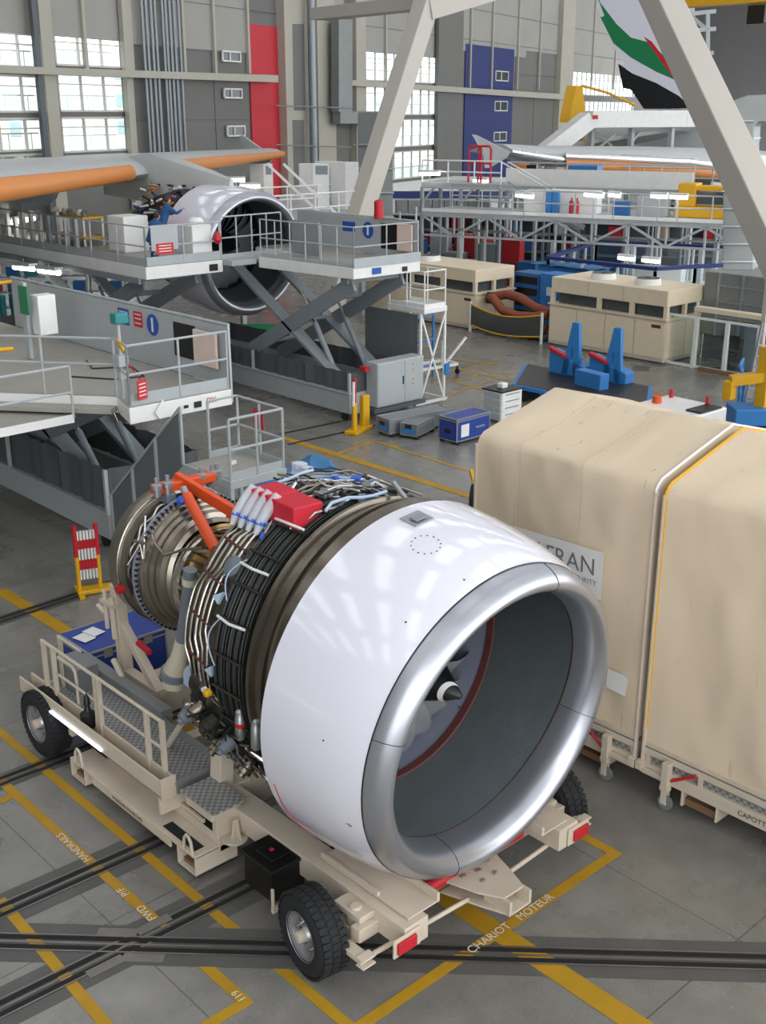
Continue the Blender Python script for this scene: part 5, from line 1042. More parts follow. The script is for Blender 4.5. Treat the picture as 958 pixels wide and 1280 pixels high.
for k, px in enumerate((686, 694, 770, 776, 783)):
    o = dthing(px, 240 if k < 2 else 252, 262, .3, 53.0, .3, 'cab' if k > 1 else 'blu', 'blue_jack', 'slim blue jack on the truss walkway, %s along from the left' % ORD[k], 'jack', zd, 'blue jacks on the walkway')
for px, sd2 in ((715, 'left'), (722, 'right')):
    o = MB().lathe(dpt(ds(px, 250, 52.8), zd, 52.8), (0, 0, 1), [(0, .11), (.6, .11), (.7, .04), (.8, .04)], 10).build('fire_extinguisher', 'redp', None, smooth=True); tag(o, 'red fire extinguisher on the truss walkway, %s of the pair by the white cabinet' % sd2, 'fire extinguisher', 'extinguishers on the walkway')
ym = thing('yellow_machine', 'yellow framed machine on the walkway beside the slanted strut', 'machine', dpt(ds(885, 260, 54), zd, 54))
s0 = ds(885, 260, 54); dbox(s0 - 1.5, s0 + 1.5, zd, zd + .5, 54, 55.2, 'yel', 'base', ym, .04); dbox(s0 - 1.4, s0 - 1.1, zd + .5, zd + 1.2, 54, 55.2, 'yel', 'upright', ym, .03); dbox(s0 + .6, s0 + 1.4, zd + .5, zd + 1.5, 54, 55.2, 'yel', 'upright', ym, .03); dbox(s0 - 1.4, s0 + 1.4, zd + 1.2, zd + 1.4, 54.1, 55.1, 'yel', 'head', ym, .03); dbox(s0 - 1.1, s0 + .6, zd + .6, zd + 1.15, 54.3, 54.8, 'glassd', 'screen', ym)
rg_ = thing('safety_gate', 'red tube safety gate on the staging under the far wing tip', 'gate', dpt(ds(602, 205, 57), 5.25, 57))
for px in (594, 606):
    s0 = ds(px, 205, 57); MB().tube([dpt(s0 - .35, 5.25, 57), dpt(s0 - .35, 6.9, 57), dpt(s0 - .25, 7.05, 57), dpt(s0 + .25, 7.05, 57), dpt(s0 + .35, 6.9, 57), dpt(s0 + .35, 5.25, 57)], .06, 8).tube([dpt(s0 - .35, 6.2, 57), dpt(s0 + .35, 6.2, 57)], .05, 6).build('hoop', 'redp', rg_, smooth=True)
# fluorescent lamps
def lamp(p, q, label, group, drop=None, m='lamp'):
    t = thing('fluorescent_lamp', label, 'lamp', (Vector(p) + Vector(q)) / 2, group); p, q = Vector(p), Vector(q)
    MB().beam(p + UP * .12, q + UP * .12, .3, .1).build('housing', 'white2', t); MB().tube([p, q], .085, 8).build('tube', m, t, smooth=True)
    if drop is not None:
        c = (p + q) / 2; MB().tube([c + UP * .1, Vector((c.x, c.y, drop))], .025, 5).build('stem', 'lgrey', t)
for a, bq, nm in (((645, 244), (667, 246), 'leftmost one'), ((731, 243), (755, 245), 'above the wide white cabinet'), ((761, 243), (776, 245), 'short one right of the wide white cabinet'), ((814, 245), (835, 246), 'above the light grey cabinet'), ((838, 246), (860, 247), 'last before the yellow machine')):
    lamp(ad(*a, 51.6), ad(*bq, 51.6), 'tube lamp over the truss walkway, ' + nm, 'lamps over the truss walkway', drop=zd)
for a, bq, nm in (((773, 322), (794, 324), 'left'), ((803, 325), (825, 327), 'right')):
    lamp(ad(*a, 50.5), ad(*bq, 50.5), 'glowing tube lamp hung low under the truss, %s of the pair over the booth' % nm, 'lamps under the truss', drop=3.95)
lamp(ad(525, 217, 55.8), ad(550, 217, 55.8), 'glowing tube lamp at the left end of the upper staging rail', None, drop=5.2)
lamp(ad(592, 226, 57.5), ad(610, 227, 57.5), 'glowing tube lamp below the red safety gate', None, drop=5.2)
# blue-roofed booths under the gantry
BO = thing('glazed_booth', 'low glazed booth with dark blue roof edge behind the air units', 'booth', g(790, 345))
def bseg(p, q, z0=0, z1=2.75, par=BO):
    p, q = Vector(p), Vector(q); n = max(1, round((q - p).length / 1.6))
    MB().beam(p + UP * (z1 - .1), q + UP * (z1 - .1), .25, .14).build('roof_edge', 'wblue', par)
    for k in range(n + 1): c = p.lerp(q, k / n); MB().beam(c, c + UP * (z1 - .2), .1, .1).build('post', 'white2', par)
    MB().beam(p + UP * .5, q + UP * .5, .06, 1.0).build('lower_panel', 'white2', par); MB().beam(p + UP * 1.8, q + UP * 1.8, .02, 1.5).build('glass', 'glass', par)
bc = [Vector(g(x, y, 2.75)) for x, y in ((686, 319), (820, 333), (870, 330), (915, 328))]; bc = [Vector((p.x, p.y, 0)) for p in bc]
bk = [p + NU * 7 for p in bc]
for p, q in zip(bc, bc[1:]): bseg(p, q)
bseg(bk[0], bk[-1]); bseg(bc[0], bk[0])
b2 = dbox(ds(830, 320, 50), ds(760, 320, 50), 0, 1.9, 53.5, 54.5, 'white2', 'storage_cabinet', None, .03); tag(b2, 'white cabinet inside the glazed booth', 'cabinet')
# racks and clutter beneath the gantry
for k in range(16):
    px = 508 + k * 10; d = 56 + (k * 7 % 5) * .9; s0 = ds(px, 330, d); h = r7.uniform(.9, 2.6)
    nm, m_, lab = r7.choice((('tool_cabinet', 'lgrey', 'grey tool cabinet'), ('parts_rack', 'mgrey', 'grey parts rack'), ('red_cabinet', 'redp', 'red cabinet'), ('blue_cabinet', 'cab', 'blue cabinet'), ('white_locker', 'white2', 'white locker'), ('teal_cabinet', 'teal', 'teal cabinet')))
    t = thing(nm, lab + ' under the truss walkway, %s along from the left' % ORD[k], 'cabinet', dpt(s0, 0, d), 'cabinets under the gantry')
    dbox(s0 - .5, s0 + .5, 0.05, h, d, d + .7, m_, 'body', t, .02); dbox(s0 - .45, s0 + .45, h * .5, h * .52, d - .02, d, 'dgrey', 'shelf_line', t)
    if k % 2 == 0: MB().beam(dpt(s0 + .9, 0, d + 1), dpt(s0 + .9, 3.6, d + 1), .1, .1).build('post', 'white2', t)
for k in range(9):
    d = 62 + (k % 3) * 1.2; s0 = ds(512 + k * 42, 330, d); t = thing('pallet_rack', 'tall dark storage rack far behind the truss walkway, %s from the left' % ORD[k], 'rack', dpt(s0, 0, d), 'racks behind the gantry')
    for a in (-1.9, 1.9):
        for e in (0, .9): MB().beam(dpt(s0 + a, 0, d + e), dpt(s0 + a, 3.1, d + e), .12, .12).build('upright', 'mgrey', t)
    for z in (.4, 1.3, 2.2, 3.0): dbox(s0 - 1.9, s0 + 1.9, z - .06, z, d, d + .9, 'mgrey', 'shelf', t)
    dbox(s0 - 1.9, s0 + 1.9, .1, 3.0, d + .92, d + .96, 'dgrey', 'back_panel', t)
    for j in range(5):
        zb = (.4, 1.3, 2.2)[(j + k) % 3]; a = -1.5 + j * .75; hh = r7.uniform(.4, .75); mm_, cn = r7.choice((('teal', 'teal'), ('cab', 'blue'), ('redp', 'red'), ('dgrey', 'dark grey'), ('white2', 'white'), ('yel', 'yellow'), ('cardb', 'cardboard')))
        o = dbox(s0 + a - .3, s0 + a + .3, zb, zb + hh, d + .1, d + .8, mm_, 'storage_box', None); tag(o, '%s box on the %s far rack from the left, %s along' % (cn, ORD[k], ORD[j]), 'box', 'boxes on the far racks')
# low far cross walkways seen through the truss
for i, (d, z) in enumerate(((66, 3.3), (72, 4.4))):
    t = thing('cross_walkway', ('yellowish railed walkway further back, seen through the truss' if i else 'lower grey railed walkway seen through the truss, in front of a yellowish one'), 'walkway', dpt(ds(760, 290, d), 0, d))
    a, bq = ds(640, 290, d), ds(930, 290, d); dbox(a, bq, z - .3, z, d, d + 2, 'yel' if i else 'lgrey', 'deck', t); railing(t, [dpt(a, z, d), dpt(bq, z, d)], 1.1, (1., .5), .05, 2.0)
    for k in range(5): s0 = a + (bq - a) * k / 4; MB().beam(dpt(s0, 0, d + .5), dpt(s0, z - .3, d + .5), .2, .2).build('leg', 'lgrey', t)
# office block at the foot of the far wall
OFF = DW - NW.dot(g(520, 299)); OF = thing('office_block', 'low white office block with blue bands and dark windows beyond the galvanised duct', 'office', g(520, 298))
def obox(x0, x1, y0, y1, o0, t, m, name): return MB().prism([aw(x0, y1, o0), aw(x1, y1, o0), aw(x1, y0, o0), aw(x0, y0, o0)], NW * t).build(name, m, OF)
z0 = 0; a_, b_ = aw(440, 290, OFF), aw(640, 290, OFF)
MB().prism([Vector((a_.x, a_.y, 0)), Vector((b_.x, b_.y, 0)), Vector((b_.x, b_.y, aw(520, 238, OFF).z)), Vector((a_.x, a_.y, aw(520, 238, OFF).z))], NW * 5.5).build('wall', 'white2', OF)
obox(440, 640, 239, 248, OFF + .1, .1, 'wblue', 'blue_band'); obox(440, 640, 285, 298, OFF + .1, .1, 'wblue', 'blue_band')
for k in range(8): obox(496 + k * 15, 509 + k * 15, 250, 269, OFF + .1, .08, 'glassd', 'window')
# tail dock: white box bridge, yellow post, cranes
TD = thing('tail_dock_bridge', 'white box-section dock bridge cranked down at its left, beneath the tail fin', 'dock bridge', dp(800, 180, 82))
pt = [dp(668, 202, 82), dp(736, 149, 82), dp(905, 148, 84)]
for p, q in zip(pt, pt[1:]): MB().beam(p, q, 1.6, 1.15).build('box_beam', 'white2', TD, bevel=.03)
for px in (750, 775, 800, 830, 860): p = dp(px, 139, 82.5); MB().beam(p, p + UP * -1.1, .06, .06).build('joint_line', 'lgrey', TD)
for px in (740, 790, 840): p = dp(px, 160, 83); MB().beam(p, Vector((p.x, p.y, 0)), .35, .35).build('leg', 'lgrey', TD)
for a, bq in (((745, 165), (772, 188)), ((772, 165), (745, 188)), ((800, 165), (780, 190))): MB().beam(dp(*a, 83.5), dp(*bq, 83.5), .15, .15).build('brace', 'lgrey', TD)
rp = dp(745, 146, 81.2); MB().prism([dp(743, 144, 81), dp(748, 144, 81), dp(748, 149, 81), dp(743, 149, 81)], NW * .1).build('red_plate', 'signred', TD)
YP = thing('yellow_mast', 'tapered yellow mast with a long boom in front of the far right window', 'mast', dp(722, 200, 86))
MB().prism([dp(721, 107, 86), dp(729, 107, 86), dp(733, 145, 86), dp(733, 153, 86), dp(712, 153, 86), dp(714, 140, 86)], NW * .8).build('mast_head', 'yel', YP, bevel=.03)
for px in (716, 729): p = dp(px, 152, 86); MB().beam(p, Vector((p.x, p.y, 0)), .3, .3).build('post', 'yel', YP)
MB().tube([dp(728, 107, 86), dp(760, 116, 86), dp(795, 132, 86)], .1, 6).build('boom', 'yel', YP)
CR = thing('overhead_crane', 'yellow overhead crane beam with dark hoist at the top right corner', 'crane', dp(900, 2, 60))
MB().beam(dp(835, 4, 60), dp(975, -6, 56), .8, .55).build('girder', 'yel', CR); p = dp(950, 6, 58); MB().beam(p, p - UP * .9, 1.0, .6).build('hoist', 'dark', CR, bevel=.05)
for f in (.2, .85):
    p = dp(835, 4, 60).lerp(dp(975, -6, 56), f); MB().beam(p, Vector((p.x, p.y, ZC)), .3, .3).build('hanger', 'lgrey', CR)
TR = thing('roof_truss', 'pale lattice steelwork beside the right strut near the roof', 'truss', dp(865, 40, 75))
for a, bq in (((838, 20), (895, 14)), ((838, 40), (895, 36)), ((838, 70), (892, 66)), ((845, 18), (845, 72)), ((862, 16), (862, 70)), ((885, 14), (885, 68)), ((845, 40), (862, 68)), ((862, 40), (885, 66)), ((845, 20), (862, 40)), ((862, 18), (885, 38))): MB().beam(dp(*a, 75), dp(*bq, 75), .25, .25).build('lattice_bar', 'lgrey', TR)
# galvanised duct at the right, over its plant box
GD = thing('galvanised_duct', 'wide galvanised air duct rising from a ribbed plant box at the right edge', 'duct', g(912, 420))
dz = 37.5
def dd_(x, y, e=0.): return dp(x, y, dz + e)
MB().prism([dd_(904, 338), dd_(942, 338), dd_(942, 176), dd_(904, 176)], NU * 1.1).build('riser', 'galv', GD, bevel=.03)
cc = [dd_(903, 178), dd_(904, 155), dd_(908, 138), dd_(918, 125), dd_(935, 119), dd_(985, 117), dd_(985, 152), dd_(948, 152), dd_(943, 158), dd_(942, 178)]
MB().prism(cc, NU * 1.2).build('elbow', 'galv', GD, bevel=.03)
for y in range(150, 335, 22): MB().prism([dd_(903, y + 2, -.05), dd_(943, y + 2, -.05), dd_(943, y, -.05), dd_(903, y, -.05)], NU * 1.2).build('seam', 'alu', GD)
Xp = 37.6
p0, p1 = ax(876, 408, Xp), ax(985, 430, Xp); zt = ax(876, 338, Xp).z; zb_ = .0
MB().bx(Xp, Xp + 3.2, p1.y, p0.y, p0.z * 0 + .9, zt).build('plant_box', 'galv', GD, bevel=.03); MB().bx(Xp + .1, Xp + 3.1, p1.y + .1, p0.y - .1, 0, .9).build('plinth', 'dgrey', GD)
for f in (.18, .45, .72): yy = p0.y + (p1.y - p0.y) * f; MB().bx(Xp - .05, Xp, yy - .05, yy + .05, .9, zt).build('rib', 'alu', GD)
for f in (.3, .55, .8): MB().bx(Xp - .04, Xp, p0.y + (p1.y - p0.y) * .72, p0.y + (p1.y - p0.y) * .18, .9 + (zt - .9) * f - .03, .9 + (zt - .9) * f + .03).build('rib', 'alu', GD)
wb = thing('wall_unit', 'white cabinet fixed beside the slanted strut at the right edge', 'cabinet', dp(955, 280, 34))
MB().prism([dp(943, 194, 34), dp(990, 196, 34), dp(990, 276, 34), dp(943, 270, 34)], NU * .8).build('body', 'white2', wb, bevel=.03); wbp = dp(965, 290, 34) + NU * .4; MB().beam(wbp, Vector((wbp.x, wbp.y, 0)), .14, .14).build('post', 'strut', wb); MB().prism([dp(936, 277, 34), dp(990, 284, 34), dp(990, 290, 34), dp(936, 283, 34)], NU * .8).build('shelf', 'strut', wb)
# ================================================================== AIR UNITS, FENCES, FLOOR KIT
def acunit(X0, X1, Y0, Y1, H, label, fans, npan):
    t = thing('air_conditioning_unit', label, 'air unit', ((X0 + X1) / 2, (Y0 + Y1) / 2, 0), 'beige air units')
    hb = H * .60
    body = MB().bx(X0, X1, Y0, Y1, 0.06, hb).build('cabinet', 'cream', t, bevel=.02)
    MB().bx(X0 + .05, X1 - .05, Y0 + .05, Y1 - .05, 0, .08).build('plinth', 'dgrey', t)
    w_ = (Y1 - Y0) / npan
    for k in range(npan): MB().bx(X0 - .025, X0, Y0 + k * w_ + .04, Y0 + (k + 1) * w_ - .04, .2, hb - .1).build('door_panel', 'acc', body, bevel=.01)
    for k in range(2): w2 = (X1 - X0) / 2; MB().bx(X0 + k * w2 + .05, X0 + (k + 1) * w2 - .05, Y0 - .025, Y0, .2, hb - .1).build('door_panel', 'acc', body, bevel=.01)
    MB().bx(X0 - .03, X0 - .02, Y0 + .2, Y0 + .6, hb - .3, hb - .18).build('maker_plate', 'maroon', body); 
    MB().bx(X0 - .06, X1 + .06, Y0 - .06, Y1 + .06, hb, hb + .05).build('ledge', 'acc', t)
    MB().bx(X0 + .25, X1 - .25, Y0 + .25, Y1 - .25, hb + .05, hb + .55).build('coil', 'glassd', t)
    n = 7
    for k in range(n + 1):
        y = Y0 + .08 + (Y1 - Y0 - .16) * k / n
        if k in (0, 2, 4, n) : MB().bx(X0 + .02, X0 + .16, y - .08, y + .08, hb + .05, hb + .5).build('post', 'acc', t)
    for x in (X0 + .1, (X0 + X1) / 2, X1 - .1): MB().bx(x - .07, x + .07, Y0 + .02, Y0 + .16, hb + .05, hb + .5).build('post', 'acc', t)
    MB().bx(X0 + .02, X1 - .02, Y0 + .02, Y1 - .02, hb + .48, H).build('hood', 'acc', t, bevel=.03)
    for f in (.36, .66): MB().bx(X0, X0 + .02, Y0 + (Y1 - Y0) * f - .02, Y0 + (Y1 - Y0) * f + .02, hb + .5, H - .02).build('hood_seam', 'cream', t)
    for f in fans:
        c = ((X0 + X1) / 2 - .2, Y0 + (Y1 - Y0) * f, H); fr_ = MB().lathe(c, (0, 0, 1), [(0, .5), (.22, .46), (.22, .40), (.1, .38), (.1, .01)], 28).build('fan_ring', 'white2', t, smooth=True)
        MB().lathe((c[0], c[1], H + .2), (0, 0, 1), [(0, .43), (.03, .43), (.04, .1), (.06, .1)], 24).build('fan_guard', 'dark', fr_)
    return t
AX_ = 35.4
h1 = ax(596, 338, AX_).z; h2 = ax(685, 345, AX_).z; print('AC heights', h1, h2)
Y2r = ax(829, 453, AX_).y; Xe = ay(866, 400, Y2r).x; print('AC2', Y2r, Xe)
acunit(AX_, AX_ + 2.5, 32.7, 39.5, h1, 'left beige air unit with dark windows round its top, behind the hose net', (.55, .82), 4)
acunit(AX_, AX_ + 2.5, Y2r, 28.7, h2, 'beige air unit nearer the white fence, two round fans on its roof', (.3, .68), 4)
# net barrier and coiled hose
NB = thing('net_barrier', 'dark net slung between two white posts with yellow edging', 'barrier', (35.0, 30.7, 0))
n0, n1 = Vector((35.15, 32.7, 0)), Vector((35.15, 28.85, 0))
for p in (n0, n1): MB().beam(p, p + UP * 1.25, .08, .08).build('post', 'white2', NB)
rows = []; top_ = []; bot_ = []
for k in range(17):
    f = k / 16; p = n0.lerp(n1, f); sg_ = .25 * math.sin(PI * f); a, bq = p + UP * (1.15 - sg_) + Vector((-.12 * math.sin(PI * f), 0, 0)), p + UP * (.30 - sg_ * .6) + Vector((-.2 * math.sin(PI * f), 0, 0)); rows.append([a, a.lerp(bq, .5) + Vector((-.06 * math.sin(PI * f), 0, 0)), bq]); top_.append(a); bot_.append(bq)
MB().loft(rows, close=False).build('net', 'net', NB, smooth=True); MB().tube(top_, .03, 6).build('edge_rope', 'yel', NB, smooth=True); MB().tube(bot_, .03, 6).build('edge_rope', 'yel', NB, smooth=True)
HO = thing('flexible_hose', 'rust-coloured corrugated air hose coiled behind the net barrier', 'hose', (35.9, 30.8, 0))
pts = [Vector(p) for p in ((36.0, 32.4, 1.35), (35.75, 32.0, 1.4), (35.65, 31.4, 1.0), (35.7, 30.6, .85), (35.8, 29.8, .9), (36.1, 29.3, 1.0))]; pts2 = [Vector(p) + Vector((.35, .05, .25)) for p in ((35.8, 32.5, 1.1), (35.9, 31.6, 1.3), (35.8, 30.8, 1.25), (35.8, 30.0, .95), (36.0, 29.2, .8))]; pts3 = [Vector(p) for p in ((35.7, 31.7, .5), (35.65, 30.9, .5), (35.7, 30.0, .45), (36.0, 29.2, .45))]
def corr(ps, r_):
    out = []; rad = []
    for p, q in zip(ps, ps[1:]):
        for k in range(14): out.append(p.lerp(q, k / 14)); rad.append(r_ * (1 if k % 2 else .88))
    return MB().tube(out, rad, 12)
for ps in (pts, pts2, pts3): corr(ps, .2).build('hose_length', 'hose', HO, smooth=True, sharp=80)
MB().lathe(pts[0] + Vector((0, .02, 0)), (-.4, .9, 0), [(-.1, .24), (.1, .24), (.1, .18), (.0, .17)], 18).build('hose_end', 'dark', HO, smooth=True)
rk = thing('hose_rack', 'low dark rack holding the corrugated hose', 'rack', (36.0, 30.8, 0))
MB().bx(35.55, 36.4, 29.0, 32.4, .12, .24).bx(35.6, 35.7, 29.1, 29.2, 0, .12).bx(35.6, 35.7, 32.2, 32.3, 0, .12).bx(36.25, 36.35, 29.1, 29.2, 0, .12).bx(36.25, 36.35, 32.2, 32.3, 0, .12).build('frame', 'dgrey', rk)
# blue equipment between the air units
for i, (x0, x1, y0, y1, h, lb) in enumerate(((38.2, 39.2, 31.6, 33.0, 2.2, 'blue cabinet with open shelf slots right of the left beige air unit'), (38.0, 39.0, 29.9, 31.4, 2.3, 'blue cabinet with a white notice behind the coiled hose'), (37.2, 38.4, 28.9, 30.0, 1.9, 'low blue cabinet touching the nearer beige air unit'), (40.0, 41.2, 30.2, 33.2, 2.3, 'taller blue cabinet at the back, under folded blue sheeting'))):
    t = thing('blue_cabinet', lb, 'cabinet', ((x0 + x1) / 2, (y0 + y1) / 2, 0), 'blue cabinets between the air units')
    bd = MB().bx(x0, x1, y0, y1, .05, h).build('body', 'cab' if i != 1 else 'blu', t, bevel=.03)
    if i == 0:
        for k in range(4): MB().bx(x0 - .02, x0, y0 + .1, y1 - .1, .3 + k * .48, .6 + k * .48).build('shelf_slot', 'black', bd); 
    else: MB().bx(x0 - .02, x0, y0 + .08, y1 - .08, .2, h - .15).build('door', 'blu', bd, bevel=.01)
    if i == 1: MB().bx(x0 - .03, x0 - .02, y0 + .6, y0 + 1.1, 1.4, 1.75).build('notice', 'white2', bd)
    if i == 3:
        rw_ = [[Vector((x0 - .1 + .35 * a, y0 - .1 + .25 * bq, h + .02 + .06 * abs(math.sin(a * 2.1 + bq * .7)))) for a in range(5)] for bq in range(15)]
        rw2 = rw_; o = MB().loft(rw2, close=False).build('blue_sheeting', 'tblue', None, smooth=True); tag(o, 'crumpled blue sheeting over the tall blue cabinet at the back', 'sheet')
# fence of framed clear panels
FE = thing('panel_fence', 'white framed fence of clear panels right of the nearer air unit', 'fence', (35.8, 21.5, 0))
ys = [ax(x, 460, 35.7).y for x in (831, 866, 905, 945, 990)]
zf = 1.85
for k, y in enumerate(ys): MB().bx(35.66, 35.76, y - .07, y + .07, 0, zf).build('post', 'white2', FE)
for a, bq in zip(ys, ys[1:]):
    MB().bx(35.68, 35.74, bq, a, zf - .08, zf).bx(35.68, 35.74, bq, a, .02, .12).build('frame', 'white2', FE); MB().bx(35.70, 35.715, bq, a, .12, zf - .08).build('pane', 'glass', FE)
MB().bx(35.9, 36.3, ys[-1], ys[0] - .9, 2.0, 2.15).build('top_shelf', 'acc', FE); MB().bx(36.0, 36.2, ys[0] - 1.0, ys[0] - .85, 0, 2.0).build('post', 'acc', FE)
MB().bx(35.45, 35.66, ys[-1], ys[2] + .9, 0, .12).build('kerb', 'wood', FE)
pb = MB().bx(36.5, 37.3, ys[2] - 1.6, ys[2] - .2, 0, 1.6); tag(pb.build('grey_cabinet', 'mgrey', None, bevel=.03), 'plain grey cabinet behind the white panel fence', 'cabinet')
co = thing('swivel_chair', 'office chair and stool clutter behind the fence pane nearest the air unit', 'chair', (36.8, 22.2, 0))
cy_ = ys[1] - .9; MB().lathe((36.6, cy_, 0), (0, 0, 1), [(0, .25), (.06, .25), (.08, .03), (.5, .03), (.5, .26), (.58, .26)], 14).build('seat', 'dark', co, smooth=True); MB().bx(36.8, 36.85, cy_ - .22, cy_ + .22, .65, 1.15).build('backrest', 'dark', co, bevel=.02)
wc = MB().lathe((36.3, ys[2] + .35, 0), (0, 0, 1), [(0, .12), (1.0, .12), (1.06, .08), (1.1, .02)], 14); tag(wc.build('gas_bottle', 'pipe', None, smooth=True), 'grey cylinder standing behind the panel fence', 'cylinder')
dr = strip(g(792, 460), g(812, 461), .9, 'band', .004, 'floor_stain')
# --- trunks and cases on the floor
def trunk(a, b_, back, h, m, label, end=None, cm='alu'):
    a, b_ = Vector(g(*a)), Vector(g(*b_)); w_ = (b_ - a); bk_ = Vector(g(*back)); dd2 = (bk_ - b_); nrm = Vector((-w_.y, w_.x, 0)).normalized(); ln = abs(dd2.dot(nrm)); nrm = nrm if dd2.dot(nrm) > 0 else -nrm
    t = thing('transport_case', label, 'case', (a + b_) / 2 + nrm * ln / 2, 'cases by the lift'); P4 = [a, b_, b_ + nrm * ln, a + nrm * ln]
    MB().prism([p + UP * .1 for p in P4], UP * (h - .16)).build('body', m, t, bevel=.01); lid_ = MB().prism([p + UP * (h - .06) for p in P4], UP * .06).build('lid', m if m != 'caseblue' else 'caseblue', t, bevel=.01)
    ed = MB()
    for i in range(4):
        ed.beam(P4[i] + UP * .1, P4[i] + UP * h, .035, .035); p, q = P4[i], P4[(i + 1) % 4]
        for z in (.1, h - .06, h): ed.beam(p + UP * z, q + UP * z, .035, .035)
    ed.build('edging', cm, t)
    u_ = w_.normalized()
    if end: MB().prism([a + u_ * .06 + UP * .16 - nrm * .02, b_ - u_ * .06 + UP * .16 - nrm * .02, b_ - u_ * .06 + UP * (h - .12) - nrm * .02, a + u_ * .06 + UP * (h - .12) - nrm * .02], nrm * .015).build('end_panel', end, t)
    c = (a + b_) / 2; MB().prism([c - u_ * .1 + UP * .3 - nrm * .04, c + u_ * .1 + UP * .3 - nrm * .04, c + u_ * .1 + UP * .42 - nrm * .04, c - u_ * .1 + UP * .42 - nrm * .04], nrm * .02).build('handle', 'dark', t)
    for p in P4: MB().lathe(p + (c + nrm * ln / 2 - p) * .12, (0, 0, 1), [(0, .07), (.1, .07)], 10).build('foot', 'rubber', t)
    sdp = b_ + nrm * ln * .3
    if m == 'caseblue': 
        q = b_ + nrm * ln * .12 + u_ * .012; MB().prism([q + UP * .2, q + nrm * .32 + UP * .2, q + nrm * .32 + UP * .55, q + UP * .55], u_ * .008).build('paper_note', 'white2', t)
        q = b_ + nrm * ln * .55 + u_ * .012; MB().prism([q + UP * .36, q + nrm * .4 + UP * .36, q + nrm * .4 + UP * .42, q + UP * .42], u_ * .008).build('handle', 'alu', t)
    return t
trunk((471, 541), (487, 547), (553, 528), .50, 'gcase', 'long grey case with light blue end, closest to the yellow jack', 'blu')
trunk((501, 547), (521, 550), (549, 540), .42, 'gcase', 'low grey case with light blue end, beside the blue flight case', 'blu')
trunk((549, 551), (571, 557), (612, 546), .72, 'caseblue', 'dark blue flight case with a paper note by the two grey cases', 'caseblue')
dw = thing('drawer_cabinet', 'white tool drawer unit with black top beside the crate, behind the blue flight case', 'drawer unit', g(622, 526))
c = Vector(g(628, 525)); cx_, cy_ = c.x, c.y
MB().bx(cx_ - .45, cx_ + .45, cy_ - .35, cy_ + .4, .1, .95).build('body', 'white2', dw, bevel=.015); MB().bx(cx_ - .42, cx_ + .42, cy_ - .32, cy_ + .37, 0, .1).build('plinth', 'dgrey', dw); MB().bx(cx_ - .48, cx_ + .48, cy_ - .38, cy_ + .43, .95, .99).build('worktop', 'black', dw)
for k in range(4): d_ = MB().bx(cx_ - .42, cx_ + .42, cy_ - .37, cy_ - .35, .14 + k * .2, .31 + k * .2).build('drawer', 'white2', dw, bevel=.005); MB().bx(cx_ - .3, cx_ + .3, cy_ - .385, cy_ - .37, .26 + k * .2, .29 + k * .2).build('handle', 'alu', d_); MB().bx(cx_ - .47, cx_ - .45, cy_ - .3, cy_ + .35, .14 + k * .2, .31 + k * .2).build('drawer_side', 'lgrey', dw)
o = MB().bx(cx_ - .15, cx_ + .1, cy_ - .1, cy_ + .12, .99, 1.14).build('small_box', 'white2', None, bevel=.03); tag(o, 'small white box on top of the drawer unit', 'box')
# yellow jack by the lift corner
YJ = thing('yellow_jack', 'yellow floor jack with red and white handle at the lift corner', 'jack', g(450, 543))
b0 = Vector(g(438, 544)); b1 = Vector(g(455, 536)); uu = (b1 - b0).normalized(); ww = Vector((-uu.y, uu.x, 0)); b2_ = b0 + uu * 1.0
MB().prism([b0 - ww * .2, b0 + ww * .2, b2_ + ww * .2, b2_ - ww * .2], UP * .1).build('base', 'yel', YJ, bevel=.02)
MB().beam(b2_ - uu * .15, b2_ - uu * .15 + UP * 1.0, .18, .26).build('column', 'yel', YJ, bevel=.03); MB().beam(b0 + uu * .25, b0 + uu * .25 + UP * .9, .10, .14).build('column', 'yel', YJ, bevel=.02)
MB().tube([b0 + uu * .25 + UP * .5, b0 + uu * .28 + UP * 1.6], .05, 8).build('handle', 'redp', YJ); MB().tube([b0 + uu * .2 + UP * .8, b0 + uu * .22 + UP * 1.5], .04, 8).build('handle_stripe', 'white2', YJ)
# red-white folding barrier
RB = thing('folding_barrier', 'red and white trellis barrier on a yellow stand in the shade beside the turbine', 'barrier', g(115, 745))
p, q = Vector(g(100, 742)), Vector(g(126, 738)); v = (q - p); vn = v.normalized()
for s_ in (p, q): MB().beam(s_ + UP * .05, s_ + UP * 1.35, .06, .06).build('post', 'yel' if True else '', RB)
pr = [RB]
for k in range(6):
    c = p + v * (.12 + .152 * k); 
    for z0_, z1_, m_ in ((.28, .48, 'white2'), (.48, .68, 'redp'), (.68, .90, 'white2'), (.90, 1.08, 'redp'), (1.08, 1.26, 'white2')): MB().beam(c + UP * z0_, c + UP * z1_, .045, .03).build('slat', m_, RB)
for z in (.58, .98): MB().beam(p + UP * z, q + UP * z, .02, .16).build('red_band', 'redp', RB)
for s_ in (p, q): MB().beam(s_ + UP * .75, s_ + UP * 1.38, .065, .065).build('post_sleeve', 'redp', RB)
MB().beam(p - vn * .05 + UP * .05, q + vn * .45 + UP * .05, .3, .08).build('base', 'yel', RB, bevel=.02); MB().beam(p + UP * .03 - Vector((.1, .3, 0)), p + UP * .03 + Vector((.1, .3, 0)), .1, .06).build('foot', 'yel', RB)
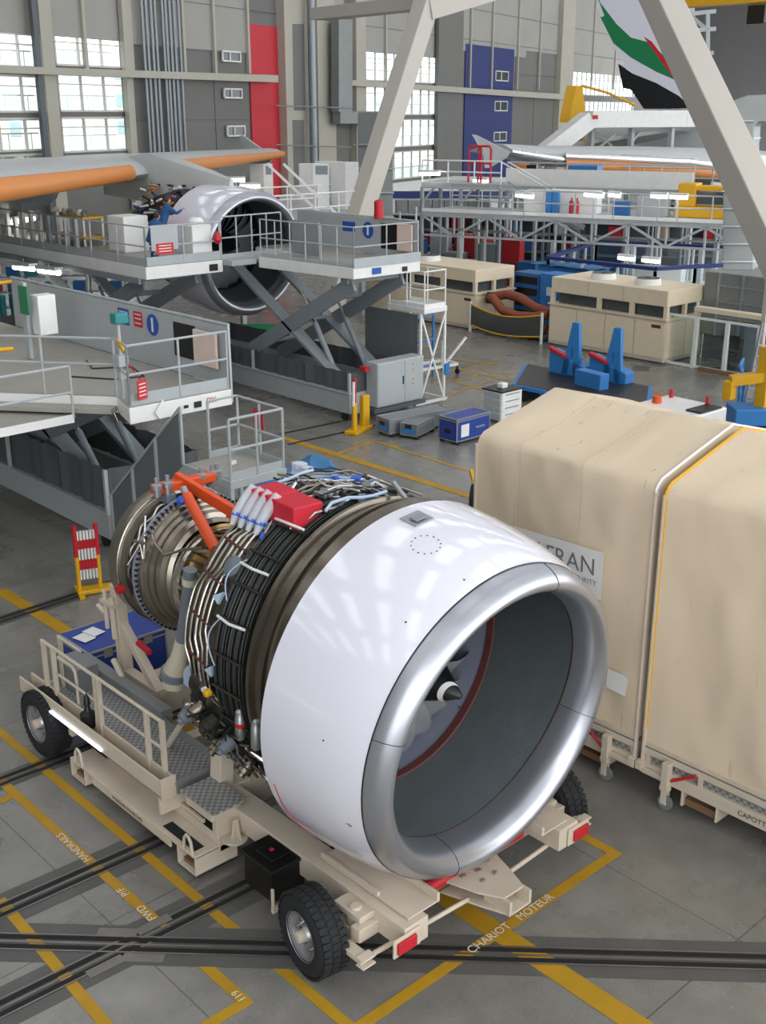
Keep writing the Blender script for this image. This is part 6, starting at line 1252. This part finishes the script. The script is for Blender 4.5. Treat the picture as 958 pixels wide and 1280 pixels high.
# blue sheet heap
hp_rows = []
for j in range(13):
    r_ = []
    for i in range(19):
        u_, v_ = i / 18 - .5, j / 12 - .5; e = max(0, 1 - (2 * u_) ** 2) * max(0, 1 - (2 * v_) ** 2)
        z = .02 + .62 * e ** .5 * (.55 + .45 * math.sin(u_ * 9 + 2 * v_) * .6 + .3 * math.sin(v_ * 11 + u_ * 5)) ; r_.append(Vector((16.9 + u_ * 2.2 + .1 * math.sin(j), 20.9 + v_ * 2.6 + .12 * math.sin(i * 1.3), max(.015, z))))
    hp_rows.append(r_)
bt = MB().loft(hp_rows, close=False).build('blue_sheet', 'tblue', None, smooth=True, sharp=25); tag(bt, 'crumpled light blue plastic sheet heaped on the floor beyond the red covers', 'sheet')
# blue cradle trolley
BC = thing('engine_cradle', 'bright blue engine cradle on a dark-topped trolley beyond the tarpaulin crates', 'cradle', g(700, 490))
q0, q1, q2 = Vector(g(640, 480, .55)), Vector(g(700, 492, .55)), Vector(g(712, 464, .55)); q3 = q0 + (q2 - q1)
u_ = (q1 - q0).normalized(); q1b = q1 + u_ * 3.2; q2b = q1b + (q3 - q0)
MB().prism([q0, q1b, q2b, q3], UP * -.14).build('deck', 'blu', BC, bevel=.02); MB().prism([p + UP * .005 for p in (q0.lerp(q2b, .03), q1b.lerp(q3, .03), q2b.lerp(q0, .03), q3.lerp(q1b, .03))], UP * .01).build('deck_mat', 'dark', BC)
for p in (q0, q1b, q2b, q3): c = p.lerp((q0 + q2b) / 2, .18); MB().lathe((c.x - .08, c.y, .2), (1, 0, 0), [(0, .1), (.02, .2), (.14, .2), (.16, .1)], 16).build('wheel', 'rubber', BC, smooth=True)
for px, py, pt_ in ((714, 470, 431), (765, 478, 438)):
    c = Vector(g(px, py, .56)); zt = 1.75; n_2 = u_
    MB().prism([c - n_2 * .42, c - n_2 * .15, c - n_2 * .02 + UP * .95, c + n_2 * .0 + UP * .95, c + n_2 * .05, c + n_2 * .32, c + n_2 * .2 + UP * zt, c - n_2 * .05 + UP * zt], Vector((-n_2.y, n_2.x, 0)) * .16).build('upright', 'blu', BC, bevel=.02)
    MB().prism([c - n_2 * .9, c + n_2 * .5, c + n_2 * .5 + UP * .35, c - n_2 * .9 + UP * .75], Vector((-n_2.y, n_2.x, 0)) * .5).build('saddle', 'blu', BC, bevel=.02)
    MB().beam(c - n_2 * .9 + UP * .82, c - n_2 * .2 + UP * .6, .2, .12).build('red_pad', 'redp', BC, bevel=.03)
MB().beam(Vector(g(724, 470, .8)), Vector(g(756, 478, .8)), .4, .5).build('crossbeam', 'blu', BC, bevel=.02)
# small white tug with beacons
TG = thing('tow_tractor', 'white tow tractor with orange beacon half hidden behind the tarpaulin crates', 'tow tractor', g(850, 520))
c = Vector(g(852, 506, 1.1)); dv = (Vector(g(890, 512, 1.1)) - Vector(g(815, 496, 1.1))); ln = dv.length; dv.normalize(); sd = Vector((-dv.y, dv.x, 0)); c.z = 0
MB().prism([c + dv * a * ln / 2 + sd * b_ * .75 + UP * .3 for a, b_ in ((-1, -1), (1, -1), (1, 1), (-1, 1))], UP * .8).build('body', 'white2', TG, bevel=.06)
MB().prism([c + dv * a * ln / 2 + sd * b_ * .5 + UP * 1.11 for a, b_ in ((.5, -1), (.98, -1), (.98, 1), (.5, 1))], UP * .04).build('seat_well', 'black', TG)
for a in (-.7, .5): MB().lathe(c + dv * a * ln / 2 + UP * 1.1 + sd * .5, (0, 0, 1), [(0, .06), (.22, .06), (.25, .02)], 10).build('beacon', 'redp', TG, smooth=True)
MB().lathe(c - dv * .6 * ln / 2 + UP * 1.1 - sd * .3, (0, 0, 1), [(0, .14), (.18, .12), (.22, .02)], 12).build('beacon', 'orange', TG, smooth=True)
for a in (-.65, .65):
    for b_ in (-.76, .76): MB().lathe(c + dv * a * ln / 2 + sd * b_ + UP * .3, sd, [(-.1, .15), (-.08, .3), (.08, .3), (.1, .15)], 18).build('wheel', 'rubber', TG, smooth=True)
cbd = MB().prism([g(783, 488, .05), g(800, 484, .05), g(812, 487, .05), g(796, 492, .05)], UP * .03); tag(cbd.build('cardboard_sheet', 'cardb', None), 'flat cardboard sheet on the floor between the cradle and the tow tractor', 'cardboard')
# yellow lifting machine and blue guard at the right edge
YM = thing('yellow_hoist', 'yellow lifting machine with blue parts at the right edge beyond the crates', 'hoist', g(950, 528))
c = Vector(g(950, 530)); 
MB().beam(c + UP * .1, c + UP * 2.3, .35, .35).build('mast', 'yel', YM, bevel=.03); MB().beam(c + UP * 1.3 - RT * 1.0, c + UP * 1.5 + RT * .6, .35, .3).build('arm', 'yel', YM, bevel=.03); MB().beam(c + UP * .75 - RT * 1.0, c + UP * 1.3 - RT * 1.0, .3, .3).build('claw', 'yel', YM, bevel=.03)
MB().beam(c + UP * .3 - RT * .9, c + UP * .3 + RT * 1.0, 1.0, .5).build('base', 'blu', YM, bevel=.04)
for dx in (-.2, .15): MB().beam(c + UP * .2 + RT * dx + HD * 1.0, c + UP * 2.8 + RT * (dx + .35) + HD * 1.2, .06, .06).build('ladder_rail', 'alu', YM)
for k in range(7): z = .5 + k * .33; MB().beam(c + UP * z + RT * (-.2 + .05 * k) + HD * 1.05, c + UP * z + RT * (.15 + .05 * k) + HD * 1.05, .04, .04).build('rung', 'alu', YM)
GU2 = thing('blue_guard', 'blue tube guard frame left of the yellow lifting machine', 'guard', g(926, 520))
c = Vector(g(926, 524)); MB().tube([c, c + UP * 1.2, c + UP * 1.5 + HD * .6, c + UP * 1.5 + HD * 1.6 + RT * .4, c + HD * 1.6 + RT * .4], .05, 8).tube([c + UP * .5, c + UP * .5 + HD * 1.6 + RT * .4], .04, 8).build('frame', 'blu', GU2, smooth=True)
# trolley behind the crate's left end
TW = thing('flatbed_trolley', 'trolley with black tyre and yellow corner peeping past the left end of the crates', 'trolley', g(598, 640))
c = Vector(g(594, 639)); c.z = .36
MB().lathe(c - RT * .1, (RT - HD * .3), [(0, .2), (.03, .36), (.2, .36), (.23, .2)], 22).build('wheel', 'rubber', TW, smooth=True)
MB().beam(c + UP * .42 - RT * .1 + HD * .2, c + UP * .42 + RT * 1.2 + HD * .2, .8, .12).build('deck', 'yel', TW, bevel=.01); MB().beam(c + UP * .52 + RT * .15, c + UP * .52 + RT * 1.2, .5, .1).build('box', 'acc', TW); MB().beam(c + RT * .25 - UP * .0, c + RT * 1.3, .1, .1).build('axle', 'dark', TW)
# blue flight case under the turbine
FC = thing('flight_case', 'big dark blue flight case with papers on the lid, under the turbine behind the cart', 'case', (7.95, 14.85, 0))
MB().bx(7.28, 8.62, 14.42, 15.35, .12, .92).build('body', 'caseblue', FC, bevel=.01); MB().bx(7.28, 8.62, 14.42, 15.35, .92, 1.0).build('lid', 'caseblue', FC, bevel=.01)
ed = MB()
for z in (.12, .92, 1.0):
    for p, q in (((7.28, 14.42), (8.62, 14.42)), ((8.62, 14.42), (8.62, 15.35)), ((8.62, 15.35), (7.28, 15.35)), ((7.28, 15.35), (7.28, 14.42))): ed.beam((*p, z), (*q, z), .03, .03)
for x, y in ((7.28, 14.42), (8.62, 14.42), (8.62, 15.35), (7.28, 15.35)): ed.beam((x, y, .12), (x, y, 1.0), .035, .035)
ed.build('edging', 'alu', FC)
for x in (7.6, 8.3): MB().bx(x - .07, x + .07, 14.40, 14.42, .86, .98).build('latch', 'alu', FC)
for x in (7.4, 8.5):
    for y in (14.52, 15.25): MB().lathe((x, y, 0), (0, 0, 1), [(0, .07), (.12, .07)], 10).build('foot', 'rubber', FC)
for i, (x, y) in enumerate(((7.5, 14.95), (7.72, 15.05))): tag(MB().box((x, y, 1.02), (.22, .30, .004), .2).build('paper_sheet', 'white2', None), 'white paper sheet on the blue flight case lid, %s' % ('nearer the cart rail' if i == 0 else 'nearer the turbine'), 'paper', 'papers on the flight case')
# --- clutter left, under the wing
lf = [(6, 372, 'teal'), (20, 370, 'teal'), (32, 376, 'yel'), (45, 374, 'redp'), (56, 373, 'cab'), (70, 376, 'lgrey')]
for i, (px, py, m_) in enumerate(lf):
    p = Vector(g(px, 408)); w_ = .55
    t = thing('parts_bin', {'teal': 'teal bin on the floor beneath the wing', 'yel': 'yellow bin beneath the wing, left of a red one', 'redp': 'red bin beneath the wing, right of a yellow one', 'cab': 'blue bin beneath the wing, right of a red one', 'lgrey': 'grey bin beneath the wing, last of the row'}[m_] , 'bin', p, 'bins under the wing')
    if m_ == 'teal': t['label'] = ('teal bin beneath the wing, furthest along the row from the grey one', 'teal bin beneath the wing, next to the yellow one')[i]
    zt = ax(px, py, p.x).z
    MB().lathe(p, (0, 0, 1), [(0, .13), (zt * .9, .16), (zt, .17), (zt, .14), (zt * .4, .12)], 14).build('tub', m_, t, smooth=True); MB().lathe(p + UP * zt, (0, 0, 1), [(0, .17), (.06, .16), (.1, .08)], 14).build('lid', m_, t, smooth=True)
lamp(ax(18, 334, 17.45), ax(42, 336, 17.45), 'glowing tube lamp under the left lift deck, closest to the teal bins', 'lamps below the left lift', drop=4.1); lamp(ax(49, 338, 17.45), ax(74, 341, 17.45), 'glowing tube lamp under the left lift deck, second one along toward the engine', 'lamps below the left lift', drop=4.1)
lamp(ax(15, 278, 19), ax(42, 273, 19), 'glowing tube lamp under the wing above the lift guardrail', None, drop=5.7)
gp = MB().prism([dp(283, 405, 47), dp(345, 405, 47), dp(345, 445, 47), dp(283, 445, 47)], NW * .1); tag(gp.build('green_screen', 'green', None), 'dark green screen panel under the hung engine intake', 'screen')
# dock behind the hung engine
WD = thing('wing_dock', 'white railed dock with stair behind the hung engine, below the wing tip', 'dock', g(400, 300, 0))
zq = 4.3; q = [Vector(g(x, y, zq)) for x, y in ((300, 285), (452, 272), (470, 258), (320, 268))]
MB().prism([p - UP * .2 for p in q], UP * .2).build('deck', 'lgrey', WD); railing(WD, [q[0], q[1]], 1.15, (1., .5), .035, 1.4, m='white2'); railing(WD, [q[3], q[2]], 1.15, (1., .5), .035, 1.6, m='white2')
for p in q: MB().beam(Vector((p.x, p.y, 0)), p - UP * .2, .2, .2).build('leg', 'lgrey', WD)
for dx in (0, .8): a = q[0].lerp(q[1], .35) + NW * dx; MB().beam(a + UP * 2.4, a + RT * 2.6, .05, .1).build('stair_stringer', 'white2', WD); 
for i, (x0, x1, y0, y1, lb) in enumerate(((392, 412, 204, 256, 'narrow white cabinet with grey screen on the dock by the downpipe'), (412, 430, 202, 262, 'tall white cabinet on the dock, second from the downpipe'), (432, 449, 202, 262, 'tall white cabinet on the dock, closest to the slanted strut'), (330, 342, 204, 250, 'small white cabinet on the dock in front of the red wall panel'))):
    t = thing('white_cabinet', lb, 'cabinet', dp((x0 + x1) / 2, 268, 54 + i * .2), 'white cabinets on the dock')
    pz = dp(x0, y1, 54); pzz = dp(x0, y0, 54).z
    a, bq = dp(x0, 230, 54 + (i == 1) * .6), dp(x1, 230, 54 + (i == 1) * .6)
    MB().prism([Vector((a.x, a.y, zq)), Vector((bq.x, bq.y, zq)), Vector((bq.x, bq.y, pzz)), Vector((a.x, a.y, pzz))], NW * .8).build('body', 'white2', t, bevel=.03)
    if i in (0, 3): MB().prism([Vector((a.x, a.y, pzz - .5)) - NW * .03 + RT * .1, Vector((bq.x, bq.y, pzz - .5)) - NW * .03 - RT * .1, Vector((bq.x, bq.y, pzz - .1)) - NW * .03 - RT * .1, Vector((a.x, a.y, pzz - .1)) - NW * .03 + RT * .1], NW * .02).build('screen', 'mgrey', t)
lamp(dp(284, 225, 52), dp(306, 225, 52), 'glowing tube lamp below the left wing tip, upper of the two', 'lamps below the wing tip', drop=4.3); lamp(dp(300, 233, 51.5), dp(325, 233, 51.5), 'glowing tube lamp below the left wing tip, lower of the two', 'lamps below the wing tip', drop=4.3)
for i, (px, py, lb) in enumerate(((10, 404, 'grey parts shelf under the wing, behind the teal bins'), (95, 402, 'grey parts shelf under the wing, behind the control box of the nearest lift'))):
    c = Vector(g(px, py)) + HD * 2.5; t = thing('parts_shelf', lb, 'shelf', c, 'shelves under the wing')
    for a in (-1.6, 0, 1.6):
        for e in (0, .6): q_ = c + RT * a + HD * e; MB().beam(q_, q_ + UP * 2.3, .08, .08).build('upright', 'lgrey', t)
    for k, z in enumerate((.25, .95, 1.65)): MB().beam(c + RT * -1.6 + HD * .3 + UP * z, c + RT * 1.6 + HD * .3 + UP * z, .6, .06).build('shelf', 'mgrey', t)
    for k in range(12):
        z = (.28, .98, 1.68)[k % 3]; a = -1.3 + (k // 3) * .85; mm_, cn = r7.choice((('teal', 'teal'), ('cab', 'blue'), ('redp', 'red'), ('dgrey', 'dark grey'), ('white2', 'white'), ('worange', 'orange'))); o = MB().beam(c + RT * (a - .25) + HD * .3 + UP * (z + .22), c + RT * (a + .25) + HD * .3 + UP * (z + .22), .45, .42).build('storage_box', mm_, None, bevel=.02)
        tag(o, '%s storage box, %s in the %s tier, shelf %s' % (cn, ORD[k // 3], ('lowest', 'middle', 'top')[k % 3], 'behind the teal bins' if i == 0 else 'behind the control box'), 'box', 'boxes on the shelf ' + ('behind the bins' if i == 0 else 'behind the control box'))
# ================================================================== PEOPLE
def person(name, label, joints, edges, rad, m, head, headdir, hairc='hair'):
    me = bpy.data.meshes.new('body'); me.from_pydata(joints, edges, []); me.update()
    o = bpy.data.objects.new('body', me); COL.objects.link(o); sk_ = o.modifiers.new('skin', 'SKIN'); ss = o.modifiers.new('sub', 'SUBSURF'); ss.levels = 2; ss.render_levels = 2
    for i, r_ in enumerate(rad): me.skin_vertices[0].data[i].radius = (r_, r_)
    me.skin_vertices[0].data[0].use_root = True
    dg = bpy.context.evaluated_depsgraph_get(); dg.update(); me2 = bpy.data.meshes.new_from_object(o.evaluated_get(dg)); bpy.data.objects.remove(o)
    return me2
def worker(name, label, base, yaw, pose):
    t = thing(name, label, 'person', base); q = Matrix.Rotation(yaw, 3, 'Z'); base = Vector(base)
    def W(p): return tuple(q @ Vector(p))
    if pose == 'reach':
        hip, sh, hd_ = (0, 0, .92), (.14, 0, 1.38), (.22, 0, 1.60); arms = [((.2, .2, 1.36), (.38, .24, 1.15), (.58, .16, 1.22)), ((.2, -.2, 1.36), (.40, -.24, 1.2), (.62, -.14, 1.3))]; legs = [((0, .1, .88), (.02, .12, .48), (-.02, .13, .08), (.14, .13, .05)), ((0, -.1, .88), (.04, -.12, .48), (0, -.13, .08), (.16, -.13, .05))]
    else:
        hip, sh, hd_ = (0, 0, .62), (.22, 0, 1.06), (.34, 0, 1.26); arms = [((.26, .2, 1.04), (.42, .22, .8), (.6, .16, .78)), ((.26, -.2, 1.04), (.42, -.22, .82), (.62, -.12, .86))]; legs = [((0, .1, .58), (.36, .14, .52), (.12, .13, .09), (.28, .13, .05)), ((0, -.1, .58), (.34, -.14, .30), (-.05, -.13, .08), (.05, -.13, .05))]
    J = [hip, tuple((Vector(hip) * .5 + Vector(sh) * .5)), sh, tuple(Vector(sh) + Vector((.03, 0, .1))), tuple(Vector(sh).lerp(Vector(hd_), .72))]; rd = [.155, .14, .15, .065, .06]; E_ = [(0, 1), (1, 2), (2, 3), (3, 4)]
    for a in arms: i = len(J); J += list(a); rd += [.075, .055, .042]; E_ += [(2, i), (i, i + 1), (i + 1, i + 2)]
    for l in legs: i = len(J); J += list(l); rd += [.105, .075, .05, .045]; E_ += [(0, i), (i, i + 1), (i + 1, i + 2), (i + 2, i + 3)]
    me2 = person(name, label, [W(p) for p in J], E_, rd, 'cloth', hd_, None); me2.materials.clear(); me2.materials.append(M['cloth']); me2.polygons.foreach_set('use_smooth', [True] * len(me2.polygons))
    o = bpy.data.objects.new('body', me2); COL.objects.link(o); o.parent = t; WORLD[o.name] = base
    H = base + q @ Vector(hd_); fx = q @ Vector((1, 0, 0)); fy = q @ Vector((0, 1, 0))
    def ball(c, rx, ry, rz, n=14):
        rr = []
        for i in range(n + 1):
            th = PI * i / n; rr.append([c + fx * rx * math.sin(th) * math.cos(u) + fy * ry * math.sin(th) * math.sin(u) + UP * (-rz * math.cos(th)) for u in [2 * PI * k / 16 for k in range(16)]])
        return MB().loft(rr)
    hd = ball(H, .095, .078, .125); nose = ball(H + fx * .095 - UP * .01, .025, .016, .028, 6); ears = [ball(H + fy * s_ * .078, .02, .012, .035, 6) for s_ in (-1, 1)]
    for b_ in [nose] + ears: hd.add(b_.v, b_.f)
    for a in arms:                                    # palm with five fingers
        w_ = base + q @ Vector(a[2]); d_ = (q @ (Vector(a[2]) - Vector(a[1]))).normalized(); s_ = d_.cross(UP).normalized(); b_ = ball(w_ + d_ * .05, .045, .04, .022, 8); hd.add(b_.v, b_.f)
        for k in range(4): p = w_ + d_ * .085 + s_ * (.028 - .019 * k); tb = MB().tube([p, p + d_ * .04 - UP * .008, p + d_ * (.07 + .01 * (k in (1, 2))) - UP * .03], [.009, .0085, .007], 6); hd.add(tb.v, tb.f)
        p = w_ + d_ * .03 + s_ * .035; tb = MB().tube([p, p + d_ * .035 + s_ * .025, p + d_ * .06 + s_ * .02 - UP * .01], [.011, .01, .008], 6); hd.add(tb.v, tb.f)
    hh = hd.build('head', 'skin', t, smooth=True, sharp=80)
    hb = ball(H + UP * .025 - fx * .018, .098, .088, .118); hb.build('hair', 'hair', t, smooth=True)
    for s_ in (-1, 1): ball(H + fx * .085 + fy * s_ * .032 + UP * .01, .012, .014, .009, 6).build('eye', 'black', hh, smooth=True)
    MB().beam(H + fx * .088 - fy * .022 - UP * .06, H + fx * .088 + fy * .022 - UP * .06, .01, .008).build('mouth', 'maroon', hh)
    for l in legs: c = base + q @ Vector(l[2]); ball(c + fx * .07 - UP * .035, .14, .05, .05, 8).build('shoe', 'black', t, smooth=True)
    return t
worker('person', 'person in blue work clothes standing and reaching toward the open engine, on the left lift', (20.05, 32.0, 4.48), R(-8), 'reach')
worker('person', 'person in blue overalls crouching by the guardrail on the left lift', (18.75, 30.6, 4.48), R(20), 'crouch')
WSTR, EXPO = 3.2, 0.0
# ================================================================== CAMERA, LIGHT
cd = bpy.data.cameras.new('camera'); cam = bpy.data.objects.new('camera', cd); COL.objects.link(cam)
cd.sensor_fit = 'HORIZONTAL'; cd.sensor_width = 36; cd.lens = FL / 958 * 36; cd.clip_end = 500
rm = Matrix((RT, CU, -FW)).transposed(); cam.matrix_world = Matrix.Translation(CAM) @ rm.to_4x4(); SC.camera = cam
w = bpy.data.worlds.new('world'); SC.world = w; w.use_nodes = True
w.node_tree.nodes['Background'].inputs['Color'].default_value = (.93, .96, 1, 1); w.node_tree.nodes['Background'].inputs['Strength'].default_value = WSTR
sl = bpy.data.lights.new('sun', 'SUN'); so = bpy.data.objects.new('sun', sl); COL.objects.link(so); sl.energy = 3.5; sl.angle = .02; sl.color = (1, .97, .92)
sd_ = (NW * .60 + U * .25 - UP * .76).normalized(); so.rotation_euler = sd_.to_track_quat('-Z', 'Y').to_euler(); so.location = (0, 0, 60)
SC.view_settings.view_transform = 'Standard'; SC.view_settings.look = 'None'; SC.view_settings.gamma = 1; SC.view_settings.use_curve_mapping = False
SC.view_settings.exposure = EXPO
SC.cycles.use_denoising = True; SC.cycles.max_bounces = 6; SC.cycles.transparent_max_bounces = 12; SC.cycles.caustics_reflective = False; SC.cycles.caustics_refractive = False
